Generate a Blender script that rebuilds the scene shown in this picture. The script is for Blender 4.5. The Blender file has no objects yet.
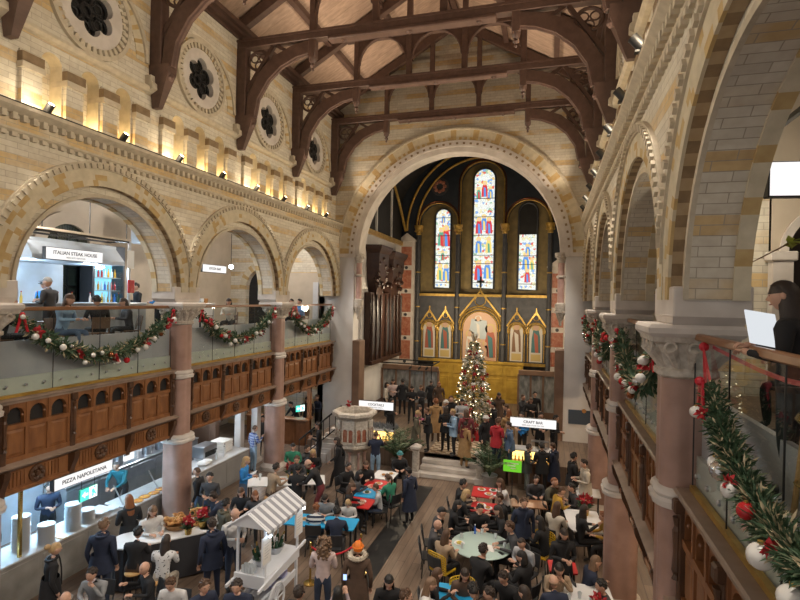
import bpy, math, random
from mathutils import Vector, Matrix, Quaternion
PI = math.pi
R = math.radians
sc = bpy.context.scene
COL = sc.collection
rnd = random.Random(7)

# ------------------------------------------------------------------ mesh kit
class MB:
    def __init__(self):
        self.v = []; self.f = []; self.m = []; self.T = None
    def add(self, vs, fs, m=0):
        b = len(self.v)
        if self.T is not None:
            vs = [tuple(self.T @ Vector(p)) for p in vs]
        self.v.extend([tuple(p) for p in vs])
        for q in fs:
            self.f.append(tuple(i + b for i in q)); self.m.append(m)
        return self
    def quad(self, a, b, c, d, m=0): return self.add([a, b, c, d], [(0, 1, 2, 3)], m)
    def box(self, x0, x1, y0, y1, z0, z1, m=0, bev=0.0):
        if x0 > x1: x0, x1 = x1, x0
        if y0 > y1: y0, y1 = y1, y0
        if z0 > z1: z0, z1 = z1, z0
        if bev <= 0:
            vs = [(x, y, z) for z in (z0, z1) for y in (y0, y1) for x in (x0, x1)]
            return self.add(vs, [(0, 2, 3, 1), (4, 5, 7, 6), (0, 1, 5, 4), (2, 6, 7, 3), (0, 4, 6, 2), (1, 3, 7, 5)], m)
        b = min(bev, (x1 - x0) * .49, (y1 - y0) * .49, (z1 - z0) * .49)
        lo = [(x0 + b, y0), (x1 - b, y0), (x1, y0 + b), (x1, y1 - b), (x1 - b, y1), (x0 + b, y1), (x0, y1 - b), (x0, y0 + b)]
        ins = [(x0 + b, y0 + b), (x1 - b, y0 + b), (x1 - b, y0 + b), (x1 - b, y1 - b), (x1 - b, y1 - b), (x0 + b, y1 - b), (x0 + b, y1 - b), (x0 + b, y0 + b)]
        return self.loft([[(p[0], p[1], z0) for p in ins], [(p[0], p[1], z0 + b) for p in lo], [(p[0], p[1], z1 - b) for p in lo], [(p[0], p[1], z1) for p in ins]], m)
    def loft(self, rings, m=0, cap=True, closed=True):
        n = len(rings[0]); vs = [p for r in rings for p in r]; fs = []
        for k in range(len(rings) - 1):
            for i in range(n if closed else n - 1):
                j = (i + 1) % n
                fs.append((k * n + i, k * n + j, (k + 1) * n + j, (k + 1) * n + i))
        if cap and closed:
            fs.append(tuple(range(n - 1, -1, -1))); fs.append(tuple((len(rings) - 1) * n + i for i in range(n)))
        return self.add(vs, fs, m)
    def prism(self, poly, axis, a, b, m=0):
        """poly: 2D points; extruded along axis from a to b. axis x: (y,z); y: (x,z); z: (x,y)"""
        def P(p, t): return {'x': (t, p[0], p[1]), 'y': (p[0], t, p[1]), 'z': (p[0], p[1], t)}[axis]
        return self.loft([[P(p, a) for p in poly], [P(p, b) for p in poly]], m)
    def lathe(self, c, prof, n=16, m=0, axis='z'):
        rings = []
        for r, h in prof:
            ring = []
            for i in range(n):
                t = 2 * PI * i / n; x, y = r * math.cos(t), r * math.sin(t)
                ring.append({'z': (c[0] + x, c[1] + y, c[2] + h), 'x': (c[0] + h, c[1] + x, c[2] + y), 'y': (c[0] + x, c[1] + h, c[2] - y)}[axis])
            rings.append(ring)
        return self.loft(rings, m)
    def tube(self, pts, r, n=8, m=0, closed=False):
        pts = [Vector(p) for p in pts]; k = len(pts)
        rr = r if isinstance(r, (list, tuple)) else [r] * k
        rings = []; prev = None
        for i, p in enumerate(pts):
            if closed: d = pts[(i + 1) % k] - pts[i - 1]
            elif i == 0: d = pts[1] - p
            elif i == k - 1: d = p - pts[i - 1]
            else: d = pts[i + 1] - pts[i - 1]
            if d.length < 1e-9: d = Vector((0, 0, 1))
            d.normalize()
            if prev is None:
                a = d.cross(Vector((0, 0, 1)))
                if a.length < 1e-3: a = d.cross(Vector((1, 0, 0)))
            else: a = prev - d * prev.dot(d)
            a.normalize(); prev = a; b = d.cross(a)
            rings.append([tuple(p + rr[i] * (math.cos(2 * PI * j / n) * a + math.sin(2 * PI * j / n) * b)) for j in range(n)])
        if closed: rings.append(rings[0])
        return self.loft(rings, m, cap=not closed)
    def bar(self, a, b, w, h, m=0, up=(0, 0, 1)):
        a, b = Vector(a), Vector(b); d = (b - a).normalized(); u = Vector(up)
        s = d.cross(u)
        if s.length < 1e-4: s = d.cross(Vector((1, 0, 0)))
        s.normalize(); u = s.cross(d)
        o = [(-w / 2, -h / 2), (w / 2, -h / 2), (w / 2, h / 2), (-w / 2, h / 2)]
        return self.loft([[tuple(p + s * x + u * y) for x, y in o] for p in (a, b)], m)
    def ball(self, c, r, m=0, n=10, k=6, sx=1, sy=1, sz=1):
        prof = [(max(1e-4, math.sin(PI * i / k)) , -math.cos(PI * i / k)) for i in range(k + 1)]
        rings = [[(c[0] + r * sx * q * math.cos(2 * PI * j / n), c[1] + r * sy * q * math.sin(2 * PI * j / n), c[2] + r * sz * h) for j in range(n)] for q, h in prof]
        return self.loft(rings, m)
    def build(self, name, mats, parent=None, world=False, smooth=None):
        me = bpy.data.meshes.new(name)
        vs = self.v
        if world and parent is not None:
            l = parent.location; vs = [(p[0] - l[0], p[1] - l[1], p[2] - l[2]) for p in vs]
        me.from_pydata(vs, [], self.f)
        if not isinstance(mats, (list, tuple)): mats = [mats]
        for q in mats: me.materials.append(M[q] if isinstance(q, str) else q)
        me.polygons.foreach_set('material_index', self.m)
        if smooth:
            me.polygons.foreach_set('use_smooth', [True] * len(self.f)); me.set_sharp_from_angle(angle=R(smooth))
        me.update()
        o = bpy.data.objects.new(name, me); COL.objects.link(o)
        if parent is not None: o.parent = parent
        return o

def tag(o, label, cat, group=None, kind=None):
    o['label'] = label; o['category'] = cat
    if group: o['group'] = group
    if kind: o['kind'] = kind
    return o
def thing(name, label, cat, loc=(0, 0, 0), rz=0, group=None):
    o = bpy.data.objects.new(name, None); COL.objects.link(o); o.empty_display_size = .1
    o.location = loc; o.rotation_euler = (0, 0, rz)
    return tag(o, label, cat, group)
def struct(o, label=None, cat=None):
    o['kind'] = 'structure'
    if label: o['label'] = label
    if cat: o['category'] = cat
    return o
def dup(root, loc=None, rz=None, label=None, group=None):
    r = root.copy(); COL.objects.link(r)
    if loc is not None: r.location = loc
    if rz is not None: r.rotation_euler = (0, 0, rz)
    if label: r['label'] = label
    if group: r['group'] = group
    for ch in list(root.children):
        c = ch.copy(); COL.objects.link(c); c.parent = r
        for g in list(ch.children):
            d = g.copy(); COL.objects.link(d); d.parent = c
    return r

# ------------------------------------------------------------------ materials
M = {}
def mat(name, col, rough=.6, metal=0, **k):
    m = bpy.data.materials.new(name); m.use_nodes = True
    b = m.node_tree.nodes['Principled BSDF']
    b.inputs['Base Color'].default_value = (*col, 1); b.inputs['Roughness'].default_value = rough; b.inputs['Metallic'].default_value = metal
    for q, v in k.items():
        b.inputs[q].default_value = v
    M[name] = m
    return m
def nodes(m): return m.node_tree.nodes, m.node_tree.links, m.node_tree.nodes['Principled BSDF']
def N(nt, t, **k):
    n = nt.new(t)
    for a, b in k.items():
        if a.startswith('i_'): n.inputs[int(a[2:])].default_value = b
        else: setattr(n, a, b)
    return n
def vary(name, col, col2, rough=.6, scale=4, metal=0, detail=4, stretch=(1, 1, 1), bump=0, coord='pos', lo=.35, hi=.65, bscale=None):
    """base colour mottled between two colours by noise"""
    m = mat(name, col, rough, metal); nt, L, b = nodes(m)
    src = N(nt, 'ShaderNodeNewGeometry').outputs['Position'] if coord == 'pos' else N(nt, 'ShaderNodeTexCoord').outputs['Object']
    mp = N(nt, 'ShaderNodeMapping'); mp.inputs['Scale'].default_value = stretch; L.new(src, mp.inputs[0])
    no = N(nt, 'ShaderNodeTexNoise'); no.inputs['Scale'].default_value = scale; no.inputs['Detail'].default_value = detail
    L.new(mp.outputs[0], no.inputs['Vector'])
    cr = N(nt, 'ShaderNodeValToRGB'); e = cr.color_ramp.elements
    e[0].position = lo; e[0].color = (*col, 1); e[1].position = hi; e[1].color = (*col2, 1)
    L.new(no.outputs['Fac'], cr.inputs[0]); L.new(cr.outputs[0], b.inputs['Base Color'])
    if bump:
        bp = N(nt, 'ShaderNodeBump'); bp.inputs['Strength'].default_value = bump; bp.inputs['Distance'].default_value = .02
        if bscale:
            n2 = N(nt, 'ShaderNodeTexNoise'); n2.inputs['Scale'].default_value = bscale; L.new(mp.outputs[0], n2.inputs['Vector']); L.new(n2.outputs['Fac'], bp.inputs['Height'])
        else: L.new(no.outputs['Fac'], bp.inputs['Height'])
        L.new(bp.outputs[0], b.inputs['Normal'])
    return m
def emit(name, col, s):
    m = mat(name, (.02, .02, .02), .5); b = m.node_tree.nodes['Principled BSDF']
    b.inputs['Emission Color'].default_value = (*col, 1); b.inputs['Emission Strength'].default_value = s
    return m
def math_(nt, L, op, a, b=None):
    n = N(nt, 'ShaderNodeMath', operation=op)
    for i, x in enumerate((a, b)):
        if x is None: continue
        if isinstance(x, (int, float)): n.inputs[i].default_value = x
        else: L.new(x, n.inputs[i])
    return n.outputs[0]

def ashlar(name, base, base2, ochre, mortar, bh=.115, bw=.43, period=.69, frac=.32, arch=False):
    """coursed stone with ochre bands every few courses; the courses follow height"""
    m = mat(name, base, .85); nt, L, b = nodes(m)
    g = N(nt, 'ShaderNodeNewGeometry'); s = N(nt, 'ShaderNodeSeparateXYZ'); L.new(g.outputs['Position'], s.inputs[0])
    sn = N(nt, 'ShaderNodeSeparateXYZ'); L.new(g.outputs['True Normal'], sn.inputs[0])
    isx = math_(nt, L, 'GREATER_THAN', math_(nt, L, 'ABSOLUTE', sn.outputs[0]), .7)
    u = math_(nt, L, 'ADD', math_(nt, L, 'MULTIPLY', s.outputs[1], isx), math_(nt, L, 'MULTIPLY', s.outputs[0], math_(nt, L, 'SUBTRACT', 1, isx)))
    hz = s.outputs[2]
    if arch:      # courses of a vault run round the arch
        yl = math_(nt, L, 'SUBTRACT', math_(nt, L, 'MODULO', math_(nt, L, 'SUBTRACT', s.outputs[1], 1.5), 5.338), 2.669)
        hz = math_(nt, L, 'ADD', math_(nt, L, 'MULTIPLY', math_(nt, L, 'ARCTAN2', math_(nt, L, 'SUBTRACT', hz, 6.65), yl), 2.12), 20); u = s.outputs[0]
    c = N(nt, 'ShaderNodeCombineXYZ'); L.new(u, c.inputs[0]); L.new(hz, c.inputs[1])
    br = N(nt, 'ShaderNodeTexBrick', offset=.5); L.new(c.outputs[0], br.inputs['Vector'])
    br.inputs['Color1'].default_value = (*base, 1); br.inputs['Color2'].default_value = (*base2, 1); br.inputs['Mortar'].default_value = (*mortar, 1)
    br.inputs['Scale'].default_value = 1; br.inputs['Mortar Size'].default_value = .006; br.inputs['Mortar Smooth'].default_value = .3
    br.inputs['Brick Width'].default_value = bw; br.inputs['Row Height'].default_value = bh; br.inputs['Bias'].default_value = 0
    fz = math_(nt, L, 'FRACT', math_(nt, L, 'DIVIDE', hz, period))
    band = math_(nt, L, 'LESS_THAN', fz, frac)
    no = N(nt, 'ShaderNodeTexNoise'); no.inputs['Scale'].default_value = 1.1; no.inputs['Detail'].default_value = 3; L.new(c.outputs[0], no.inputs['Vector'])
    cr = N(nt, 'ShaderNodeValToRGB'); cr.color_ramp.elements[0].position = .38; cr.color_ramp.elements[1].position = .55; L.new(no.outputs['Fac'], cr.inputs[0])
    band = math_(nt, L, 'MULTIPLY', band, math_(nt, L, 'ADD', math_(nt, L, 'MULTIPLY', cr.outputs[0], .75), .12))
    mx = N(nt, 'ShaderNodeMix', data_type='RGBA'); L.new(band, mx.inputs[0]); L.new(br.outputs['Color'], mx.inputs[6])
    br2 = N(nt, 'ShaderNodeTexBrick', offset=.5); L.new(c.outputs[0], br2.inputs['Vector'])
    for q in ('Scale', 'Mortar Size', 'Mortar Smooth', 'Brick Width', 'Row Height', 'Bias'): br2.inputs[q].default_value = br.inputs[q].default_value
    br2.inputs['Color1'].default_value = (*ochre, 1); br2.inputs['Color2'].default_value = (ochre[0] * 1.25, ochre[1] * 1.3, ochre[2] * 1.35, 1); br2.inputs['Mortar'].default_value = (*mortar, 1)
    L.new(br2.outputs['Color'], mx.inputs[7])
    n2 = N(nt, 'ShaderNodeTexNoise'); n2.inputs['Scale'].default_value = 9; n2.inputs['Detail'].default_value = 5; L.new(g.outputs['Position'], n2.inputs['Vector'])
    m2 = N(nt, 'ShaderNodeMix', data_type='RGBA', blend_type='OVERLAY'); m2.inputs[0].default_value = .25
    L.new(mx.outputs[2], m2.inputs[6]); L.new(n2.outputs['Fac'], m2.inputs[7]); L.new(m2.outputs[2], b.inputs['Base Color'])
    bp = N(nt, 'ShaderNodeBump'); bp.inputs['Strength'].default_value = .35; bp.inputs['Distance'].default_value = .02
    L.new(br.outputs['Fac'], bp.inputs['Height']); bp.invert = True; L.new(bp.outputs[0], b.inputs['Normal'])
    return m

ashlar('ashlar', (.67, .62, .51), (.57, .52, .42), (.50, .34, .15), (.42, .37, .29))
ashlar('vault_ashlar', (.62, .57, .47), (.54, .49, .40), (.48, .32, .14), (.36, .31, .24), arch=True)
vary('voussoir_cream', (.62, .55, .41), (.52, .46, .33), .85, 5)
vary('voussoir_ochre', (.44, .30, .13), (.52, .38, .18), .85, 5)
vary('stone_trim', (.58, .51, .39), (.47, .41, .31), .8, 6)
vary('stone_dark', (.20, .135, .075), (.27, .19, .11), .85, 6)
vary('stone_brown_shaded', (.36, .26, .15), (.42, .32, .20), .85, 6)  # brown arch stone with the groove's shadow mixed into its colour
vary('pale_stone', (.62, .57, .52), (.53, .48, .43), .75, 3)
vary('white_paint', (.66, .64, .62), (.58, .56, .54), .7, 1.2)
vary('carved_stone', (.60, .55, .48), (.42, .37, .31), .8, 14, bump=.3)
vary('granite', (.40, .25, .20), (.30, .18, .14), .45, 2.5, detail=6)
vary('pink_marble', (.55, .36, .31), (.45, .28, .24), .35, 4)
vary('roof_timber', (.115, .066, .050), (.085, .048, .036), .5, 2, stretch=(3, 1, 3))
vary('oak', (.27, .115, .042), (.18, .07, .025), .42, 3, stretch=(2, 2, .6), detail=6)
vary('oak_dark', (.10, .045, .02), (.06, .027, .012), .45, 3)
vary('ledge_wood', (.30, .22, .17), (.22, .16, .12), .5, 3)
vary('organ_wood', (.045, .018, .011), (.026, .010, .007), .4, 6, bump=.5, bscale=16)
vary('gilt', (.55, .36, .09), (.38, .23, .05), .35, 5, metal=.55)
vary('gold_panel', (.55, .36, .06), (.42, .26, .04), .4, 3, metal=.15)
vary('ochre_panel', (.235, .17, .065), (.17, .125, .05), .6, 3)
vary('dark_slate', (.035, .036, .042), (.055, .055, .06), .5, 4)
vary('dark_blue', (.012, .018, .028), (.02, .027, .038), .6, 3)
vary('near_black', (.010, .009, .009), (.018, .016, .015), .7, 3)  # plain near-black: dark paint, unlit panes, backings of shaded openings
vary('red_marble', (.30, .085, .05), (.42, .20, .13), .3, 7, detail=8)
vary('grey_marble', (.30, .31, .31), (.11, .12, .12), .3, 6, detail=8, stretch=(1, 1, .4))
vary('iron', (.012, .012, .013), (.02, .02, .02), .45, 5)
vary('black_plastic', (.01, .01, .01), (.016, .016, .016), .5, 5)
vary('steel', (.55, .57, .6), (.45, .47, .5), .3, 3, metal=.9)
vary('grey_metal', (.30, .32, .34), (.24, .26, .28), .4, 3, metal=.5)
vary('grey_panel', (.46, .455, .46), (.36, .36, .375), .35, 1.1)
vary('green_rail', (.50, .52, .45), (.44, .46, .40), .4, 2)
vary('handrail_wood', (.30, .15, .07), (.22, .10, .045), .35, 3, stretch=(4, .6, 4))
vary('concrete', (.30, .285, .26), (.21, .20, .18), .6, 2.2, detail=6)
vary('marble_top', (.58, .58, .58), (.48, .48, .48), .3, 3)
vary('counter_grey', (.26, .255, .245), (.22, .215, .21), .5, 2)
vary('plaster', (.52, .44, .34), (.46, .39, .30), .8, 2)
vary('plaster_pink', (.46, .35, .30), (.40, .30, .26), .8, 2)
vary('plaster_white', (.6, .6, .6), (.54, .54, .55), .8, 2)
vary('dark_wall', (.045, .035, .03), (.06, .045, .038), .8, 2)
vary('brown_wall', (.20, .12, .08), (.15, .09, .06), .6, 2)
emit('sign_white', (1, .97, .95), .72)
emit('lamp_warm', (1, .78, .48), 14)
emit('lamp_cool', (.75, .88, 1), 14)
emit('fairy', (1, .85, .55), 5)
mat('ink', (.06, .06, .065), .6)
mat('ink_grey', (.35, .35, .36), .6)

def boards(name, c1, c2, gap, w=.16, axis=0, rough=.5, lng=2.6, grain=(1, 1, 1)):
    m = mat(name, c1, rough); nt, L, b = nodes(m)
    g = N(nt, 'ShaderNodeNewGeometry'); s = N(nt, 'ShaderNodeSeparateXYZ'); L.new(g.outputs['Position'], s.inputs[0])
    c = N(nt, 'ShaderNodeCombineXYZ'); L.new(s.outputs[1 - axis], c.inputs[0]); L.new(s.outputs[axis], c.inputs[1])
    br = N(nt, 'ShaderNodeTexBrick', offset=.37); L.new(c.outputs[0], br.inputs['Vector'])
    br.inputs['Color1'].default_value = (*c1, 1); br.inputs['Color2'].default_value = (*c2, 1); br.inputs['Mortar'].default_value = (*gap, 1)
    br.inputs['Scale'].default_value = 1; br.inputs['Mortar Size'].default_value = .006; br.inputs['Brick Width'].default_value = lng; br.inputs['Row Height'].default_value = w
    no = N(nt, 'ShaderNodeTexNoise'); no.inputs['Scale'].default_value = 3; no.inputs['Detail'].default_value = 6
    mp = N(nt, 'ShaderNodeMapping'); mp.inputs['Scale'].default_value = grain; L.new(g.outputs['Position'], mp.inputs[0]); L.new(mp.outputs[0], no.inputs['Vector'])
    mx = N(nt, 'ShaderNodeMix', data_type='RGBA', blend_type='OVERLAY'); mx.inputs[0].default_value = .5
    L.new(br.outputs['Color'], mx.inputs[6]); L.new(no.outputs['Fac'], mx.inputs[7]); L.new(mx.outputs[2], b.inputs['Base Color'])
    return m
boards('floor_boards', (.20, .142, .102), (.14, .098, .07), (.045, .034, .026), .2, 0, .45, 2.2, (4, .5, 1))
boards('ceiling_boards', (.44, .31, .23), (.40, .28, .205), (.22, .145, .10), .55, 1, .6, 50, (1, 3, 1))
boards('deck_boards', (.2, .13, .09), (.15, .1, .07), (.05, .03, .02), .15, 1, .5, 2)

def glass(name, tint=(.9, .95, .95), gloss=.12, rough=.02, alpha=.12):
    m = bpy.data.materials.new(name); m.use_nodes = True; nt = m.node_tree.nodes; L = m.node_tree.links
    nt.clear()
    o = N(nt, 'ShaderNodeOutputMaterial'); t = N(nt, 'ShaderNodeBsdfTransparent'); t.inputs[0].default_value = (*tint, 1)
    g = N(nt, 'ShaderNodeBsdfGlossy'); g.inputs['Roughness'].default_value = rough; g.inputs[0].default_value = (.9, .95, 1, 1)
    fr = N(nt, 'ShaderNodeLayerWeight'); fr.inputs[0].default_value = .5
    a = math_(nt, L, 'ADD', math_(nt, L, 'MULTIPLY', math_(nt, L, 'POWER', fr.outputs['Facing'], 4), .7), gloss * .3)
    mx = N(nt, 'ShaderNodeMixShader'); L.new(a, mx.inputs[0]); L.new(t.outputs[0], mx.inputs[1]); L.new(g.outputs[0], mx.inputs[2]); L.new(mx.outputs[0], o.inputs[0])
    M[name] = m
    return m
glass('glass'); glass('glass_dark', (.55, .6, .6))

# ------------------------------------------------------------------ camera
HC = 6.6
f_, yaw, pit, rol = 512.47, .2876, -.0028, .0204
fw = Vector((-math.sin(yaw) * math.cos(pit), math.cos(yaw) * math.cos(pit), math.sin(pit)))
r0 = Vector((math.cos(yaw), math.sin(yaw), 0)); u0 = r0.cross(fw)
rv = math.cos(rol) * r0 + math.sin(rol) * u0; uv = -math.sin(rol) * r0 + math.cos(rol) * u0
cam = bpy.data.objects.new('camera', bpy.data.cameras.new('camera')); COL.objects.link(cam)
cam.matrix_world = Matrix(((rv.x, uv.x, -fw.x, 0), (rv.y, uv.y, -fw.y, 0), (rv.z, uv.z, -fw.z, HC), (0, 0, 0, 1)))
cam.data.sensor_width = 36; cam.data.lens = 36 * f_ / 800; cam.data.clip_start = .05; cam.data.clip_end = 200
sc.camera = cam
CAMV = (fw.copy(), rv.copy(), uv.copy(), f_)
# ------------------------------------------------------------------ nave: arcades, clerestories
XM = -8.54                      # mirror: right x = XM - left x
COLY = [1.5, 6.84, 12.17, 17.5] # column rows
PIER = 22.9
AX = -9.97
def TL(u, w, z): return (w, u, z)            # left wall: u along y, w = x
def TR(u, w, z): return (XM - w, u, z)
def archwall(mb, T, u0, u1, zb, zs, r, uc, zt, w0, w1, n=24, m=0, ms=None, clip=None):
    """wall panel u0..u1, zb..zt with a round-headed opening; w0 front face, w1 back face"""
    ms = m if ms is None else ms
    pts = [(uc - r, zb)] if zb < zs else []
    pts += [(uc - r * math.cos(PI * i / n), zs + r * math.sin(PI * i / n)) for i in range(n + 1)]
    if zb < zs: pts.append((uc + r, zb))
    if clip: pts = [(min(max(p[0], u0), u1), p[1]) for p in pts]
    for w in (w0, w1):
        if uc - r > u0 + 1e-4: mb.quad(T(u0, w, zb), T(uc - r, w, zb), T(uc - r, w, zt), T(u0, w, zt), m)
        if uc + r < u1 - 1e-4: mb.quad(T(uc + r, w, zb), T(u1, w, zb), T(u1, w, zt), T(uc + r, w, zt), m)
        for a, b in zip(pts, pts[1:]):
            if abs(a[0] - b[0]) > 1e-5: mb.quad(T(a[0], w, a[1]), T(b[0], w, b[1]), T(b[0], w, zt), T(a[0], w, zt), m)
    for a, b in zip(pts, pts[1:]): mb.quad(T(a[0], w0, a[1]), T(b[0], w0, b[1]), T(b[0], w1, b[1]), T(a[0], w1, a[1]), ms)
    mb.quad(T(u0, w0, zt), T(u1, w0, zt), T(u1, w1, zt), T(u0, w1, zt), m)
def ring(mb, T, uc, zs, r0, r1, w0, w1, n, mfun, lo=-1e9, hi=1e9, a0=0, a1=PI, zmin=-1e9):
    """arched ring of blocks, front face w1, back w0"""
    for i in range(n):
        t0 = a0 + (a1 - a0) * i / n; t1 = a0 + (a1 - a0) * (i + 1) / n; mi = mfun(i)
        if mi is None: continue
        def q(t, r): return (min(max(uc - r * math.cos(t), lo), hi), max(zs + r * math.sin(t), zmin))
        P = [q(t0, r0), q(t1, r0), q(t1, r1), q(t0, r1)]
        if abs((P[0][0] - P[2][0]) * (P[1][1] - P[3][1]) - (P[0][1] - P[2][1]) * (P[1][0] - P[3][0])) < 1e-5: continue
        vs = [T(p[0], w0, p[1]) for p in P] + [T(p[0], w1, p[1]) for p in P]
        mb.add(vs, [(4, 5, 6, 7), (0, 1, 5, 4), (3, 7, 6, 2), (0, 4, 7, 3), (1, 2, 6, 5), (3, 2, 1, 0)], mi)
BAYS = [(a, b) for a, b in zip(COLY, COLY[1:] + [PIER])]
WF, WB = -9.85, -10.50
WS = -9.98                      # face of the inner order          # arcade wall front / back
ZS = 6.65
def arcade(T, name, label):
    mb = MB(); rr = random.Random(3)
    for a, b in BAYS:
        c = (a + b) / 2
        if b == PIER: c = (a + b - .1) / 2
        archwall(mb, T, a, b, ZS, ZS, 2.4, c, 10.0, WF, WS, 32, 0, 0)
        archwall(mb, T, a, b, ZS, ZS, 2.12, c, 10.0, WS, WB, 32, 0, 6)
        ring(mb, T, c, ZS, 2.37, 2.50, WF, WF + .035, 58, lambda i: 1 if rr.random() < .78 else 2, a + .02, b - .02)
        ring(mb, T, c, ZS, 2.50, 2.62, WF, WF + .035, 50, lambda i: 1 if rr.random() < .74 else 2, a + .02, b - .02)
        ring(mb, T, c, ZS, 2.62, 2.74, WF, WF + .035, 60, lambda i: 1 if rr.random() < .78 else 2, a + .02, b - .02)
        ring(mb, T, c, ZS, 2.74, 2.90, WF, WF + .07, 40, lambda i: 3, a, b)
        ring(mb, T, c, ZS, 2.76, 2.86, WF + .07, WF + .115, 110, lambda i: 3 if i % 2 else None, a, b)
        ring(mb, T, c, ZS, 2.12, 2.20, WS, WS + .05, 40, lambda i: 3 , a, b)
        # alternating stones on the stepped order, darkened for the groove's shadow, and on the soffit's rear edge
        ring(mb, T, c, ZS, 2.375, 2.41, WS, WF + .03, 54, lambda i: 4 if i % 2 else 5, a, b)
        ring(mb, T, c, ZS, 2.09, 2.22, WB - .06, WB + .10, 36, lambda i: 2 if i % 3 == 0 else 1, a, b)
    y0, y1 = COLY[0], PIER
    # cornice
    def ext(prof, m): mb.loft([[T(y, p[0], p[1]) for p in prof] for y in (y0, y1)], m)
    ext([(WF - .2, 9.96), (WF + .05, 9.96), (-9.70, 10.03), (-9.66, 10.06), (-9.66, 10.13), (-10.4, 10.13)], 3)
    ext([(WF - .2, 9.60), (WF + .03, 9.60), (WF + .07, 9.64), (WF + .07, 9.68), (WF - .2, 9.72)], 3)
    n = int((y1 - y0) / .2)
    for i in range(n):
        y = y0 + .2 * (i + .25)
        mb.add([T(y + dy, WF + dw, z) for z in (9.84, 9.97) for dy in (0, .09) for dw in (-.05, .1)], [(0, 1, 3, 2), (4, 6, 7, 5), (0, 4, 5, 1), (2, 3, 7, 6), (1, 5, 7, 3)], 3)
        mb.add([T(y + dy, WF + dw, z) for z in (9.52, 9.60) for dy in (0, .1) for dw in (-.05, .08)], [(0, 1, 3, 2), (4, 6, 7, 5), (0, 4, 5, 1), (2, 3, 7, 6), (1, 5, 7, 3)], 3)
    mb.quad(T(y0, WF, 9.96), T(y0, WB, 9.96), T(y1, WB, 9.96), T(y1, WF, 9.96), 0)
    o = mb.build(name, ['ashlar', 'voussoir_cream', 'voussoir_ochre', 'stone_trim', 'stone_dark', 'stone_brown_shaded', 'vault_ashlar'])
    return struct(o, label, 'wall')
arcade(TL, 'wall_left', 'banded stone arcade wall with round arches on the left of the nave')
arcade(TR, 'wall_right', 'banded stone arcade wall with round arches on the right of the nave')

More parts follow.
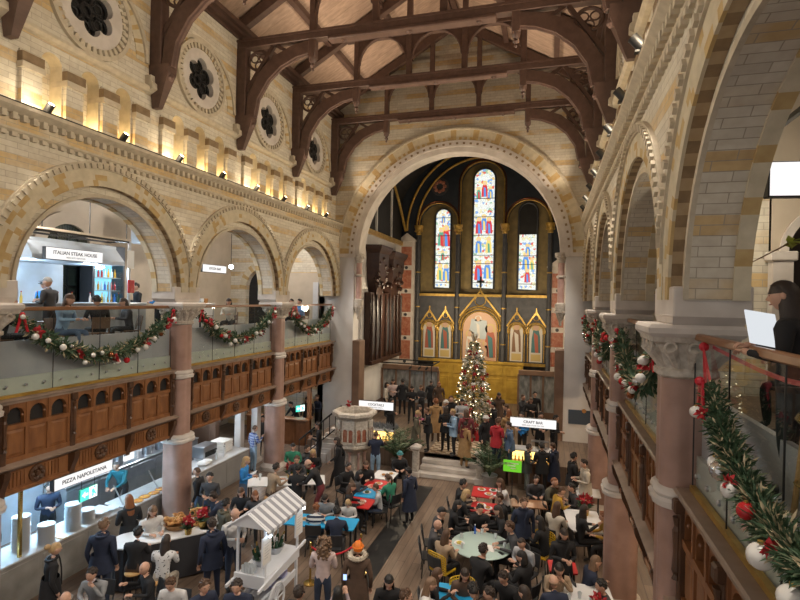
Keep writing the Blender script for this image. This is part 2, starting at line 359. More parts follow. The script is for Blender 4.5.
TRUSS = [3.463 + 3.777 * k for k in range(6)]   # last at 22.35
CF = -10.12
def clerestory(T, name, label):
    mb = MB()
    segs = [(a, b) for a, b in zip([-.3] + TRUSS, TRUSS + [PIER])]
    zb, zt = 10.1, 15.7
    for a, b in segs:
        if b - a < 1.5:
            archwall_plain(mb, T, a, b, zb, zt); continue
        c = (a + b) / 2
        # recessed back of the niches
        mb.quad(T(a, CF - .34, zb), T(b, CF - .34, zb), T(b, CF - .34, 11.9), T(a, CF - .34, 11.9), 0)
        xs = [c - .93, c, c + .93]
        edges = [a] + [(xs[0] + xs[1]) / 2, (xs[1] + xs[2]) / 2] + [b]
        for k, u in enumerate(xs):
            archwall(mb, T, edges[k], edges[k + 1], zb, 11.35, .23, u, 11.8, CF, CF - .34, 12, 0, 1)
        # block capitals standing proud of the piers between niches
        for u in (c - 1.425, c - .465, c + .465, c + 1.425):
            hw = .26
            for (w1, z0, z1, m, e) in ((CF + .10, zb, 10.98, 0, 0), (CF + .16, 10.98, 11.1, 3, .03), (CF + .14, 11.1, 11.3, 4, .02), (CF + .05, 11.3, 11.36, 3, 0)):
                mb.add([T(u + s * (hw - .05 + e), w, z) for z in (z0, z1) for s in (-1, 1) for w in (CF - .3, w1)], [(0, 1, 3, 2), (4, 6, 7, 5), (0, 4, 5, 1), (2, 3, 7, 6), (1, 5, 7, 3)], m)
        # ledge with sloping sill
        mb.loft([[T(y, p[0], p[1]) for p in [(CF - .1, 11.75), (CF + .1, 11.78), (CF + .16, 11.84), (CF + .16, 11.9), (CF - .12, 12.06)]] for y in (a + .12, b - .12)], 3)
        mb.loft([[T(y, p[0], p[1]) for p in [(CF - .1, 11.7), (CF + .24, 11.86), (CF + .24, 12.0), (CF + .18, 12.05), (CF + .18, 12.2), (CF - .12, 12.2)]] for y in (b - .28, b + .0)], 3)
        # wall round the rose
        RC, RR = 13.0, .78
        n = 32
        zlo = 11.8
        for i in range(n):
            t0, t1 = 2 * PI * i / n, 2 * PI * (i + 1) / n
            def sq(t):
                x, z = math.cos(t), math.sin(t); k = min((b - a) / 2 / max(abs(x), 1e-6), ((zt - RC) if z > 0 else (RC - zlo)) / max(abs(z), 1e-6)); return (c + x * k, RC + z * k)
            p0, p1 = (c + RR * math.cos(t0), RC + RR * math.sin(t0)), (c + RR * math.cos(t1), RC + RR * math.sin(t1)); s0, s1 = sq(t0), sq(t1)
            mb.quad(T(p0[0], CF, p0[1]), T(p1[0], CF, p1[1]), T(s1[0], CF, s1[1]), T(s0[0], CF, s0[1]), 0)
            mb.quad(T(p0[0], CF, p0[1]), T(p1[0], CF, p1[1]), T(p1[0], CF - .25, p1[1]), T(p0[0], CF - .25, p0[1]), 1)
            for (x, z) in ():
                pass
        # corner fills for the square-to-circle fan
        for sx in (a, b):
            for sz in (zlo, zt):
                ang = math.atan2(sz - RC, sx - c) % (2 * PI); i = int(ang / (2 * PI / n)); t0, t1 = 2 * PI * i / n, 2 * PI * (i + 1) / n
                q0, q1 = sq(t0), sq(t1)
                mb.add([T(q0[0], CF, q0[1]), T(q1[0], CF, q1[1]), T(sx, CF, sz)], [(0, 1, 2)], 0)
        ring(mb, T, c, RC, .98, 1.08, CF - .05, CF + .09, 48, lambda i: 3, a0=0, a1=2 * PI)
        ring(mb, T, c, RC, .84, .98, CF - .05, CF + .07, 72, lambda i: 3 if i % 2 else None, a0=0, a1=2 * PI)
        nf = 72
        for i in range(nf):
            def ri(t): return .43 + .17 * abs(math.sin(3 * t)) ** .7
            t0, t1 = 2 * PI * i / nf, 2 * PI * (i + 1) / nf
            P = [(ri(t0), t0), (ri(t1), t1), (.84, t1), (.84, t0)]
            q = [T(c + r_ * math.cos(t), CF + .03, RC + r_ * math.sin(t)) for r_, t in P] + [T(c + r_ * math.cos(t), CF - .2, RC + r_ * math.sin(t)) for r_, t in P]
            mb.add(q, [(0, 1, 2, 3), (0, 4, 5, 1)], 5)
        # relieving arch
        ring(mb, T, c, 12.5, 1.56, 1.66, CF - .05, CF + .08, 40, lambda i: 3)
        ring(mb, T, c, 12.5, 1.30, 1.56, CF - .05, CF + .02, 44, lambda i: 1 if i % 3 else 2)
    o = mb.build(name, ['ashlar', 'voussoir_cream', 'voussoir_ochre', 'stone_trim', 'stone_dark', 'pale_stone'])
    return struct(o, label, 'wall')
def archwall_plain(mb, T, a, b, zb, zt):
    mb.quad(T(a, CF, zb), T(b, CF, zb), T(b, CF, zt), T(a, CF, zt), 0)
clerestory(TL, 'wall_left', 'upper left wall with lit niches and round rose windows')
clerestory(TR, 'wall_right', 'upper right wall with lit niches and round rose windows')
# rose windows
wn = 1
for T, side in ((TL, 'left'), (TR, 'right')):
    for a, b in zip([-.3] + TRUSS, TRUSS):
        c = (a + b) / 2; mb = MB()
        mb.loft([[T(c + .7 * math.cos(2 * PI * i / 24), w, 13.0 + .7 * math.sin(2 * PI * i / 24)) for i in range(24)] for w in (CF - .26, CF - .22)], 0)
        for k in range(6):
            t = PI / 6 + k * PI / 3; cu, cz = c + .37 * math.cos(t), 13.0 + .36 * math.sin(t)
            mb.tube([T(cu + .22 * math.cos(2 * PI * i / 16), CF - .15, cz + .22 * math.sin(2 * PI * i / 16)) for i in range(16)], .035, 6, 1, True)
            mb.tube([T(cu + .11 * math.cos(2 * PI * i / 10), CF - .17, cz + .11 * math.sin(2 * PI * i / 10)) for i in range(10)], .018, 5, 1, True)
        mb.tube([T(c + .12 * math.cos(2 * PI * i / 12), CF - .15, 13.0 + .12 * math.sin(2 * PI * i / 12)) for i in range(12)], .03, 6, 1, True)
        struct(mb.build('window_%d' % wn, ['near_black', 'iron'])); wn += 1

# ------------------------------------------------------------------ chancel arch wall
AC, AR, AZ = -4.27, 4.58, 8.7
mb = MB()
def TF(u, w, z): return (u, w, z)
archwall(mb, TF, -10.9, 2.4, 8.7, AZ, AR + .25, AC, 14.5, PIER, PIER + .4, 48, 0, 0)
archwall(mb, TF, -10.9, 2.4, 8.7, AZ, AR, AC, 14.5, PIER + .4, PIER + .8, 48, 6, 6)
rr = random.Random(5)
ring(mb, TF, AC, AZ, AR, AR + .26, PIER + .4, PIER - .02, 60, lambda i: 6)
ring(mb, TF, AC, AZ, AR + .24, AR + .5, PIER + .2, PIER - .09, 60, lambda i: 6)
ring(mb, TF, AC, AZ, AR + .31, AR + .40, PIER, PIER - .105, 150, lambda i: 4 if i % 3 == 0 else None)
ring(mb, TF, AC, AZ, AR + .5, AR + .98, PIER + .1, PIER - .05, 66, lambda i: 2 if i % 4 == 0 else 1)
ring(mb, TF, AC, AZ, AR + .52, AR + .64, PIER - .04, PIER - .075, 132, lambda i: 2 if i % 2 else None)
ring(mb, TF, AC, AZ, AR + .98, AR + 1.1, PIER + .1, PIER - .11, 60, lambda i: 3)
ring(mb, TF, AC, AZ, AR + .99, AR + 1.06, PIER - .1, PIER - .14, 190, lambda i: 3 if i % 2 else None)
# gable
XC = -4.27
mb.prism([(-10.9, 14.5), (2.4, 14.5), (2.4, 15.6), (XC, 19.4), (-10.9, 15.6)], 'y', PIER, PIER + .8, 0)
# piers
for s in (-1, 1):
    xi = AC + s * (AR + .25); xo = -10.9 if s < 0 else 2.4
    mb.box(xi, xo, PIER, PIER + .8, 0, 8.7, 5)
    mb.box(xi - s * .3, xo, PIER + .3, PIER + .8, 8.55, 8.70, 7); mb.box(xi - s * .05, xo, PIER - .08, PIER + .85, 8.52, 8.70, 7)
struct(mb.build('wall_front', ['ashlar', 'voussoir_cream', 'voussoir_ochre', 'stone_trim', 'stone_dark', 'white_paint', 'pale_stone', 'pale_stone']), 'gable wall with the great chancel arch', 'wall')
for s in (-1, 1):
    x = AC + s * (AR + .06)
    side = 'left' if s < 0 else 'right'
    t = thing('colonnette', 'pink marble wall shaft with carved capital on the %s jamb of the chancel arch' % side, 'column', (x, PIER + .18, 6.0))
    mb = MB(); mb.lathe((0, 0, .5), [(.14, 0), (.14, 1.1), (.14, 1.78)], 14); mb.build('shaft', 'pink_marble', t, smooth=40)
    mb = MB(); mb.lathe((0, 0, 1.6), [(.15, 0), (.2, .04), (.2, .1), (.15, .14)], 14); mb.build('collar', 'pale_stone', t, smooth=40)
    mb = MB(); mb.lathe((0, 0, 2.26), [(.15, 0), (.18, .03), (.16, .06), (.2, .22), (.27, .34), (.27, .44)], 14)
    for k in range(8): mb.ball((.22 * math.cos(k * PI / 4), .22 * math.sin(k * PI / 4), 2.54), .06, 0, 6, 4)
    mb.build('capital', 'carved_stone', t, smooth=40)
    mb = MB(); mb.lathe((0, 0, -.45), [(.02, 0), (.06, .06), (.05, .14), (.12, .3), (.2, .55), (.24, .85), (.24, .95), (.15, 1.0)], 14)
    for k in range(8): mb.ball((.19 * math.cos(k * PI / 4), .19 * math.sin(k * PI / 4), .15), .07, 0, 6, 4)
    mb.build('corbel', 'carved_stone', t, smooth=40)
    mb = MB(); mb.box(x - .19 , x + .19, PIER - .04, PIER + .7, 0, 4.55, 0, .03)
    tag(mb.build('pilaster_plinth', 'brown_wall'), 'plain brown stone plinth block at the foot of the %s chancel arch jamb' % side, 'plinth')

# ------------------------------------------------------------------ columns
def cl_out(r, off, grow=0, n=8):
    """outline of four clustered shafts"""
    pts = []
    for k in range(4):
        c = (off * math.cos(k * PI / 2 + PI / 4), off * math.sin(k * PI / 2 + PI / 4))
        for i in range(n + 1):
            t = k * PI / 2 + PI / 4 - 1.15 + 2.3 * i / n
            pts.append((c[0] + (r + grow) * math.cos(t), c[1] + (r + grow) * math.sin(t)))
    return pts
def ringz(p, z, s=1): return [(x * s, y * s, z) for x, y in p]
def sqr(n_each, h):
    """square outline with the same vertex count as cl_out"""
    out = []
    for x, y in cl_out(.2, .15):
        k = h / max(abs(x), abs(y)); out.append((x * k, y * k))
    return out
def make_column():
    t = thing('clustered_column', '', 'column')
    lo = cl_out(.215, .17)
    mb = MB(); mb.loft([ringz(lo, .25), ringz(lo, 2.45)]); mb.build('lower_shaft', 'granite', t, smooth=50)
    mb = MB(); mb.loft([ringz(cl_out(.215, .17, .12), 0), ringz(cl_out(.215, .17, .12), .14), ringz(cl_out(.215, .17, .04), .2), ringz(lo, .27)]); mb.build('base', 'pale_stone', t, smooth=40)
    up = cl_out(.185, .135)
    mb = MB(); mb.loft([ringz(up, 2.6), ringz(up, 5.8)]); mb.build('upper_shaft', 'granite', t, smooth=50)
    for z, a in ((2.42, lo), (4.22, up)):
        mb = MB(); g = (.215, .17) if z < 3 else (.185, .135)
        c = lambda e: cl_out(g[0], g[1], e)
        mb.loft([ringz(c(.0), z), ringz(c(.07), z + .03), ringz(c(.08), z + .1), ringz(c(.04), z + .13), ringz(c(.06), z + .17), ringz(c(.05), z + .21), ringz(c(0), z + .25)])
        mb.build('collar', 'pale_stone', t, smooth=40)
    mb = MB(); c = lambda e: cl_out(.185, .135, e)
    mix = lambda k, h: [((1 - k) * p[0] + k * q[0], (1 - k) * p[1] + k * q[1]) for p, q in zip(c(.05), sqr(0, h))]
    mb.loft([ringz(c(0), 5.74), ringz(c(.05), 5.77), ringz(c(.05), 5.83), ringz(c(.01), 5.86), ringz(mix(.3, .36), 6.0), ringz(mix(.75, .40), 6.14), ringz(sqr(0, .43), 6.17), ringz(sqr(0, .45), 6.24)])
    for k in range(4):                        # scroll flutes and rosettes on each face
        for j in (-1, 0, 1):
            mb.T = Matrix.Rotation(k * PI / 2, 4, 'Z')
            mb.tube([(.25, j * .14, 5.87), (.31, j * .19, 5.98), (.40, j * .25, 6.10)], [.05, .06, .075], 8)
            mb.tube([(.425, j * .25 + .062 * math.cos(2 * PI * i / 12), 6.10 + .062 * math.sin(2 * PI * i / 12)) for i in range(12)], .014, 6, 0, True)
    mb.T = None
    mb.build('capital', 'carved_stone', t, smooth=35)
    mb = MB(); mb.loft([ringz(sqr(0, .46), 6.23), ringz(sqr(0, .49), 6.27), ringz(sqr(0, .49), 6.33), ringz(sqr(0, .46), 6.37)]); mb.build('abacus', 'pale_stone', t, smooth=20)
    mb = MB(); mb.box(-.52, .255, -.53, .53, 6.45, 6.80, 0, .015); mb.loft([[(-.44, -.44, 6.36), (.24, -.44, 6.36), (.24, .44, 6.36), (-.44, .44, 6.36)], [(-.52, -.53, 6.46), (.255, -.53, 6.46), (.255, .53, 6.46), (-.52, .53, 6.46)]]); mb.build('impost_block', 'pale_stone', t)
    return t
c0 = make_column()
first = True
labs = {('L', 1): 'clustered pink granite column nearest on the left, pretzel basket at its foot', ('L', 2): 'clustered pink granite column on the left beside the man in blue plaid',
        ('R', 1): 'nearest clustered granite column on the right, beside the closest rail and red ribbon', ('R', 2): 'second clustered granite column on the right, middle of the three',
        ('R', 3): 'farthest slim clustered column on the right next to the white chancel pier'}
for s in 'LR':
    for k in (1, 2, 3):
        lab = labs.get((s, k), 'clustered granite column under the last left arch')
        if (s, k) == ('L', 3): loc = (AX - .12, COLY[1], 0); lab = 'clustered granite column at the far left edge of the view'
        elif s == 'L': loc = (AX - .12, COLY[k + 1], 0)
        else: loc = (XM - (AX - .12), COLY[k], 0)
        if first: c0.location = loc; c0['label'] = lab; first = False
        else: dup(c0, loc, 0 if s == 'L' else PI, lab)
for o in COL.objects:
    if o.name.startswith('clustered_column'): o['group'] = 'granite nave columns'

# ------------------------------------------------------------------ roof
def zroof(x): return 15.55 + (19.1 - 15.55) * (1 - abs(x - XC) / 6.2)
mb = MB()
Y0R, Y1R = -.3, PIER
for s in (-1, 1):
    xe = XC + s * 6.4
    mb.add([(XC, Y0R, 19.1), (XC, Y1R, 19.1), (xe, Y1R, zroof(xe)), (xe, Y0R, zroof(xe))], [(0, 1, 2, 3)], 0)
    # stepped eaves cornice
    for k, (dx, dz) in enumerate(((0, 0), (.14, .12), (.28, .22), (.42, .32))):
        xx = XC + s * (5.92 - dx); mb.box(xx, XC + s * 6.3, Y0R, Y1R, 14.95 + dz, 15.1 + dz, 1)
o = struct(mb.build('ceiling', ['ceiling_boards', 'roof_timber']), 'boarded timber roof over the nave', 'ceiling')
mb = MB()
for s in (-1, 1):
    for k in (.02, .36, .7):
        x = XC + s * 6.1 * k; z = zroof(x) - .12
        mb.box(x - .1, x + .1, Y0R, Y1R, z - .12, z + .1)
struct(mb.build('trim_1', 'roof_timber'), 'long purlins under the roof boards', 'purlin')

def arc_pts(c, r, a0, a1, n): return [(c[0] + r * math.cos(a0 + (a1 - a0) * i / n), c[1] + r * math.sin(a0 + (a1 - a0) * i / n)) for i in range(n + 1)]
def make_truss():
    t = thing('roof_truss', '', 'roof truss')
    hw = .11
    # local frame: x about XC, y thickness, z absolute
    mb = MB()
    mb.box(-5.85, 5.85, -.14, .14, 14.72, 15.0, 0, .02); mb.box(-5.85, 5.85, -.17, .17, 14.93, 15.0)
    mb.box(-2.6, 2.6, -.17, .17, 14.62, 14.74, 0, .03)
    for x in (-2.1, 0, 2.1): mb.ball((x, 0, 14.63), .09, 0, 8, 5)
    mb.build('tie_beam', 'roof_timber', t)
    for s in (-1, 1):
        mb = MB(); mb.box(s * 5.5, s * 5.85, -.15, .15, 12.3, 14.75, 0, .02)
        mb.loft([[(s * (5.6 - .0), y, 11.4) for y in ()] or [(s * 5.6, -.07, 11.42), (s * 5.8, -.07, 11.42), (s * 5.8, .07, 11.42), (s * 5.6, .07, 11.42)], [(s * 5.25, -.15, 12.3), (s * 5.86, -.15, 12.3), (s * 5.86, .15, 12.3), (s * 5.25, .15, 12.3)], [(s * 5.25, -.17, 12.5), (s * 5.86, -.17, 12.5), (s * 5.86, .17, 12.5), (s * 5.25, .17, 12.5)]])
        mb.ball((s * 5.3, 0, 12.2), .1, 0, 8, 5)
        mb.build('wall_post', 'roof_timber', t)
        mb = MB()        # curved brace
        cx, cz, ro = s * 3.05, 12.2, 2.45
        outer = [(s * 5.5, 12.45), (s * 5.42, 13.2), (s * 5.05, 13.85), (s * 4.5, 14.35), (s * 3.8, 14.62), (s * 3.15, 14.72)]
        inner = [(s * 5.2, 12.45), (s * 5.08, 13.05), (s * 4.72, 13.6), (s * 4.25, 14.0), (s * 3.7, 14.24), (s * 3.15, 14.34)]
        for j in range(len(outer) - 1):
            mb.prism([outer[j], outer[j + 1], inner[j + 1], inner[j]], 'y', -hw, hw)
        mb.tube([(p[0], 0, p[1]) for p in inner], .05, 6)
        mb.build('curved_brace', 'roof_timber', t)
        mb = MB()        # pierced spandrel
        mb.tube([(s * 5.1 + .36 * math.cos(2 * PI * i / 16), 0, 14.3 + .3 * math.sin(2 * PI * i / 16)) for i in range(16)], .05, 6, 0, True)
        for k in range(3):
            a = R(30) + k * 2 * PI / 3; mb.tube([(s * 5.1 + .17 * math.cos(a) + .13 * math.cos(2 * PI * i / 10), 0, 14.3 + .15 * math.sin(a) + .12 * math.sin(2 * PI * i / 10)) for i in range(10)], .025, 5, 0, True)
        mb.bar((s * 5.55, 0, 13.3), (s * 4.55, 0, 14.72), .12, .12); mb.bar((s * 4.45, 0, 14.72), (s * 3.9, 0, 14.4), .1, .1)
        mb.build('pierced_spandrel', 'roof_timber', t)
        mb = MB(); mb.box(s * 3.15 - .12, s * 3.15 + .12, -.13, .13, 14.15, 14.75, 0, .02)
        mb.lathe((s * 3.15, 0, 13.75), [(.01, 0), (.05, .04), (.03, .1), (.09, .17), (.05, .24), (.12, .32), (.13, .42)], 10)
        mb.build('pendant', 'roof_timber', t, smooth=40)
        mb = MB(); mb.bar((s * 5.95, 0, zroof(XC + 5.95) - .28), (0, 0, 18.82), .24, .34); mb.build('principal_rafter', 'roof_timber', t)
    for k in range(4):
        x = -3.15 + 2.1 * k; top = zroof(XC + x) - .35
        mb = MB(); mb.box(x - .1, x + .1, -.1, .1, 14.98, top, 0, .015); mb.build('post', 'roof_timber', t)
    mb = MB()
    for k in range(3):      # round arch heads between the posts
        c = -2.1 + 2.1 * k
        archwall(mb, lambda u, w, z: (u, w, z), c - 1.0, c + 1.0, 15.6, 15.6, .92, c, 16.56, -.06, .06, 20)
        mb.tube([(c - .93 * math.cos(PI * i / 16), -.08, 15.6 + .93 * math.sin(PI * i / 16)) for i in range(17)], .032, 6)
    mb.build('arched_bracing', 'roof_timber', t)
    mb = MB(); mb.box(-3.6, 3.6, -.12, .12, 16.5, 16.75, 0, .02); mb.build('collar_beam', 'roof_timber', t)
    return t
ordn = ['sixth', 'fifth', 'fourth', 'third', 'second', 'first']
tr0 = make_truss()
tl = ['dark timber roof truss directly overhead, cut by the top of the picture', 'dark timber roof truss whose left post ends at the top left corner', 'dark timber roof truss with left post between the first and second full roses', 'dark timber roof truss crossing the top centre, the lowest full tie beam in front', 'dark timber roof truss second from the chancel gable', 'dark timber roof truss right against the chancel gable wall']
for i, y in enumerate(TRUSS):
    if i == 0: tr0.location = (XC, y, 0); tr0['label'] = tl[0]; tr0['group'] = 'nave roof trusses'
    else: dup(tr0, (XC, y, 0), None, tl[i], 'nave roof trusses')

# ------------------------------------------------------------------ floors, galleries, aisles
mb = MB(); mb.box(-16.2, 8.0, -1.5, PIER + .8, -.2, 0); struct(mb.build('floor', 'floor_boards'), 'dark wooden boards of the nave floor', 'floor')
GZ = 5.15; GU = 3.05
def TF_(u, w, z): return (u, w, z)
for nm, xa, xb, bx in (('left', -10.1, -15.9, -15.9), ('right', XM + 10.1, 7.2, 7.2)):
    mb = MB(); xf = xa + (-.2 if nm == 'left' else .2); mb.box(xf, xb, -1.5, PIER, GU + .25, GZ, 0); struct(mb.build('floor', ['deck_boards']), 'gallery floor above the %s aisle' % nm, 'floor')
    mb = MB(); mb.box(xa + (-.3 if nm == 'left' else .3), xb, -1.5, PIER, GU + .15, GU + .24, 0); struct(mb.build('ceiling', ['plaster_white']), 'flat ceiling under the %s gallery' % nm, 'ceiling')
    mb = MB(); mb.box(bx, bx + (-.3 if nm == 'left' else .3), -1.5, PIER, 0, 10.2); struct(mb.build('wall_' + nm, ['plaster']), 'outer wall of the %s aisle' % nm, 'wall')
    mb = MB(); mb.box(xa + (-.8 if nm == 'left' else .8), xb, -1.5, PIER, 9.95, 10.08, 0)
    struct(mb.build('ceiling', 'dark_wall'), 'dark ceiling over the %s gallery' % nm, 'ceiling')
    mb = MB(); mb.box(xa + (-.8 if nm == 'left' else .8), xb, PIER, PIER + .3, 0, 10.2) if nm == 'right' else None
    if nm == 'left':
        archwall(mb, TF_, -16.2, -10.6, GZ, 6.95, 1.05, -13.95, 10.2, PIER, PIER + .3, 20); ring(mb, TF_, -13.95, 6.95, 1.05, 1.4, PIER + .1, PIER - .05, 22, lambda i: 1 if i % 3 else 2); mb.box(-16.2, -10.6, PIER, PIER + .3, 0, GZ); mb.box(-15.2, -12.7, PIER + .3, PIER + .35, GZ, 8.2, 3)  # black sheet behind the arch stands in for its dark interior
    struct(mb.build('wall_' + nm, ['ashlar', 'voussoir_cream', 'voussoir_ochre', 'near_black']), 'end wall of the %s aisle' % nm, 'wall')
mb = MB(); mb.box(-12.4, -10.75, 22.5, 22.6, GZ, 7.75); struct(mb.build('wall_left', 'plaster'), 'low beige partition at the end of the left gallery', 'wall')
mb = MB(); mb.box(-11.0, -10.72, 22.42, 22.48, GZ, 7.3); struct(mb.build('door_1', 'plaster_white'), 'white door at the end of the left gallery', 'door')
mb = MB(); mb.box(2.0, 3.3, 9.5, 9.8, GZ, 9.95); struct(mb.build('wall_right', 'ashlar'), 'banded stone cross wall in the right gallery', 'wall')
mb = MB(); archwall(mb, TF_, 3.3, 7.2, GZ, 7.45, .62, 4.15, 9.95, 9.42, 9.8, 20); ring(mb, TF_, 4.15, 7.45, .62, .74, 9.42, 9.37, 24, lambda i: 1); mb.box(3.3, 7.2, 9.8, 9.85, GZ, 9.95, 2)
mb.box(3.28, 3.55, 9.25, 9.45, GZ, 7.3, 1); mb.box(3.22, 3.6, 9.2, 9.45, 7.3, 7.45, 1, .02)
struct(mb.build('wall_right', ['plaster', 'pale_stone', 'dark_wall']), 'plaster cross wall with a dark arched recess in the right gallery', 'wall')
# ------------------------------------------------------------------ gallery fronts
def lettering(txt, size, loc, rot, m, parent, depth=.004, sx=1.0):
    cu = bpy.data.curves.new('lettering', 'FONT'); cu.body = txt; cu.size = size; cu.extrude = depth; cu.offset = size * .022; cu.align_x = 'CENTER'; cu.align_y = 'CENTER'; cu.resolution_u = 3
    tmp = bpy.data.objects.new('lettering_tmp', cu); COL.objects.link(tmp); bpy.context.view_layer.update()
    me = bpy.data.meshes.new_from_object(tmp.evaluated_get(bpy.context.evaluated_depsgraph_get()))
    bpy.data.objects.remove(tmp); bpy.data.curves.remove(cu)
    me.materials.clear(); me.materials.append(M[m])
    o = bpy.data.objects.new('lettering', me); COL.objects.link(o); o.parent = parent; o.location = loc; o.rotation_euler = rot; o.scale = (sx, 1, 1)
    return o

PL = 4.66
def make_parapet():
    """local: y along the front from -PL/2 to PL/2, +x towards the nave"""
    t = thing('panelled_parapet', '', 'gallery front')
    U = PL / 3; hy = PL / 2
    mb = MB()
    for k in range(3):
        y0 = -hy + U * k
        w = (U - .16) / 3
        for j in range(3):
            c = y0 + .08 + w * (j + .5)
            archwall(mb, lambda u, q, z: (q, u, z), c - w / 2, c + w / 2, 3.98, 4.14, w / 2 - .055, c, 4.42, .05, -.05, 12)
            mb.box(.03, -.05, c - w / 2, c + w / 2, 3.26, 3.98)
            for s in (-1, 1):                        # little cusps under each arch head
                mb.ball((.0, c + s * (w / 2 - .06), 4.14), .035, 0, 6, 4)
        for y in [y0 + .08 + w * j for j in range(4)]:
            mb.box(.06, .0, y - .035, y + .035, 3.26, 3.98); mb.box(.075, 0, y - .03, y + .03, 3.98, 4.4)
        mb.box(.07, 0, y0, y0 + U, 3.9, 3.985); mb.box(.07, 0, y0, y0 + U, 3.24, 3.34); mb.box(.06, 0, y0, y0 + U, 4.36, 4.42)
    mb.build('frame', 'oak', t)
    for k in range(3):
        y0 = -hy + U * k; w = (U - .16) / 3
        for j in range(3):
            mb = MB(); c = y0 + .08 + w * (j + .5); q = w / 2 - .06
            mb.loft([[(.03, c - q, 3.37), (.03, c + q, 3.37), (.03, c + q, 3.87), (.03, c - q, 3.87)], [(.05, c - q + .05, 3.42), (.05, c + q - .05, 3.42), (.05, c + q - .05, 3.82), (.05, c - q + .05, 3.82)]])
            mb.build('raised_panel', 'oak', t)
    mb = MB(); mb.box(-.05, -.07, -hy, hy, 3.2, 4.42); mb.build('shade_backing', 'near_black', t)  # black backing paints the darkness inside the arched openings
    mb = MB(); mb.box(.13, -.36, -hy - .3, hy + .3, 4.44, 4.5, 0, .02); mb.box(.1, -.1, -hy, hy, 4.4, 4.45); mb.build('top_ledge', 'ledge_wood', t)
    for k in range(4):
        y = -hy + U * k; y = min(max(y, -hy + .06), hy - .06)
        mb = MB(); mb.box(.1, 0, y - .06, y + .06, 3.2, 4.42, 0, .015); mb.lathe((.11, y, 3.5), [(.05, 0), (.03, .05), (.05, .1), (.035, .3), (.05, .55), (.03, .6), (.05, .7)], 8); mb.box(.16, 0, y - .07, y + .07, 4.25, 4.4, 0, .02)
        mb.build('post', 'oak_dark', t)
    mb = MB(); mb.loft([[(p[0], y, p[1]) for p in [(-.05, 3.08), (.1, 3.1), (.2, 3.17), (.2, 3.2), (.05, 3.26), (-.05, 3.26)]] for y in (-hy - .3, hy + .3)]); mb.build('moulded_string', 'ledge_wood', t)
    mb = MB(); mb.box(.03, -.06, -hy, hy, 2.68, 3.1); mb.box(.07, -.06, -hy, hy, 2.62, 2.7, 0, .02)
    for k in range(3):
        for s in (0, 1):
            c = -hy + U * k + .22 + s * (U - .82)
            for j in range(5): mb.box(.05, 0, c + .075 * j, c + .075 * j + .045, 2.75, 3.04)
    mb.build('frieze', 'oak', t)
    for k in range(3):
        c = -hy + U * (k + .5); mb = MB(); mb.lathe((.03, c, 2.89), [(.17, 0), (.17, .04), (.12, .05), (.06, .02), (.05, .06), (.001, .07)], 12, axis='x')
        for j in range(6): mb.ball((.07, c + .11 * math.cos(j * PI / 3), 2.89 + .11 * math.sin(j * PI / 3)), .04, 0, 6, 4)
        mb.build('carved_rosette', 'oak_dark', t)
    for k in range(4):
        y = min(max(-hy + U * k, -hy + .06), hy - .06)
        mb = MB(); mb.prism([(0, 2.55), (.06, 2.58), (.09, 2.75), (.2, 2.98), (.22, 3.12), (0, 3.12)], 'y', y - .06, y + .06); mb.build('bracket', 'oak_dark', t)
    return t
def make_balustrade():
    t = thing('glass_balustrade', '', 'balustrade')
    hy = PL / 2
    mb = MB(); mb.box(-.035, .035, -hy - .1, hy + .1, 6.2, 6.28, 0, .015); mb.build('handrail', 'handrail_wood', t)
    mb = MB(); mb.box(-.03, .03, -hy, hy, 4.5, 4.56); mb.build('channel', 'gilt', t)
    n = 4
    for k in range(n):
        y = -hy + PL / n * k
        mb = MB(); mb.quad((0, y + .012, 4.56), (0, y + PL / n - .012, 4.56), (0, y + PL / n - .012, 6.2), (0, y + .012, 6.2)); g = mb.build('glass_pane', 'glass', t)
        for j in range(3):
            mb = MB(); mb.lathe((.0, y + PL / n * (j + .5) / 3, 4.72), [(.03, 0), (.03, .018), (.02, .026)], 10, axis='x'); mb.build('bolt', 'steel', g)
    for k in range(n + 1):
        y = -hy + PL / n * k; mb = MB(); mb.box(-.006, .006, y - .006, y + .006, 4.5, 6.2); mb.build('pane_joint', 'iron', t)
    mb = MB(); mb.box(-.05, -.14, -hy - .1, hy + .1, 4.5, 4.88); mb.build('fixing_rail', 'green_rail', t)
    mb = MB(); mb.box(-.1, -.16, -hy - .25, hy + .25, 4.88, 5.6); mb.build('upstand_panel', 'grey_panel', t)
    return t
pp0 = make_parapet(); bl0 = make_balustrade()
bay_names = {0: 'behind the picture edge', 1: 'nearest', 2: 'middle', 3: 'farthest'}
XP = -10.06
XG = -10.11
plab = {('L', 0): 'oak panelled gallery front on the left, out at the picture edge', ('L', 1): 'oak panelled gallery front on the left above the plate stacks', ('L', 2): 'oak panelled gallery front on the left between the two granite columns', ('L', 3): 'oak panelled gallery front on the left next to the white chancel pier',
        ('R', 0): 'oak panelled gallery front on the right nearest the viewer under the ribboned garland', ('R', 1): 'oak panelled gallery front on the right just beyond the nearest column', ('R', 2): 'oak panelled gallery front on the right beyond the second column', ('R', 3): 'oak panelled gallery front on the right next to the blue banner pier'}
blab = {k: v.replace('oak panelled gallery front', 'glass balustrade with wooden handrail') for k, v in plab.items()}
blab[('L', 1)] = 'glass balustrade with wooden handrail on the left before the steak kitchen'; blab[('R', 0)] = 'glass balustrade with wooden handrail on the right beside the woman with the menu'
for (s, b), lab in plab.items():
    a, e = BAYS[b]; c = (a + e) / 2
    for src, labs_, gx, grp in ((pp0, plab, XP, 'panelled gallery fronts'), (bl0, blab, XG, 'gallery glass balustrades')):
        loc = (gx if s == 'L' else XM - gx, c, 0)
        if (s, b) == ('L', 0): src.location = loc; src['label'] = labs_[(s, b)]; src['group'] = grp
        else: dup(src, loc, 0 if s == 'L' else PI, labs_[(s, b)], grp)

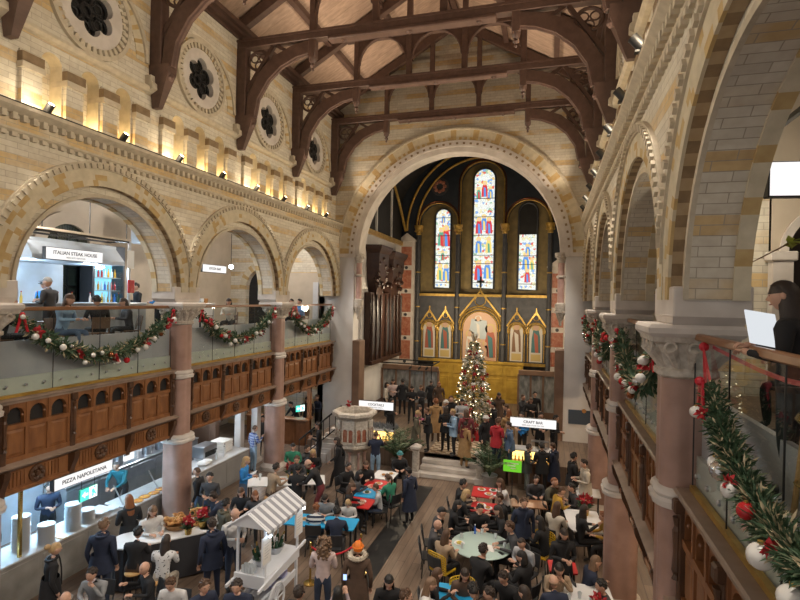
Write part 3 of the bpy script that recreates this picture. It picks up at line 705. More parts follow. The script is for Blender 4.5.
# ------------------------------------------------------------------ garlands
vary('fir', (.028, .065, .03), (.05, .10, .045), .7, 6)
vary('fir_light', (.09, .13, .07), (.14, .17, .09), .7, 6)
vary('gold_leaf', (.42, .34, .2), (.55, .46, .30), .5, 6)
mat('red_velvet', (.36, .012, .018), .6); mat('red_gloss', (.42, .015, .02), .2); mat('bauble_white', (.72, .70, .66), .25); mat('bauble_copper', (.25, .08, .03), .2, .7); mat('bauble_silver', (.6, .6, .6), .2, .9)
mat('ribbon_red', (.5, .015, .03), .35)
def sprig(mb, c, d, ln, wd, m):
    d = d.normalized(); s = d.cross(Vector((rnd.uniform(-1, 1), rnd.uniform(-1, 1), rnd.uniform(-1, 1)))).normalized() * wd
    p = Vector(c); q = p + d * ln; k = d.cross(s).normalized() * wd * .5; h = p + d * ln * .5
    mb.add([p - s * .3, h - s + k, q, h + s + k, p + s * .3], [(0, 1, 3, 4), (1, 2, 3)], m)
def poinsettia(name, parent, loc, r, m='red_velvet'):
    mb = MB(); c = Vector(loc)
    for k in range(9):
        a = k * 2 * PI / 9 + rnd.random(); e = rnd.uniform(-.2, .7); d = Vector((math.cos(a) * math.cos(e), math.sin(e) - .1, math.sin(a) * math.cos(e)))
        sprig(mb, c, d, r, r * .3, 0)
    mb.ball(c, r * .16, 1, 6, 4)
    return mb.build(name, [m, 'gold_leaf'], parent)
def make_garland(L, sag, rad, n, seed, nb, label, loc, group, rz, fl=.75, nd=1):
    """hangs from both ends; local y along, x towards the nave"""
    global rnd
    rnd = random.Random(seed)
    t = thing('christmas_garland', label, 'garland', loc, rz, group)
    def at(k): return Vector((.0, (k - .5) * L, -sag * (1 - (2 * k - 1) ** 2)))
    mb = MB(); mb.tube([at(i / 20) for i in range(21)], rad * .3, 6, 0)
    for i in range(n):
        k = rnd.random(); p = at(k); ed = min(1, 4 * min(k, 1 - k) + .45)
        d = Vector((rnd.gauss(.15, .6), rnd.gauss(0, .8), rnd.gauss(-.1, .6)))
        if d.length < .1: continue
        u = rnd.random(); d.normalize(); sprig(mb, p + d * rad * rnd.uniform(.1, .6), d + Vector((0, rnd.gauss(0, .5), rnd.gauss(0, .3))), rad * ed * rnd.uniform(.35, .8) * (.5 + .5 * nd), rad * .085 * nd, 0 if u < .62 else (1 if u < .86 else 2))
    mb.build('foliage', ['fir', 'fir_light', 'gold_leaf'], t)
    kinds = ['bauble_white'] * 5 + ['bauble_silver'] * 2 + ['bauble_copper', 'red_gloss']
    for i in range(nb):
        k = (i + .5 + rnd.uniform(-.3, .3)) / nb; p = at(k) + Vector((rad * rnd.uniform(.5, .85), 0, rad * rnd.uniform(-1.0, .25)))
        r = rnd.uniform(.045, .075) * (1 if rad > .2 else 1.15)
        mb = MB(); mb.ball(p, r, 0, 12, 8); mb.lathe((p.x, p.y, p.z + r * .92), [(r * .25, 0), (r * .25, r * .25), (.001, r * .3)], 8, 1)
        mb.build('bauble', [rnd.choice(kinds), 'gilt'], t, smooth=60)
    for k in (.08, .3, .52, .74, .93):
        p = at(k) + Vector((rad * .7, 0, rad * rnd.uniform(-.4, .3))); poinsettia('poinsettia', t, p, rad * fl)
    for k in (.02, .98):
        p = at(k); mb = MB()
        for s in (-1, 1): mb.loft([[(p.x + .08, p.y + s * a, p.z + b), (p.x + .1, p.y + s * a, p.z + b), (p.x + .1, p.y + s * (a + .05), p.z + b), (p.x + .08, p.y + s * (a + .05), p.z + b)] for a, b in ((0, .1), (.03, -.05), (.09, -.25))])
        mb.ball((p.x + .1, p.y, p.z + .1), .045, 0, 8, 5); mb.build('ribbon', 'ribbon_red', t)
    return t
glab = {('L', 1): 'fir garland with white baubles drooping in front of the steak kitchen', ('L', 2): 'fir garland with red flowers on the left rail between the granite columns', ('L', 3): 'small looking fir garland on the left rail nearest the chancel', ('R', 1): 'fir garland on the right rail behind the nearest column', ('R', 2): 'fir garland on the right rail behind the second column', ('R', 3): 'fir garland on the right rail farthest away by the chancel pier'}
for (s, b), lab in glab.items():
    a, e = BAYS[b]; c = (a + e) / 2
    make_garland((4.3 if b < 3 else 4.0) if s == 'L' else 4.0, .95 if s == 'L' else .75, .24, 2200, 11 * b + (s == 'R'), 17, lab, ((XG if s == 'L' else XM - XG) + (.2 if s == 'L' else -.17), c, 6.12 if s == 'L' else 6.0), 'garlands on the gallery rails', 0 if s == 'L' else PI, .62 if s == 'L' else .42)
make_garland(3.4, .72, .19, 9000, 77, 11, 'closest fir garland at lower right with big white bauble and gold sprigs', (XM - XG - .16, 3.62, 5.86), 'garlands on the gallery rails', PI, .38, .55)
# red ribbon swag at the near rail
mb = MB(); gx = XM - XG + .05
for pts in ([(6.05, 6.16), (5.3, 6.11), (4.8, 6.08), (4.3, 6.07), (3.6, 6.1), (2.9, 6.16)],):
    mb.loft([[(gx, y, z + .018), (gx + .008, y, z + .018), (gx + .008, y, z - .018), (gx, y, z - .018)] for y, z in pts])
t = thing('red_ribbon_bow', 'red ribbon tied to the right handrail near the column, tails hanging', 'ribbon', (gx, 6.05, 6.16))
mb.build('swag', 'ribbon_red', t, world=True)
mb = MB()
for a, b, w_ in ((-.02, -.10, .10), (.0, -.34, .10)):
    mb.loft([[(-.09 + .0 * k, a + b * k - w_ * (.3 + .5 * k) , -.40 * k), (-.075 + .0 * k, a + b * k, -.40 * k), (-.09 + .0 * k, a + b * k + w_ * (.3 + .5 * k), -.40 * k), (-.10 + .0 * k, a + b * k, -.40 * k)] for k in (0, .3, .6, 1)])
mb.build('tail', 'ribbon_red', t)
mb = MB(); mb.ball((-.08, 0, 0), .05, 0, 10, 6); mb.build('knot', 'ribbon_red', t)

# ------------------------------------------------------------------ spotlights on the cornices
mb = MB()
def make_spot():
    t = thing('spotlight', '', 'spotlight')
    mb = MB(); mb.box(-.03, .03, -.05, .05, 0, .03); mb.tube([(0, 0, .03), (0, 0, .1)], .012, 6); mb.build('mount', 'iron', t)
    mb = MB(); mb.T = Matrix.Translation((0, 0, .16)) @ Matrix.Rotation(R(-50), 4, 'Y')
    mb.lathe((-.13, 0, 0), [(.001, 0), (.07, 0), (.075, .03), (.075, .2), (.08, .22), (.07, .225), (.065, .2), (.001, .2)], 12, axis='x'); mb.build('head', 'iron', t, smooth=40)
    mb = MB(); mb.T = Matrix.Translation((0, 0, .16)) @ Matrix.Rotation(R(-50), 4, 'Y'); mb.lathe((.075, 0, 0), [(.06, 0), (.06, .012), (.001, .016)], 12, axis='x'); mb.build('lens', 'lamp_warm', t)
    return t
sp0 = make_spot(); n_ = 0
for s in 'LR':
    for i in range(11):
        y = 2.2 + 1.89 * i
        loc = (-9.76, y, 10.13) if s == 'L' else (XM + 9.62, y, 10.13)
        lab = 'small black spotlight on the %s cornice, %s from the chancel' % ('left' if s == 'L' else 'right', ['eleventh', 'tenth', 'ninth', 'eighth', 'seventh', 'sixth', 'fifth', 'fourth', 'third', 'second', 'first'][i])
        if n_ == 0: sp0.location = loc; sp0['label'] = lab; sp0['group'] = 'cornice spotlights'
        else: dup(sp0, loc, 0 if s == 'L' else PI, lab, 'cornice spotlights')
        n_ += 1
for s, x in (('left', -9.69), ('right', XM + 9.69)):
    mb = MB(); mb.box(x - .025, x + .025, COLY[0], PIER - .02, 10.13, 10.16)
    tag(mb.build('lighting_track', 'iron'), 'thin black lighting track along the %s cornice' % s, 'track')

# ------------------------------------------------------------------ chancel
CB = 31.0; PZ = .68
mb = MB()
mb.box(-9.6, 1.6, 19.3, CB + .2, 0, PZ); struct(mb.build('floor', 'floor_boards'), 'raised floor of the chancel', 'floor')
mb = MB()
for k in range(4): mb.box(-4.62, -2.42, 18.4 + .3 * k, 19.3 if k < 3 else 19.45, .17 * k, .17 * (k + 1) - (.001 if k == 3 else 0), 0, .02)
struct(mb.build('trim_2', 'pale_stone'), 'broad stone steps up to the chancel', 'steps')
mb = MB(); mb.box(-4.5, -2.5, 19.35, 22.4, PZ, PZ + .012)
m = mat('rug_pattern', (.45, .36, .25), .9); nt, L, b = nodes(m)
ck = N(nt, 'ShaderNodeTexChecker'); ck.inputs['Scale'].default_value = 5; ck.inputs[1].default_value = (.55, .45, .32, 1); ck.inputs[2].default_value = (.26, .17, .10, 1)
L.new(N(nt, 'ShaderNodeNewGeometry').outputs['Position'], ck.inputs[0]); L.new(ck.outputs[0], b.inputs[0])
tag(mb.build('patterned_carpet', 'rug_pattern'), 'chequered pale carpet at the top of the chancel steps', 'carpet')
mb = MB(); mb.box(-4.5, -3.85, 9.5, 17.6, 0, .008); tag(mb.build('dark_runner', 'iron'), 'long dark strip mat on the floor beside the red tables', 'mat')
for x, lab in ((-4.72, 'carved stone newel post left of the chancel steps'), (-2.34, 'carved stone newel post right of the chancel steps')):
    t = thing('newel_post', lab, 'post', (x, 18.45, 0))
    mb = MB(); mb.box(-.17, .17, -.17, .17, 0, .22, 0, .02); mb.build('plinth', 'pale_stone', t)
    mb = MB(); mb.box(-.11, .11, -.11, .11, .22, .98, 0, .02)
    for a in range(4): mb.T = Matrix.Rotation(a * PI / 2, 4, 'Z'); mb.box(.11, .125, -.06, .06, .32, .88)
    mb.T = None; mb.build('shaft', 'carved_stone', t)
    mb = MB(); mb.loft([[(s * q, r * q, z) for s, r in ((-1, -1), (1, -1), (1, 1), (-1, 1))] for q, z in ((.11, .98), (.18, 1.06), (.18, 1.14), (.02, 1.24))]); mb.build('cap', 'pale_stone', t)
# back wall with three recesses
mb = MB()
for (u0, u1, c, r, zs, zt) in ((-9.6, -5.45, -6.68, 1.17, 11.25, 16.5), (-5.45, -2.66, -4.06, 1.27, 13.55, 16.5), (-2.66, 1.6, -1.37, 1.19, 11.25, 16.5)):
    archwall(mb, TF, u0, u1, 7.0, zs, r, c, zt, CB - .45, CB, 28, 0, 0)
    mb.box(c - r, c + r, CB - .05, CB + .2, 7.0, zs + r, 1)
    for e, m_ in ((.02, 2), (.13, 3)):
        mb.tube([(c - r - e, CB - .47, 10.0)] + [(c - (r + e) * math.cos(PI * i / 24), CB - .47, zs + (r + e) * math.sin(PI * i / 24)) for i in range(25)] + [(c + r + e, CB - .47, 10.0)], .045 if m_ == 2 else .03, 6, m_)
mb.box(-9.6, 1.6, CB - .2, CB + .2, 0, 7.0, 5)
struct(mb.build('wall_back', ['dark_blue', 'ochre_panel', 'gilt', 'bauble_copper', 'near_black', 'dark_slate']), 'dark painted back wall of the chancel with three tall recesses', 'wall')
mb = MB()   # ribbed vault arches
for s in (-1, 1):
    for ex, y, rr_ in ((0, CB - .5, 4.6), (.5, CB - .48, 4.0)):
        mb.tube([(-4.06 + s * rr_ * math.cos(PI / 2 * i / 14), y, 10.8 + (rr_ + .3) * math.sin(PI / 2 * i / 14)) for i in range(15)], .07, 6, 0)
    mb.tube([(-4.06 + s * 4.7, CB - .5 - 4.5 * i / 12 , 10.8 + 3 * math.sin(PI / 2 * i / 12)) for i in range(13)], .08, 6, 0)
struct(mb.build('trim_3', 'gilt'), 'gilded ribs of the dark chancel vault', 'ribs')
for x, lab in ((-7.1, 'left'), (-1.0, 'right')):
    mb = MB(); c = (x + .45, CB - .46, 13.45)
    mb.lathe((c[0], CB - .45, c[2]), [(.55, 0), (.55, -.03), (.47, -.04), (.001, -.02)], 20, axis='y')
    for k in range(8): mb.ball((c[0] + .3 * math.cos(k * PI / 4), CB - .5, c[2] + .3 * math.sin(k * PI / 4)), .12, 1, 8, 5, 1, .3, 1)
    tag(mb.build('painted_roundel', ['dark_slate', 'red_marble']), 'faded painted roundel on the dark chancel wall, %s of the tall window' % lab, 'roundel')
mb = MB()
n = 16
for i in range(n):       # barrel vault
    t0, t1 = PI * i / n, PI * (i + 1) / n
    p = lambda t: (-4.03 + 5.6 * math.cos(t), 10.2 + 5.6 * math.sin(t))
    a, b = p(t0), p(t1); mb.quad((a[0], PIER + .8, a[1]), (b[0], PIER + .8, b[1]), (b[0], CB + .2, b[1]), (a[0], CB + .2, a[1]))
struct(mb.build('ceiling', 'near_black'), 'dark chancel vault', 'ceiling')
for s, x in (('left', -9.0), ('right', 1.0)):
    mb = MB(); mb.box(x, x + (-.25 if s == 'left' else .25), PIER + .8, CB, 0, 9.9, 0); mb.box(x, x + (-.25 if s == 'left' else .25), PIER + .8, CB, 10.1, 16, 1)
    mb.box(x + (.12 if s == 'left' else -.12), x, PIER + .8, CB, 9.86, 10.12, 2)
    for y in (25.6, 28.2):
        mb.box(x + (.1 if s == 'left' else -.1), x, y - .06, y + .06, 10.1, 14.5, 3)
    struct(mb.build('wall_' + s, ['white_paint', 'near_black', 'gilt', 'white_paint']), '%s side wall of the chancel, white below a gilt sill' % s, 'wall')
# stained glass
m = bpy.data.materials.new('stained_glass'); M['stained_glass'] = m; m.use_nodes = True; nt, L, b = nodes(m)
tc = N(nt, 'ShaderNodeTexCoord'); vo = N(nt, 'ShaderNodeTexVoronoi'); vo.inputs['Scale'].default_value = 7.5; vo.feature = 'F1'
L.new(tc.outputs['Object'], vo.inputs['Vector'])
hs = N(nt, 'ShaderNodeSeparateColor'); L.new(vo.outputs['Color'], hs.inputs[0])
cr = N(nt, 'ShaderNodeValToRGB'); cr.color_ramp.interpolation = 'CONSTANT'
els = [(0, (.88, .92, .86)), (.38, (.92, .85, .5)), (.46, (.85, .93, .9)), (.62, (.25, .45, .85)), (.68, (.92, .94, .88)), (.82, (.8, .15, .12)), (.87, (.92, .9, .75)), (.94, (.35, .6, .4)), (.97, (.9, .6, .2))]
e = cr.color_ramp.elements
while len(e) < len(els): e.new(.5)
for q, (p, c) in zip(e, els): q.position = p; q.color = (*c, 1)
L.new(hs.outputs[0], cr.inputs[0])
ve = N(nt, 'ShaderNodeTexVoronoi', feature='DISTANCE_TO_EDGE'); ve.inputs['Scale'].default_value = 7.5; L.new(tc.outputs['Object'], ve.inputs['Vector'])
ld = math_(nt, L, 'GREATER_THAN', ve.outputs['Distance'], .014)
mx = N(nt, 'ShaderNodeMix', data_type='RGBA'); mx.inputs[6].default_value = (.1, .1, .1, 1); L.new(ld, mx.inputs[0]); L.new(cr.outputs[0], mx.inputs[7])
L.new(mx.outputs[2], b.inputs['Emission Color']); b.inputs['Emission Strength'].default_value = .74; b.inputs['Base Color'].default_value = (.05, .05, .05, 1)
for nm, c in (('red', (.75, .05, .06)), ('blue', (.1, .32, .8)), ('gold', (.95, .72, .2)), ('green', (.12, .42, .28)), ('white', (.95, .95, .9)), ('flesh', (.9, .6, .42))): emit('pane_' + nm, c, .72)
def stained(label, c, hw, z0, z1, round_top, figs, dark_to=None):
    t = thing('stained_glass_window', label, 'window', (c, CB - .1, z0), 0, 'chancel windows')
    zs = z1 - hw if round_top else z1
    out = [(-hw, 0), (hw, 0)] + [(hw * math.cos(PI * i / 16), zs - z0 + hw * math.sin(PI * i / 16)) for i in range(17)] if round_top else [(-hw, 0), (hw, 0), (hw, z1 - z0), (-hw, z1 - z0)]
    mb = MB(); mb.prism(out, 'y', 0, -.03); mb.build('pane', 'stained_glass', t)
    if dark_to:
        mb = MB(); zt = dark_to - hw; mb.prism([(-hw, z1 - z0), (hw, z1 - z0)] + [(hw * math.cos(PI * i / 16), zt - z0 + hw * math.sin(PI * i / 16)) for i in range(17)], 'y', 0, -.03); mb.build('unlit_pane', 'near_black', t)
    mb = MB(); H_ = (dark_to or z1) - z0
    full = [(-hw, 0)] + [(-hw * math.cos(PI * i / 16), (dark_to or z1) - hw - z0 + hw * math.sin(PI * i / 16)) for i in range(17)] + [(hw, 0)]
    mb.tube([(x, -.05, z) for x, z in full] + [(-hw, -.05, 0)], .06, 6)
    for z in [zz for zz in (.35, 1.5, 2.0, 3.2, 4.3, 5.4) if zz < z1 - z0 - .3]: mb.box(-hw, hw, -.05, -.03, z - .018, z + .018)
    mb.build('frame', 'dark_slate', t)
    mb = MB()
    cols = ['pane_red', 'pane_blue', 'pane_gold', 'pane_green', 'pane_white', 'pane_flesh']
    for (x, z, h, m_) in figs:      # robed figures: robe, shoulders, head, halo
        w_ = h * .2
        mb.prism([(x - w_, z), (x + w_, z), (x + w_ * .9, z + h * .5), (x + w_ * .55, z + h * .76), (x - w_ * .55, z + h * .76), (x - w_ * .9, z + h * .5)], 'y', -.03, -.036, m_)
        mb.prism([(x - w_ * .2, z), (x + w_ * .5, z), (x + w_ * .3, z + h * .55), (x - w_ * .3, z + h * .62)], 'y', -.036, -.039, (m_ + 1) % 4)
        mb.prism([(x + h * .15 * math.cos(2 * PI * i / 12), z + h * .86 + h * .15 * math.sin(2 * PI * i / 12)) for i in range(12)], 'y', -.03, -.036, 2)
        mb.prism([(x + h * .085 * math.cos(2 * PI * i / 10), z + h * .85 + h * .1 * math.sin(2 * PI * i / 10)) for i in range(10)], 'y', -.036, -.04, 5)
    mb.build('painted_figure', cols, t)
stained('tall stained glass window in the middle of the chancel wall, highest of the three', -3.98, .65, 7.3, 14.5, True, [(-.28, .5, 1.2, 0), (.25, .6, 1.1, 1), (-.3, 2.15, .95, 1), (.3, 2.15, .95, 2), (-.3, 3.3, 1.0, 0), (.3, 3.3, 1.0, 0), (0, 3.5, .95, 1), (0, 5.5, .95, 0), (-.35, 5.4, .7, 3), (.35, 5.4, .7, 1)])
stained('stained glass window left of the tall middle one, figure in red robe', -6.46, .49, 7.3, 12.15, True, [(-.15, .5, 1.0, 2), (.22, .45, 1.0, 1), (0, 1.7, .6, 3), (-.1, 2.6, 1.1, 3), (.18, 2.55, 1.3, 0), (0, 4.0, .55, 1)])
stained('stained glass window right of the tall middle one, dark top half', -1.40, .54, 7.25, 10.5, False, [(0, .45, .8, 0), (-.1, 1.2, 1.0, 1), (.25, 1.2, .7, 2), (0, 2.0, .7, 1)], 12.35)
# dark wall shafts
for x, k in ((-7.87, 'leftmost, by the red marble strip'), (-5.44, 'between the left and tall windows'), (-2.68, 'between the tall and right windows'), (-.14, 'rightmost, beside the white pier')):
    t = thing('wall_shaft', 'slim dark chancel wall shaft, ' + k, 'column', (x, CB - .62, 2.4), 0, 'chancel wall shafts')
    mb = MB(); mb.lathe((0, 0, 0), [(.17, 0), (.13, .1), (.13, 8.1)], 12); mb.build('shaft', 'dark_slate', t, smooth=40)
    mb = MB(); mb.lathe((0, 0, 8.1), [(.14, 0), (.17, .05), (.15, .12), (.26, .45), (.28, .5), (.28, .58)], 12)
    for j in range(6): mb.ball((.2 * math.cos(j * PI / 3), .2 * math.sin(j * PI / 3), 8.35), .07, 0, 6, 4)
    mb.build('capital', 'gilt', t, smooth=40)
    for z in (1.6, 3.7, 5.8):
        mb = MB(); mb.lathe((0, 0, z), [(.135, 0), (.16, .02), (.16, .06), (.135, .08)], 12); mb.build('ring', 'gilt', t, smooth=40)
# red marble strips
for x, z1, lab in ((-8.62, 10.2, 'tall red marble panelled pilaster left of the chancel windows'), (.33, 8.6, 'red marble panelled pilaster half hidden by the right chancel pier')):
    t = thing('marble_pilaster', lab, 'pilaster', (x, CB - .52, 2.5))
    h = z1 - 2.5
    mb = MB(); mb.box(-.55, .55, -.08, .3, 0, h, 0, .02); mb.prism([(-.6, h), (.6, h), (0, h + .45)], 'y', -.1, .3); mb.box(-.62, .62, -.12, .3, h - .08, h + .02, 0, .02); mb.build('surround', 'pale_stone', t)
    nn = 5; ph = (h - .5) / nn
    for k in range(nn):
        mb = MB(); mb.box(-.33, .33, -.11, -.07, .25 + ph * k + .15, .25 + ph * (k + 1) - .15, 0, .01); mb.build('red_panel', 'red_marble', t)
        mb = MB(); mb.lathe((0, -.08, .25 + ph * k), [(.1, 0), (.1, -.03), (.001, -.04)], 10, axis='y'); mb.build('boss', 'dark_slate', t)
# reredos
t = thing('reredos', 'gilded painted altar screen with five gabled arches under the windows', 'altar screen', (-4.04, CB - .55, 2.9))
mb = MB(); mb.box(-3.75, 3.8, -.02, .2, 0, 4.0, 0); mb.box(-3.75, 3.8, -.1, .2, 3.9, 4.05, 1); mb.box(-3.75, 3.8, -.08, .2, -.05, .12, 1); mb.build('backboard', ['dark_slate', 'gilt'], t)
mat('paint_sky', (.38, .43, .46), .6); mat('paint_gold', (.5, .38, .15), .5); mat('paint_red', (.35, .10, .06), .6); mat('paint_teal', (.06, .16, .17), .6); mat('paint_flesh', (.5, .32, .22), .6); mat('paint_brown', (.2, .11, .06), .6); mat('paint_white', (.55, .52, .47), .6)
PCOL = ['paint_sky', 'paint_gold', 'paint_red', 'paint_teal', 'paint_flesh', 'paint_brown', 'paint_white']
def niche(c, hw, z0, zs, za, robe, big=False):
    mb = MB(); mb.prism([(c - hw, z0), (c + hw, z0)] + [(c + hw * math.cos(PI * i / 14), zs + hw * math.sin(PI * i / 14)) for i in range(15)], 'y', -.02, -.04, 6 if not big else 4)
    def fig(x, z, h, m_, w_=None):
        w_ = w_ or h * .155
        mb.prism([(x + h * .16 * math.cos(2 * PI * i / 12), z + h * .88 + h * .16 * math.sin(2 * PI * i / 12)) for i in range(12)], 'y', -.04, -.05, 1 if m_ != 0 else 6)
        mb.prism([(x - w_, z), (x + w_, z), (x + w_ * .9, z + h * .55), (x + w_ * .6, z + h * .78), (x - w_ * .6, z + h * .78), (x - w_ * .9, z + h * .5)], 'y', -.04, -.06, m_)
        mb.prism([(x - w_ * .1, z), (x + w_ * .6, z), (x + w_ * .4, z + h * .6), (x - w_ * .5, z + h * .7)], 'y', -.06, -.066, {2: 3, 3: 2, 5: 6, 0: 6}.get(m_, 4))
        mb.prism([(x + h * .1 * math.cos(2 * PI * i / 10), z + h * .88 + h * .12 * math.sin(2 * PI * i / 10)) for i in range(10)], 'y', -.04, -.062, 4)
    if big:
        mb.prism([(c - hw * .7, zs - .6), (c + hw * .5, zs - .6), (c + hw * .4, zs + .5), (c - hw * .5, zs + .6)], 'y', -.04, -.05, 0)
        fig(c - .1, zs - .55, 1.3, 0); fig(c + hw * .62, z0 + .2, 1.9, 2, .32); fig(c - hw * .6, z0 + .3, 1.4, 6); fig(c - .1, z0 + .2, 1.1, 5); fig(c + .35, z0 + .1, 1.0, 4)
    else:
        fig(c, z0 + .55, 1.65, robe); mb.prism([(c - hw * .75, z0 + .06), (c + hw * .75, z0 + .06), (c + hw * .75, z0 + .45), (c - hw * .75, z0 + .45)], 'y', -.04, -.055, 1)
    mb.build('painted_panel', PCOL, t)
    mb = MB()
    for e, r_ in ((.04, .04), (.14, .045)) if not big else ((.05, .05), (.2, .06), (.33, .045)):
        mb.tube([(c - hw - e, -.06, zs - .1)] + [(c - (hw + e) * math.cos(PI * i / 16), -.06, zs + (hw + e) * math.sin(PI * i / 16)) for i in range(17)] + [(c + hw + e, -.06, zs - .1)], r_, 6)
    for s in (-1, 1): mb.bar((c + s * (hw + .2), -.06, zs + hw * .75), (c, -.06, za), .09, .09); mb.tube([(c + s * (hw + .09), -.06, z0), (c + s * (hw + .09), -.06, zs - .1)], .035, 6); mb.ball((c + s * (hw + .09), -.06, zs - .1), .09, 0, 6, 4)
    mb.tube([(c + .16 * math.cos(2 * PI * i / 12) * (2 if big else 1), -.06, (zs + hw + za) / 2 + .06 + .16 * math.sin(2 * PI * i / 12) * (2 if big else 1)) for i in range(12)], .03, 6, 0, True)
    mb.box(c - .03, c + .03, -.09, -.03, za, za + .25)
    mb.build('gilded_arch', 'gilt', t)
for c, rb in ((-3.06, 2), (-2.08, 3), (2.13, 5), (3.22, 3)): niche(c, .36, .2, 1.95, 3.05, rb)
niche(0, 1.0, .15, 2.0, 4.25, 0, True)
mb = MB(); mb.box(-.06, .06, -.1, -.02, 4.45, 5.1); mb.box(-.22, .22, -.1, -.02, 4.75, 4.87); mb.build('cross', 'iron', t)
# gold dado and marble screens
t = thing('gold_panelling', 'gold panelled dado behind the christmas tree', 'panelling', (-4.04, CB - .75, PZ))
mb = MB(); mb.box(-2.7, 2.55, -.1, .15, 0, 2.3); mb.box(-2.75, 2.6, -.16, .15, 2.2, 2.36, 0, .02); mb.build('board', 'gold_panel', t)
for k in range(5):
    c = -2.15 + 1.05 * k; mb = MB(); mb.box(c - .4, c + .4, -.14, -.1, .25, 1.4, 0, .02); mb.box(c - .28, c + .28, -.16, -.139, .4, 1.25, 0, .01); mb.build('raised_panel', 'gold_panel', t); mb = MB(); mb.box(c - .4, c + .4, -.14, -.1, 1.55, 2.1, 0, .02); mb.build('frieze_panel', 'gold_panel', t)
for x0, x1, z0, z1, lab in ((-8.9, -5.75, PZ, 2.75, 'left'), (-1.55, .9, PZ, 2.85, 'right')):
    t = thing('marble_screen', 'grey marble screen in a brown frame on the %s of the christmas tree' % lab, 'screen', ((x0 + x1) / 2, 27, z0))
    hw = (x1 - x0) / 2; h = z1 - z0; mb = MB(); mb.box(-hw, hw, -.06, .06, 0, .3); mb.box(-hw, hw, -.1, .1, h - .04, h + .22, 0, .02)
    nn = 4
    for k in range(nn + 1): xx = -hw + 2 * hw * k / nn; mb.box(xx - .05, xx + .05, -.07, .07, .3, h)
    mb.build('frame', 'brown_wall', t)
    for k in range(nn): xx = -hw + 2 * hw * k / nn; mb = MB(); mb.box(xx + .05, xx + 2 * hw / nn - .05, -.03, .03, .3, h - .04); mb.build('marble_slab', 'grey_marble', t)
# gallery rail over the screens with spot heads
t = thing('lighting_gantry', 'thin black rail with spotlights above the left marble screen', 'rail', (-7.3, 26.4, 3.1))
mb = MB(); mb.box(-1.9, 1.4, -.03, .03, 0, .06); mb.box(-1.9, -1.84, -.02, 1.6, 0, .06); mb.box(1.34, 1.4, -.02, 1.6, 0, .06); mb.box(-1.9, 1.4, 1.56, 1.62, 0, .06)
for x in (-1.8, 1.3): mb.box(x - .025, x + .025, -.02, .02, -2.42, 0)
mb.build('frame', 'iron', t)
for x in (.2, .7, 1.1): mb = MB(); mb.tube([(x, 0, 0), (x, 0, -.08)], .012, 5); mb.bar((x, 0, -.1), (x - .12, -.05, -.24), .09, .09); mb.build('spot', 'iron', t)
# organ case
t = thing('organ_case', 'dark carved organ case with bracketed towers on the left chancel wall', 'organ', (-8.98, 27.1, PZ))
mb = MB(); mb.box(0, .3, -3.0, 2.3, 2.7, 6.2); mb.box(0, .45, -3.0, 2.3, 2.55, 2.75, 0, .02); mb.box(0, .5, -3.0, 2.3, 0, .4); mb.build('case', 'organ_wood', t)
for y0, y1, zt in ((-2.9, -.9, 8.55), (-.55, 2.1, 8.45)):
    mb = MB(); yc = (y0 + y1) / 2; hy = (y1 - y0) / 2
    mb.loft([[(0, yc - hy * q, z), (d, yc - hy * q * .85, z), (d, yc + hy * q * .85, z), (0, yc + hy * q, z)] for q, d, z in ((.35, .2, 5.6), (.55, .4, 6.2), (.8, .55, 6.9), (.9, .62, 7.5), (.92, .64, zt - .35), (1.05, .74, zt - .2), (1.1, .8, zt - .05), (1.1, .8, zt + .05))])
    for k in range(22):
        y = yc + hy * .8 * (rnd.random() * 2 - 1); mb.ball((rnd.uniform(.45, .62), y, rnd.uniform(6.4, 8.0)), rnd.uniform(.1, .18), 0, 6, 4)
    mb.build('carved_tower', 'organ_wood', t)
for k, y in enumerate((-2.85, -2.2, -1.5, -.6, .1, .8, 1.5, 2.2)):
    mb = MB(); mb.tube([(.38, y, 2.75), (.38, y, 6.1)], .06, 8); mb.build('post', 'organ_wood', t)
for y in (-2.55, -1.85, -.15, .55):
    mb = MB(); mb.loft([[(.34, y + q * .24, z), (.34, y - q * .24, z), (.31, y, z)] for q, z in ((.3, 3.0), (.9, 3.6), (1, 4.6), (.6, 5.4), (.1, 5.9))]); mb.build('pipe_panel', 'dark_slate', t)
# ------------------------------------------------------------------ furniture helpers
rnd = random.Random(21)
mat('white_cloth', (.68, .68, .68), .8); mat('dark_cloth', (.03, .03, .035), .8); mat('mint_top', (.42, .54, .50), .15); mat('red_top', (.50, .02, .022), .4); mat('blue_top', (.02, .32, .62), .4)
mat('yellow_plastic', (.62, .38, .015), .4); mat('chair_dark', (.03, .032, .036), .5); mat('chair_wood', (.14, .08, .045), .5); mat('porcelain', (.66, .67, .68), .25)
mat('gold_metal', (.55, .38, .12), .25, .8); mat('exit_green', (.0, .2, .1), .5); emit('exit_glow', (.08, .75, .55), 1.1); emit('exit_white', (.8, 1, .95), 1.3)
mat('bread', (.42, .20, .06), .6); mat('bread_light', (.55, .32, .12), .6); mat('wicker', (.32, .17, .07), .7); mat('paper', (.7, .69, .66), .7); mat('amber', (.7, .3, .02), .15); mat('green_glass', (.02, .06, .03), .15)
mat('clear_glassy', (.62, .66, .68), .1); mat('bottle_yellow', (.62, .5, .1), .3); mat('pot_grey', (.32, .32, .32), .6); mat('leather_red', (.35, .03, .05), .4); mat('blue_plastic', (.03, .12, .5), .4); mat('banner_navy', (.05, .07, .10), .7)
emit('fridge_glow', (.30, .72, 1), 1.0); emit('bar_glow', (1, .62, .16), 2.2); emit('screen_glow', (.35, .5, 1), 1.4); emit('menu_lit', (.9, .95, 1), .55); emit('lime_sign', (.15, .55, .02), .7); emit('lamp_white', (.95, .97, 1), 5)
vary('stain_blue', (.48, .55, .62), (.42, .46, .50), .35, 2, metal=.15)
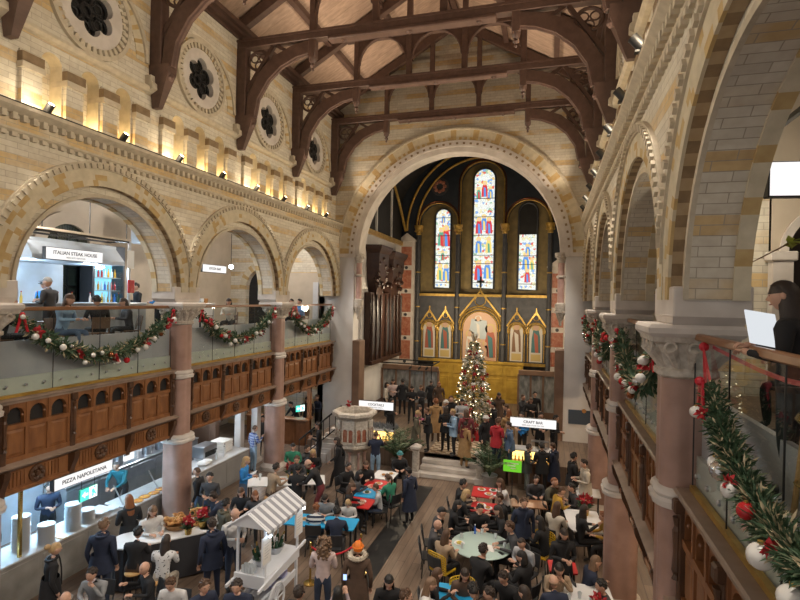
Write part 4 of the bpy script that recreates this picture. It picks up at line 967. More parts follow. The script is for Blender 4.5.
def rr_poly(hx, hy, r, n=6):
    out = []
    for sx, sy, a0 in ((1, 1, 0), (-1, 1, PI / 2), (-1, -1, PI), (1, -1, 3 * PI / 2)):
        for i in range(n + 1):
            a = a0 + PI / 2 * i / n; out.append((sx * (hx - r) + r * math.cos(a), sy * (hy - r) + r * math.sin(a)))
    return out
def sign_box(name, label, loc, rz, w_, h, txt, sub=None, size=.14, mt='sign_white', cat='sign', d=.12):
    """lit box sign; local front is -y"""
    t = thing(name, label, cat, loc, rz)
    mb = MB(); mb.box(-w_ / 2, w_ / 2, 0, d, -h / 2, h / 2, 0, .01); mb.build('housing', 'iron', t)
    mb = MB(); mb.box(-w_ / 2 + .015, w_ / 2 - .015, -.012, .002, -h / 2 + .015, h / 2 - .015); mb.build('lit_face', mt, t)
    if txt: lettering(txt, size, (0, -.016, h * .08 if sub else 0), (PI / 2, 0, 0), 'ink', t, .002)
    if sub: lettering(sub, size * .5, (0, -.016, -h * .26), (PI / 2, 0, 0), 'ink_grey', t, .002)
    return t
def counter(label, x0, x1, y0, y1, z0, h, front='concrete', top='marble_top', face='+x', panels=3, name='counter'):
    t = thing(name, label, 'counter', ((x0 + x1) / 2, (y0 + y1) / 2, z0)); hx, hy = (x1 - x0) / 2, (y1 - y0) / 2
    mb = MB(); mb.box(-hx + .03, hx - .03, -hy + .03, hy - .03, .1, h - .04); mb.box(-hx + .08, hx - .08, -hy + .08, hy - .08, 0, .1); mb.build('body', front, t)
    mb = MB(); mb.box(-hx, hx, -hy, hy, h - .045, h, 0, .012); mb.build('worktop', top, t)
    for k in range(panels):
        mb = MB()
        if face == '+x': y = -hy + 2 * hy * k / panels; mb.box(hx - .035, hx - .015, y + .05, y + 2 * hy / panels - .05, .16, h - .12, 0, .01)
        else: x = -hx + 2 * hx * k / panels; mb.box(x + .05, x + 2 * hx / panels - .05, -hy + .015, -hy + .035, .16, h - .12, 0, .01)
        mb.build('front_panel', front, t)
    return t
def cyl(mb, c, r, h, m=0, n=12, r2=None): return mb.lathe(c, [(r, 0), (r if r2 is None else r2, h)], n, m)
def bottle(mb, c, s=1, m=0, n=8): return mb.lathe(c, [(.036 * s, 0), (.036 * s, .17 * s), (.014 * s, .23 * s), (.014 * s, .3 * s)], n, m)

# ------------------------------------------------------------------ left aisle, ground floor
counter('long grey concrete counter under the plate stacks, lower left corner', -11.35, -10.5, 6.2, 10.75, 0, 1.0, panels=4)
# plates
mb = MB(); mb.lathe((0, 0, 0), [(.001, .004), (.09, .004), (.1, 0), (.16, .015), (.174, .0185), (.16, .0195), (.1, .012), (.001, .01)], 20)
pl0 = mb.build('dinner_plate', 'porcelain', smooth=40); firstp = True
for x, y, n_, lab in ((-10.9, 8.32, 36, 'white plate in the leftmost tallest stack on the concrete counter'), (-10.68, 8.72, 21, 'white plate in the second stack from the left on the concrete counter'), (-10.72, 9.42, 30, 'white plate in the tall middle stack lit blue on the concrete counter'), (-10.78, 9.86, 15, 'white plate in the short stack right of the tall middle one'), (-10.75, 10.22, 5, 'white plate in the low pile near the counter end'), (-10.75, 10.55, 4, 'white plate in the lowest pile at the counter end')):
    for k in range(n_):
        o = pl0 if firstp else pl0.copy()
        if not firstp: COL.objects.link(o)
        firstp = False; o.location = (x + rnd.uniform(-.006, .006), y + rnd.uniform(-.006, .006), 1.0 + .0205 * k); o['label'] = lab; o['category'] = 'plate'; o['group'] = lab.replace('white plate', 'plates')
t = thing('bread_board', 'small board with paper between the plate stacks', 'board', (-10.62, 9.05, 1.0)); mb = MB(); mb.box(-.16, .16, -.1, .1, 0, .02, 0, .008); mb.build('board', 'bread_light', t); mb = MB(); mb.box(-.12, .14, -.08, .08, .022, .026); mb.build('paper', 'paper', t)
# kitchen wall behind
for y0, y1, mt, lab in ((5.5, 10.9, 'stain_blue', 'brushed steel kitchen wall lit blue behind the plates'), (11.0, 16.6, 'plaster_white', 'pale kitchen wall behind the pizza counter')):
    mb = MB(); mb.box(-13.6, -13.5, y0, y1, 0, 3.18); struct(mb.build('wall_left', mt), lab, 'wall')
t = thing('pizza_oven', 'dark domed pizza oven at the left picture edge behind the plates', 'oven', (-12.2, 7.8, 0))
mb = MB(); mb.lathe((0, 0, 0), [(.75, 0), (.75, 1.0), (.86, 1.02), (.86, 1.1), (.82, 1.35), (.66, 1.75), (.4, 2.0), (.16, 2.08)], 24); mb.build('dome', 'black_plastic', t, smooth=40)
mb = MB(); mb.tube([(.86 * math.cos(.5) , .3 + .0, 1.1)] + [(.84, .0 - .3 * math.cos(PI * i / 10), 1.12 + .3 * math.sin(PI * i / 10)) for i in range(11)], .04, 6); mb.build('mouth_rim', 'steel', t)
mb = MB(); mb.lathe((0, 0, 2.05), [(.15, 0), (.15, 1.0)], 14); mb.build('flue', 'steel', t, smooth=40)
mb = MB(); mb.box(-.03, .03, -.03, .03, 0, 2.0); tag(mb.build('heat_lamp_post', 'gold_metal'), 'thin brass post at the left end of the plate counter', 'post').location = (-10.62, 8.08, 1.0)
mb = MB(); mb.box(-.45, .0, -.8, .8, 0, .42, 0, .02); o = tag(mb.build('extractor_box', 'plaster_white'), 'pale extractor box under the gallery left of the pizza sign', 'box'); o.location = (-10.5, 7.5, 2.6)
t = sign_box('pizza_sign', 'long white lit pizza sign under the left gallery front', (-9.98, 9.05, 2.50), PI / 2, 1.5, .27, 'PIZZA NAPOLETANA', None, .12)
t = thing('menu_screen', 'white lit menu screen right of the pizza sign', 'screen', (-10.6, 10.95, 2.4), PI / 2); mb = MB(); mb.box(-.15, .15, -.02, .05, -.2, .25); mb.build('panel', 'sign_white', t); mb = MB(); mb.box(-.015, .015, 0, .03, .25, .8); mb.build('rod', 'iron', t)
# exit signs
def exit_sign(label, loc, rz, rod):
    t = thing('exit_sign', label, 'exit sign', loc, rz)
    mb = MB(); mb.box(-.24, .24, 0, .05, -.15, .15, 0, .01); mb.build('housing', 'exit_green', t)
    mb = MB(); mb.box(-.23, .0, -.01, .0, -.14, .14); mb.build('arrow_panel', 'exit_glow', t)
    mb = MB(); mb.box(.0, .23, -.01, .0, -.14, .14); mb.build('figure_panel', 'exit_white', t)
    mb = MB(); mb.prism([(-.2, 0), (-.11, .08), (-.11, .03), (-.03, .03), (-.03, -.03), (-.11, -.03), (-.11, -.08)], 'y', -.016, -.01); mb.build('arrow', 'exit_white', t)
    mb = MB(); mb.prism([(.08, -.1), (.12, -.1), (.13, -.02), (.17, -.08), (.2, -.06), (.15, .02), (.14, .08), (.08, .06), (.06, .0), (.09, .02)], 'y', -.016, -.01); mb.ball((.15, -.013, .11), .022, 0, 8, 4); mb.build('running_figure', 'exit_glow', t)
    if rod:
        mb = MB()
        for x in (-.18, .18): mb.tube([(x, .025, .15), (x, .025, rod)], .006, 5)
        mb.build('rod', 'iron', t)
exit_sign('green lit exit sign with arrow hanging above the plate counter', (-10.62, 9.75, 1.75), PI / 2, 1.44)
exit_sign('green lit exit sign on the wooden partition near the stair', (-11.0, 21.35, 1.45), PI / 3, 1.7)
# pizza display counter
t = counter('grey display counter with pizzas behind a slanted glass screen', -11.4, -10.5, 10.95, 13.55, 0, .95, 'counter_grey', 'marble_top', panels=3)
mb = MB(); mb.quad((.15, -1.28, .95), (.15, 1.28, .95), (-.2, 1.28, 1.45), (-.2, -1.28, 1.45)); mb.build('glass_screen', 'glass', t)
for y in (-1.25, 0, 1.25): mb = MB(); mb.bar((.15, y, .95), (-.2, y, 1.45), .025, .025); mb.build('screen_post', 'steel', t)
for k, (x, y) in enumerate(((-10.68, 11.35), (-10.72, 11.65), (-10.68, 11.95), (-10.72, 12.25))):
    t = thing('pizza', 'round pizza on the display counter, %s from the left' % ['first', 'second', 'third', 'fourth'][k], 'pizza', (x, y, .95), rnd.random(), 'pizzas on the display counter')
    mb = MB(); mb.lathe((0, 0, 0), [(.001, 0), (.15, 0), (.16, .012), (.145, .022), (.13, .012), (.001, .012)], 16); mb.build('crust', 'bread', t, smooth=50)
    mb = MB(); mb.lathe((0, 0, .012), [(.128, 0), (.12, .006), (.001, .007)], 14)
    for j in range(7): a = rnd.random() * 6.3; q = rnd.uniform(.03, .1); mb.lathe((q * math.cos(a), q * math.sin(a), .018), [(.02, 0), (.001, .004)], 6, 1)
    mb.build('topping', ['amber', 'red_velvet'], t)
# third counter with kit
counter('grey panelled serving counter with white top beyond the left column', -11.5, -10.52, 13.7, 16.5, 0, 1.0, 'counter_grey', 'marble_top', panels=2)
t = thing('takeaway_boxes', 'stack of white takeaway boxes on the far counter', 'box stack', (-11.3, 15.9, 1.0))
for k in range(4): mb = MB(); mb.box(-.28, .28, -.28, .28, .1 * k, .1 * k + .085, 0, .01); mb.build('box', 'paper', t)
t = thing('coffee_machine', 'steel coffee machine with dark front on the far serving counter', 'coffee machine', (-11.25, 14.9, 1.0))
mb = MB(); mb.box(-.25, .25, -.35, .35, .08, .5, 0, .03); mb.box(-.2, .2, -.3, .3, 0, .08); mb.build('body', 'steel', t)
mb = MB(); mb.box(.2, .262, -.3, .3, .15, .32); mb.build('front_panel', 'black_plastic', t)
for y in (-.15, .15): mb = MB(); mb.tube([(.26, y, .3), (.36, y, .28)], .018, 6); mb.lathe((.33, y, .22), [(.03, 0), (.035, .05)], 8); mb.build('group_handle', 'iron', t)
t = thing('flatbread_pile', 'pale folded cloth and bread on the far counter near the column', 'bread', (-10.85, 14.35, 1.0)); mb = MB(); mb.ball((0, 0, .07), .26, 0, 12, 6, .8, 1, .3); mb.ball((.05, .1, .12), .18, 0, 10, 6, 1, .8, .3); mb.build('loaf', 'paper', t, smooth=60)
for k, (x, y, m_) in enumerate(((-10.85, 15.0, 'clear_glassy'), (-10.8, 15.35, 'porcelain'), (-10.95, 15.6, 'clear_glassy'))):
    t = thing('bottle', ['tall clear bottle on the far counter nearest the cloth', 'white squeeze bottle in the middle of the far counter', 'clear bottle at the far counter beside the boxes'][k], 'bottle', (x, y, 1.0)); mb = MB(); bottle(mb, (0, 0, 0), 1.1); mb.build('body', m_, t, smooth=40); mb = MB(); cyl(mb, (0, 0, .33), .017, .03); mb.build('cap', 'iron', t)
for k in range(9):
    x, y = -13.1, 11.3 + .6 * k; h = rnd.uniform(.2, .5)
    t = thing('storage_jar', 'steel container on the back shelf of the pizza kitchen', 'container', (x, y, 1.15), 0, 'containers on the pizza kitchen shelf'); mb = MB(); cyl(mb, (0, 0, 0), .16, h, 0, 12); mb.build('body', rnd.choice(['steel', 'porcelain', 'grey_metal']), t, smooth=40); mb = MB(); mb.lathe((0, 0, h), [(.165, 0), (.165, .02), (.02, .05), (.02, .08)], 12); mb.build('lid', 'steel', t, smooth=40)
counter('long back worktop of the pizza kitchen under the pale wall', -13.5, -12.8, 11.0, 16.6, 0, 1.15, 'grey_metal', 'steel', panels=5)
# wood partition and pillars beyond the counters
t = thing('oak_partition', 'oak panelled partition with an open hatch behind the second left column', 'partition', (-11.6, 20.6, 0))
mb = MB(); mb.box(-1.6, 1.5, -.06, .06, 0, 1.15); mb.box(-1.6, 1.5, -.07, .07, 2.4, 3.0); mb.box(-1.66, -1.5, -.08, .08, 0, 3.0); mb.box(1.35, 1.5, -.08, .08, 0, 3.0); mb.box(-.1, .05, -.08, .08, 0, 3.0); mb.build('frame', 'oak', t)
mb = MB(); mb.box(-1.6, 1.5, -.28, .15, 1.15, 1.2, 0, .01); mb.build('shelf', 'handrail_wood', t)
for x in (-1.3, -.75, .3, .85): mb = MB(); mb.box(x, x + .45, -.09, -.06, .15, 1.0, 0, .015); mb.build('raised_panel', 'oak', t)
for x, y, m_, lab in ((-11.15, 17.9, 'white_paint', 'white square pillar between the counter end and the man in plaid'), (-11.5, 17.3, 'white_paint', 'slim white post behind the far counter boxes'), (-12.7, 17.4, 'brown_wall', 'brown timber post behind the far counter')):
    mb = MB(); mb.box(-.14, .14, -.14, .14, 0, 3.0, 0, .02); mb.box(-.18, .18, -.18, .18, 0, .2, 0, .02); mb.box(-.18, .18, -.18, .18, 2.9, 3.12, 0, .02); o = tag(mb.build('pillar', m_), lab, 'pillar'); o.location = (x, y, 0)
mb = MB(); mb.box(-15.6, -12.9, 17.6, 17.7, 0, 3.18); struct(mb.build('wall_left', 'brown_wall'), 'brown timber wall at the end of the left aisle kitchen', 'wall')
# stair with rail behind the pulpit
t = thing('pulpit_stair', 'black railed stair rising beside the white pier to the pulpit', 'stair', (-8.75, 18.6, 0))
for k in range(7): mb = MB(); mb.box(-.45, .45, .0 + .0, .3, 0, .18 * (k + 1)); o = mb.build('step', 'pale_stone', t); o.location = (-.35 + .19 * k * .9, .1 * k, 0)
mb = MB()
P0, P1 = Vector((-.75, -.2, .9)), Vector((.75, .5, 2.25))
mb.bar(P0, P1, .06, .06); mb.bar(P0 - Vector((0, 0, .75)), P1 - Vector((0, 0, .75)), .04, .04)
for k in range(8): p = P0.lerp(P1, k / 7); mb.tube([p - Vector((0, 0, .78)), p], .018, 6)
mb.build('railing', 'iron', t)
# pulpit
t = thing('pulpit', 'octagonal carved pale stone pulpit on columns left of the chancel steps', 'pulpit', (-6.95, 17.85, 0))
def octo(r, z, n=8): return [(r * math.cos(2 * PI * (i + .5) / n), r * math.sin(2 * PI * (i + .5) / n), z) for i in range(n)]
mb = MB(); mb.loft([octo(.5, 0), octo(.5, .18), octo(.34, .26), octo(.3, .8), octo(.4, .95), octo(.66, 1.1)]); mb.build('stem', 'carved_stone', t)
for k in range(8):
    a = 2 * PI * k / 8; mb = MB(); mb.lathe((.43 * math.cos(a), .43 * math.sin(a), .18), [(.06, 0), (.045, .04), (.045, .66), (.08, .76)], 8); mb.build('shaft', 'pink_marble', t, smooth=40)
mb = MB(); mb.loft([octo(.66, 1.08), octo(.72, 1.14), octo(.72, 1.22), octo(.66, 1.26), octo(.66, 2.14), octo(.74, 2.22), octo(.84, 2.28), octo(.84, 2.38), octo(.78, 2.42), octo(.66, 2.42), octo(.62, 2.3), octo(.6, 1.4)], cap=True); mb.build('drum', 'carved_stone', t)
for k in range(8):
    a = 2 * PI * k / 8; mb = MB(); mb.T = Matrix.Rotation(a, 4, 'Z') @ Matrix.Translation((.615, 0, 0))
    w_ = .22
    for s in (-1, 1):
        archwall(mb, lambda u, q, z: (q, u, z), s * .11 - .11, s * .11 + .11, 1.34, 1.74, .085, s * .11, 2.1, .04, 0, 8)
    mb.box(.02, .06, -.24, .24, 1.28, 1.36)
    for s in (-1, 0, 1): mb.tube([(.055, s * .21, 1.36), (.055, s * .21, 1.74)], .022, 6)
    mb.build('arcaded_panel', 'carved_stone', t)
    mb = MB(); mb.T = Matrix.Rotation(a, 4, 'Z') @ Matrix.Translation((.61, 0, 0)); mb.box(-.01, .006, -.21, .21, 1.36, 1.85); mb.build('marble_inlay', 'red_marble', t)
poinsettia('red_flowers', None, (0, 0, 0), .16); o = COL.objects[-1]; tag(o, 'red flowers lying on the rim of the stone pulpit', 'flowers'); o.location = (-7.35, 18.25, 2.55)

# ------------------------------------------------------------------ bars
def bar_stand(label, slabel, cx, cy, z0, w_, txt, sub):
    t = thing('bar_counter', label, 'bar', (cx, cy, z0)); hw = w_ / 2
    mb = MB(); mb.box(-hw, hw, -.35, .35, 0, .86); mb.build('body', 'brown_wall', t)
    for k in range(4): x = -hw + w_ * k / 4; mb = MB(); mb.box(x + .06, x + w_ / 4 - .06, -.37, -.35, .12, .76, 0, .015); mb.build('front_panel', 'oak_dark', t)
    mb = MB(); mb.box(-hw - .05, hw + .05, -.42, .4, .86, .92, 0, .015); mb.build('lower_top', 'handrail_wood', t)
    mb = MB(); mb.box(-hw, hw, -.1, .0, .92, 1.2); mb.build('lit_shelf_back', 'bar_glow', t)
    mb = MB(); mb.box(-hw - .03, hw + .03, -.2, .38, 1.24, 1.3, 0, .012); mb.build('upper_top', 'marble_top', t)
    for x in (-hw, hw): mb = MB(); mb.box(x - .03, x + .03, -.03, .03, .9, 2.1); mb.build('sign_post', 'iron', t)
    n_ = int(w_ / .13)
    for k in range(n_):
        x = -hw + .1 + (w_ - .2) * k / (n_ - 1)
        b_ = MB(); bottle(b_, (0, 0, 0), .8); o = tag(b_.build('bottle', rnd.choice(['amber', 'green_glass', 'clear_glassy', 'bottle_yellow']), smooth=40), 'small bottle on the lit shelf of the bar ' + ('by the pulpit' if cx < -4 else 'by the right pier'), 'bottle', 'bottles on the lit bar shelf ' + ('left' if cx < -4 else 'right')); o.location = (cx + x, cy - .26, z0 + .92)
    sign_box('bar_sign', slabel, (cx, cy - .06, z0 + 2.24), 0, w_, .34, txt, sub, .13)
bar_stand('bar counter with glowing bottle shelf at the right chancel pier', 'white lit bar sign by the right chancel pier', -.55, 19.0, 0, 1.62, 'CRAFT BAR', 'BEER AND CIDER ON TAP')
bar_stand('bar counter with glowing shelf behind the stone pulpit', 'white lit bar sign behind the stone pulpit', -6.75, 19.75, 0, 1.5, 'COCKTAILS', 'WINES AND SPIRITS')
mb = MB()
for k in range(260):
    sprig(mb, (rnd.uniform(-.6, .6), rnd.uniform(-.15, .15), .02), Vector((rnd.gauss(0, .5), rnd.gauss(0, .4), 1)), rnd.uniform(.12, .3), .02, 0)
o = tag(mb.build('silver_foliage', 'grey_metal'), 'silvery dried foliage along the top of the bar behind the pulpit', 'foliage'); o.location = (-6.45, 19.85, 1.3)
t = thing('coffee_urn', 'steel counter shelf unit with glasses on the right bar', 'rack', (-.3, 19.12, 1.3)); mb = MB(); mb.box(-.3, .3, -.12, .12, 0, .02); mb.box(-.3, .3, -.12, .12, .26, .28); mb.build('shelf', 'steel', t)
for x in (-.29, .29): mb = MB(); mb.box(x - .012, x + .012, -.1, .1, .02, .26); mb.build('side', 'steel', t)
t = thing('floor_podium', 'low brown timber wall below the right bar, beside the steps', 'podium', (-1.75, 18.98, 0)); mb = MB(); mb.box(-.35, .3, -.2, .2, 0, .7); mb.build('body', 'brown_wall', t); mb = MB(); mb.box(-.4, .35, -.25, .25, .7, .76, 0, .01); mb.build('top', 'handrail_wood', t)
# banner on the right pier
t = thing('banner', 'dark navy banner with a round badge on the white right pier', 'banner', (1.2, PIER - .03, 1.75)); mb = MB(); mb.box(-.42, .5, -.01, .01, -.3, .3); mb.build('cloth', 'banner_navy', t); mb = MB(); mb.lathe((.2, -.012, .28), [(.09, 0), (.09, -.012), (.001, -.015)], 14, axis='y'); mb.build('badge', 'bread', t)

# ------------------------------------------------------------------ christmas tree
rnd = random.Random(31)
t = thing('christmas_tree', 'tall christmas tree with warm lights and red flowers before the gold dado', 'christmas tree', (-3.22, 22.6, PZ))
TH = 3.7
def cone(k): return .92 * (1 - k) ** .62 + .05
mb = MB()
for i in range(3600):
    k = rnd.random() ** 1.4; a = rnd.random() * 2 * PI; r_ = cone(k) * rnd.uniform(.45, 1.02); tier = .85 + .15 * math.sin(k * 44)
    p = (r_ * tier * math.cos(a), r_ * tier * math.sin(a), .4 + TH * k); d = Vector((math.cos(a), math.sin(a), rnd.uniform(-.55, .15)))
    u = rnd.random(); sprig(mb, p, d + Vector((rnd.gauss(0, .4), rnd.gauss(0, .4), 0)), rnd.uniform(.12, .22), .03, 0 if u < .2 else (1 if u < .45 else (2 if u < .8 else 3)))
mb.build('foliage', ['fir', 'fir_light', 'gold_leaf', 'bauble_white'], t)
mb = MB(); cyl(mb, (0, 0, 0), .07, TH * .9, 0, 8); mb.build('trunk', 'chair_wood', t)
mb = MB(); cyl(mb, (0, 0, 0), .3, .34, 0, 16, .36); mb.build('pot', 'red_gloss', t)
for i in range(95):
    k = rnd.random() ** 1.3; a = rnd.uniform(-PI, PI); r_ = cone(k) * 1.02
    mb = MB(); mb.ball((0, 0, 0), rnd.uniform(.016, .028), 0, 6, 4); o = mb.build('fairy_light', 'fairy', t); o.location = (r_ * math.cos(a), r_ * math.sin(a), .42 + TH * k)
for i in range(17):
    k = rnd.uniform(.03, .9); a = rnd.uniform(-PI, 0); r_ = cone(k) * 1.03; poinsettia('red_flower', t, (r_ * math.cos(a), r_ * math.sin(a), .42 + TH * k), .15)
for i in range(14):
    k = rnd.uniform(.05, .9); a = rnd.uniform(-PI, 0); r_ = cone(k) * 1.03; poinsettia('white_flower', t, (r_ * math.cos(a), r_ * math.sin(a), .42 + TH * k), .13, 'bauble_white')
mb = MB()
for k in range(26): a = rnd.random() * 6.3; sprig(mb, (0, 0, TH + .3), Vector((math.cos(a) * .35, math.sin(a) * .35, 1)), rnd.uniform(.3, .65), .04, k % 2)
mb.build('top_spray', ['gold_leaf', 'bauble_white'], t)
for k, (x, y, sx, sz) in enumerate(((-2.75, 21.7, .4, .35), (-3.2, 21.5, .35, .25), (-3.75, 21.75, .3, .4))):
    t = thing('gift_box', ['red gift box right of the christmas tree foot', 'low red gift box in front of the christmas tree', 'tall red gift box left of the christmas tree foot'][k], 'gift', (x, y, PZ)); mb = MB(); mb.box(-sx / 2, sx / 2, -sx / 2, sx / 2, 0, sz, 0, .01); mb.build('box', 'red_velvet', t)
    mb = MB(); mb.box(-.03, .03, -sx / 2 - .004, sx / 2 + .004, -.0, sz + .004); mb.box(-sx / 2 - .004, sx / 2 + .004, -.03, .03, 0, sz + .004); mb.ball((0, 0, sz + .04), .06, 0, 6, 4); mb.build('ribbon', 'gold_metal', t)
# palms
def palm(label, loc, h, seed, fr=22):
    global rnd
    rnd = random.Random(seed); t = thing('potted_palm', label, 'plant', loc)
    mb = MB(); mb.lathe((0, 0, 0), [(.2, 0), (.27, .5), (.29, .52), (.27, .52), (.25, .46), (.001, .45)], 16); mb.build('pot', 'pot_grey', t, smooth=40)
    for i in range(fr):
        a = i * 2.4 + rnd.random() * .4; ln = h * rnd.uniform(.75, 1.1); out = rnd.uniform(.25, .8); mb = MB(); pts = []
        for k in range(9):
            q = k / 8; pts.append(Vector((math.cos(a) * out * ln * q ** 1.3, math.sin(a) * out * ln * q ** 1.3, .46 + ln * (q * (1.05 - .2 * out) - .55 * out * q * q))))
        mb.tube(pts, [.012] * 8 + [.004], 4)
        for k in range(2, 9):
            d = (pts[min(k + 1, 8)] - pts[k - 1]).normalized(); s = d.cross(Vector((0, 0, 1))).normalized()
            for sg in (-1, 1):
                for q in (0, .5): sprig(mb, pts[k].lerp(pts[k - 1], q), s * sg + d * .7 + Vector((0, 0, -.15)), ln * .22 * (1 - abs(k - 5) / 9), .022, 1 if i % 3 else 0)
        mb.build('frond', ['fir', 'fir_light'], t)
palm('potted palm right of the chancel steps beside the red table', (-1.95, 18.05, 0), 1.35, 3)
palm('potted palm between the pulpit and the chancel steps', (-5.45, 18.6, 0), 1.5, 4)

# ------------------------------------------------------------------ tables
def legs4(t, hx, hy, h, m='iron', r=.025):
    for sx in (-1, 1):
        for sy in (-1, 1): mb = MB(); mb.tube([(sx * hx, sy * hy, 0), (sx * hx, sy * hy, h)], r, 6); mb.build('leg', m, t)
def table(label, loc, rz, lx, ly, top, h=.75, group=None, name='table'):
    t = thing(name, label, 'table', loc, rz, group); mb = MB(); mb.prism(rr_poly(lx / 2, ly / 2, .04, 3), 'z', h - .03, h); mb.build('table_top', top, t); legs4(t, lx / 2 - .08, ly / 2 - .08, h - .03); return t
t = thing('round_table', 'big round table with pale mint top in the lower middle', 'table', (-1.5, 12.33, 0))
mb = MB(); mb.lathe((0, 0, .72), [(.001, 0), (.7, 0), (.715, .012), (.715, .026), (.7, .035), (.001, .035)], 40); mb.build('table_top', 'mint_top', t, smooth=40)
mb = MB(); mb.lathe((0, 0, 0), [(.34, 0), (.34, .02), (.05, .06), (.045, .66), (.2, .72)], 20); mb.build('pedestal', 'iron', t, smooth=40)
table('red square table nearest the palm, right of the dark runner', (-1.85, 15.75, 0), .05, .72, .85, 'red_top'); table('red square table pushed against the mint round table crowd', (-1.72, 14.6, 0), .05, .72, .7, 'red_top')
table('blue table at the bottom edge between the yellow chairs', (-1.72, 10.05, 0), .1, .85, .8, 'blue_top')
table('long blue table left behind the champagne cart', (-5.75, 12.25, 0), .12, 2.1, .7, 'blue_top')
table('red table beside the boy, front of the row by the dark runner', (-5.12, 13.75, 0), 0, .72, .7, 'red_top'); table('blue table second in the row by the dark runner', (-5.14, 14.5, 0), 0, .72, .7, 'blue_top')
table('red table third in the row by the dark runner', (-5.16, 15.3, 0), 0, .72, .7, 'red_top'); table('white table last in the row toward the pulpit', (-5.18, 16.15, 0), 0, .72, .8, 'white_cloth')
table('red small table before the woman in black at right', (.35, 11.9, 0), .1, .6, .5, 'red_top')
table('white table at the bottom right with a poinsettia', (.75, 10.75, 0), .1, 1.1, 1.1, 'white_cloth')
table('white table beside the farther right column', (.95, 14.6, 0), .1, .9, 1.4, 'white_cloth'); table('wooden table behind the man in the gilet, right side', (-.5, 15.3, 0), .1, 1.0, .6, 'handrail_wood')
table('small white table by the far right column with people in coats', (1.2, 16.9, 0), 0, .7, .9, 'white_cloth')
def skirt_table(label, loc, rz, lx, ly, r, h=.98):
    t = thing('skirted_table', label, 'table', loc, rz); mb = MB(); mb.prism(rr_poly(lx / 2, ly / 2, r), 'z', h - .03, h); mb.build('table_top', 'white_cloth', t)
    pl = rr_poly(lx / 2 - .02, ly / 2 - .02, r - .01, 8); mb = MB()
    mb.loft([[(x * k * (1 + .02 * math.sin(i * 1.9)), y * k * (1 + .02 * math.sin(i * 1.9)), z) for i, (x, y) in enumerate(pl)] for k, z in ((1, h - .03), (1.02, h * .5), (1.03, .04))], cap=False); mb.build('skirt', 'dark_cloth', t); return t
skirt_table('white topped table with dark skirt holding the pretzel basket', (-8.62, 10.0, 0), .85, 2.1, .85, .3, .98)
skirt_table('smaller white topped table beside the man in navy suit', (-7.75, 10.85, 0), .3, .8, .75, .2, .98)
table('long white table beyond the cart with red flowers', (-7.95, 14.6, 0), .45, 2.4, .8, 'white_cloth')
# pretzels
t = thing('pretzel_basket', 'wicker basket heaped with pretzels at the foot of the left column', 'basket', (-8.55, 10.35, .98), .85)
mb = MB(); mb.lathe((0, 0, 0), [(.24, 0), (.3, .1), (.32, .13), (.3, .13), (.24, .04), (.001, .03)], 18); mb.build('basket', 'wicker', t, smooth=30)
for k in range(16):
    mb = MB(); mb.T = Matrix.Translation((rnd.uniform(-.2, .2), rnd.uniform(-.2, .2), .12 + .05 * rnd.random() + .004 * k)) @ Matrix.Rotation(rnd.uniform(-.5, .5), 4, 'X') @ Matrix.Rotation(rnd.random() * 6, 4, 'Z')
    mb.tube([(.09 * math.cos(q) * (1 + .4 * math.cos(3 * q)), .09 * math.sin(q) * (1 + .4 * math.cos(3 * q)), .012 * math.sin(4 * q)) for q in [2 * PI * i / 18 for i in range(18)]], .02, 6, 0, True); o = mb.build('pretzel', rnd.choice(['bread', 'bread_light']))
    tag(o, 'brown twisted pretzel heaped in the wicker basket', 'pretzel', 'pretzels in the basket'); o.location = t.location
t = thing('pretzel_rack', 'small wooden rack of pretzels beside the basket', 'rack', (-8.2, 10.6, .98), .85); mb = MB(); mb.box(-.14, .14, -.1, .1, 0, .03); mb.box(-.02, .02, -.02, .02, .03, .42); mb.box(-.14, .14, -.02, .02, .38, .41); mb.build('stand', 'bread_light', t)
for x in (-.1, .1): mb = MB(); mb.tube([(x + .06 * math.cos(2 * PI * i / 12), 0, .3 + .07 * math.sin(2 * PI * i / 12)) for i in range(12)], .018, 6, 0, True); mb.build('hanging_pretzel', 'bread', t)
def flower_pot(label, loc, s=1, m='red_velvet', green=30):
    t = thing('poinsettia_pot', label, 'plant', loc); mb = MB(); mb.lathe((0, 0, 0), [(.07 * s, 0), (.09 * s, .15 * s), (.08 * s, .15 * s), (.001, .13 * s)], 12); mb.build('pot', 'gold_metal', t, smooth=40)
    mb = MB()
    for k in range(green): a = rnd.random() * 6.3; sprig(mb, (0, 0, .16 * s), Vector((math.cos(a), math.sin(a), rnd.uniform(.1, .9))), .2 * s * rnd.uniform(.7, 1.2), .035 * s, 0)
    mb.build('leaves', ['fir'], t)
    if m:
        for k in range(4): a = k * 1.6; poinsettia('bloom', t, (.08 * s * math.cos(a), .08 * s * math.sin(a), (.3 + .04 * (k % 2)) * s), .13 * s, m)
flower_pot('red poinsettia in gold pot on the skirted table, nearer of two', (-8.05, 10.12, .98)); flower_pot('red poinsettia in gold pot on the skirted table, farther of two', (-8.0, 10.55, .98)); flower_pot('green leafy pot plant behind the poinsettias on the skirted table', (-8.35, 10.85, .98), 1.2, None, 60)
flower_pot('red poinsettia on the long white table beyond the cart', (-8.0, 14.9, .75), 1.1); flower_pot('red poinsettia at the far end of the long white table', (-7.4, 15.1, .75), 1.1); flower_pot('red poinsettia with fir at the bottom right table edge', (.95, 10.3, .75), .9); flower_pot('red flowers with fir on the white table by the right column', (1.0, 15.0, .75), 1.3)
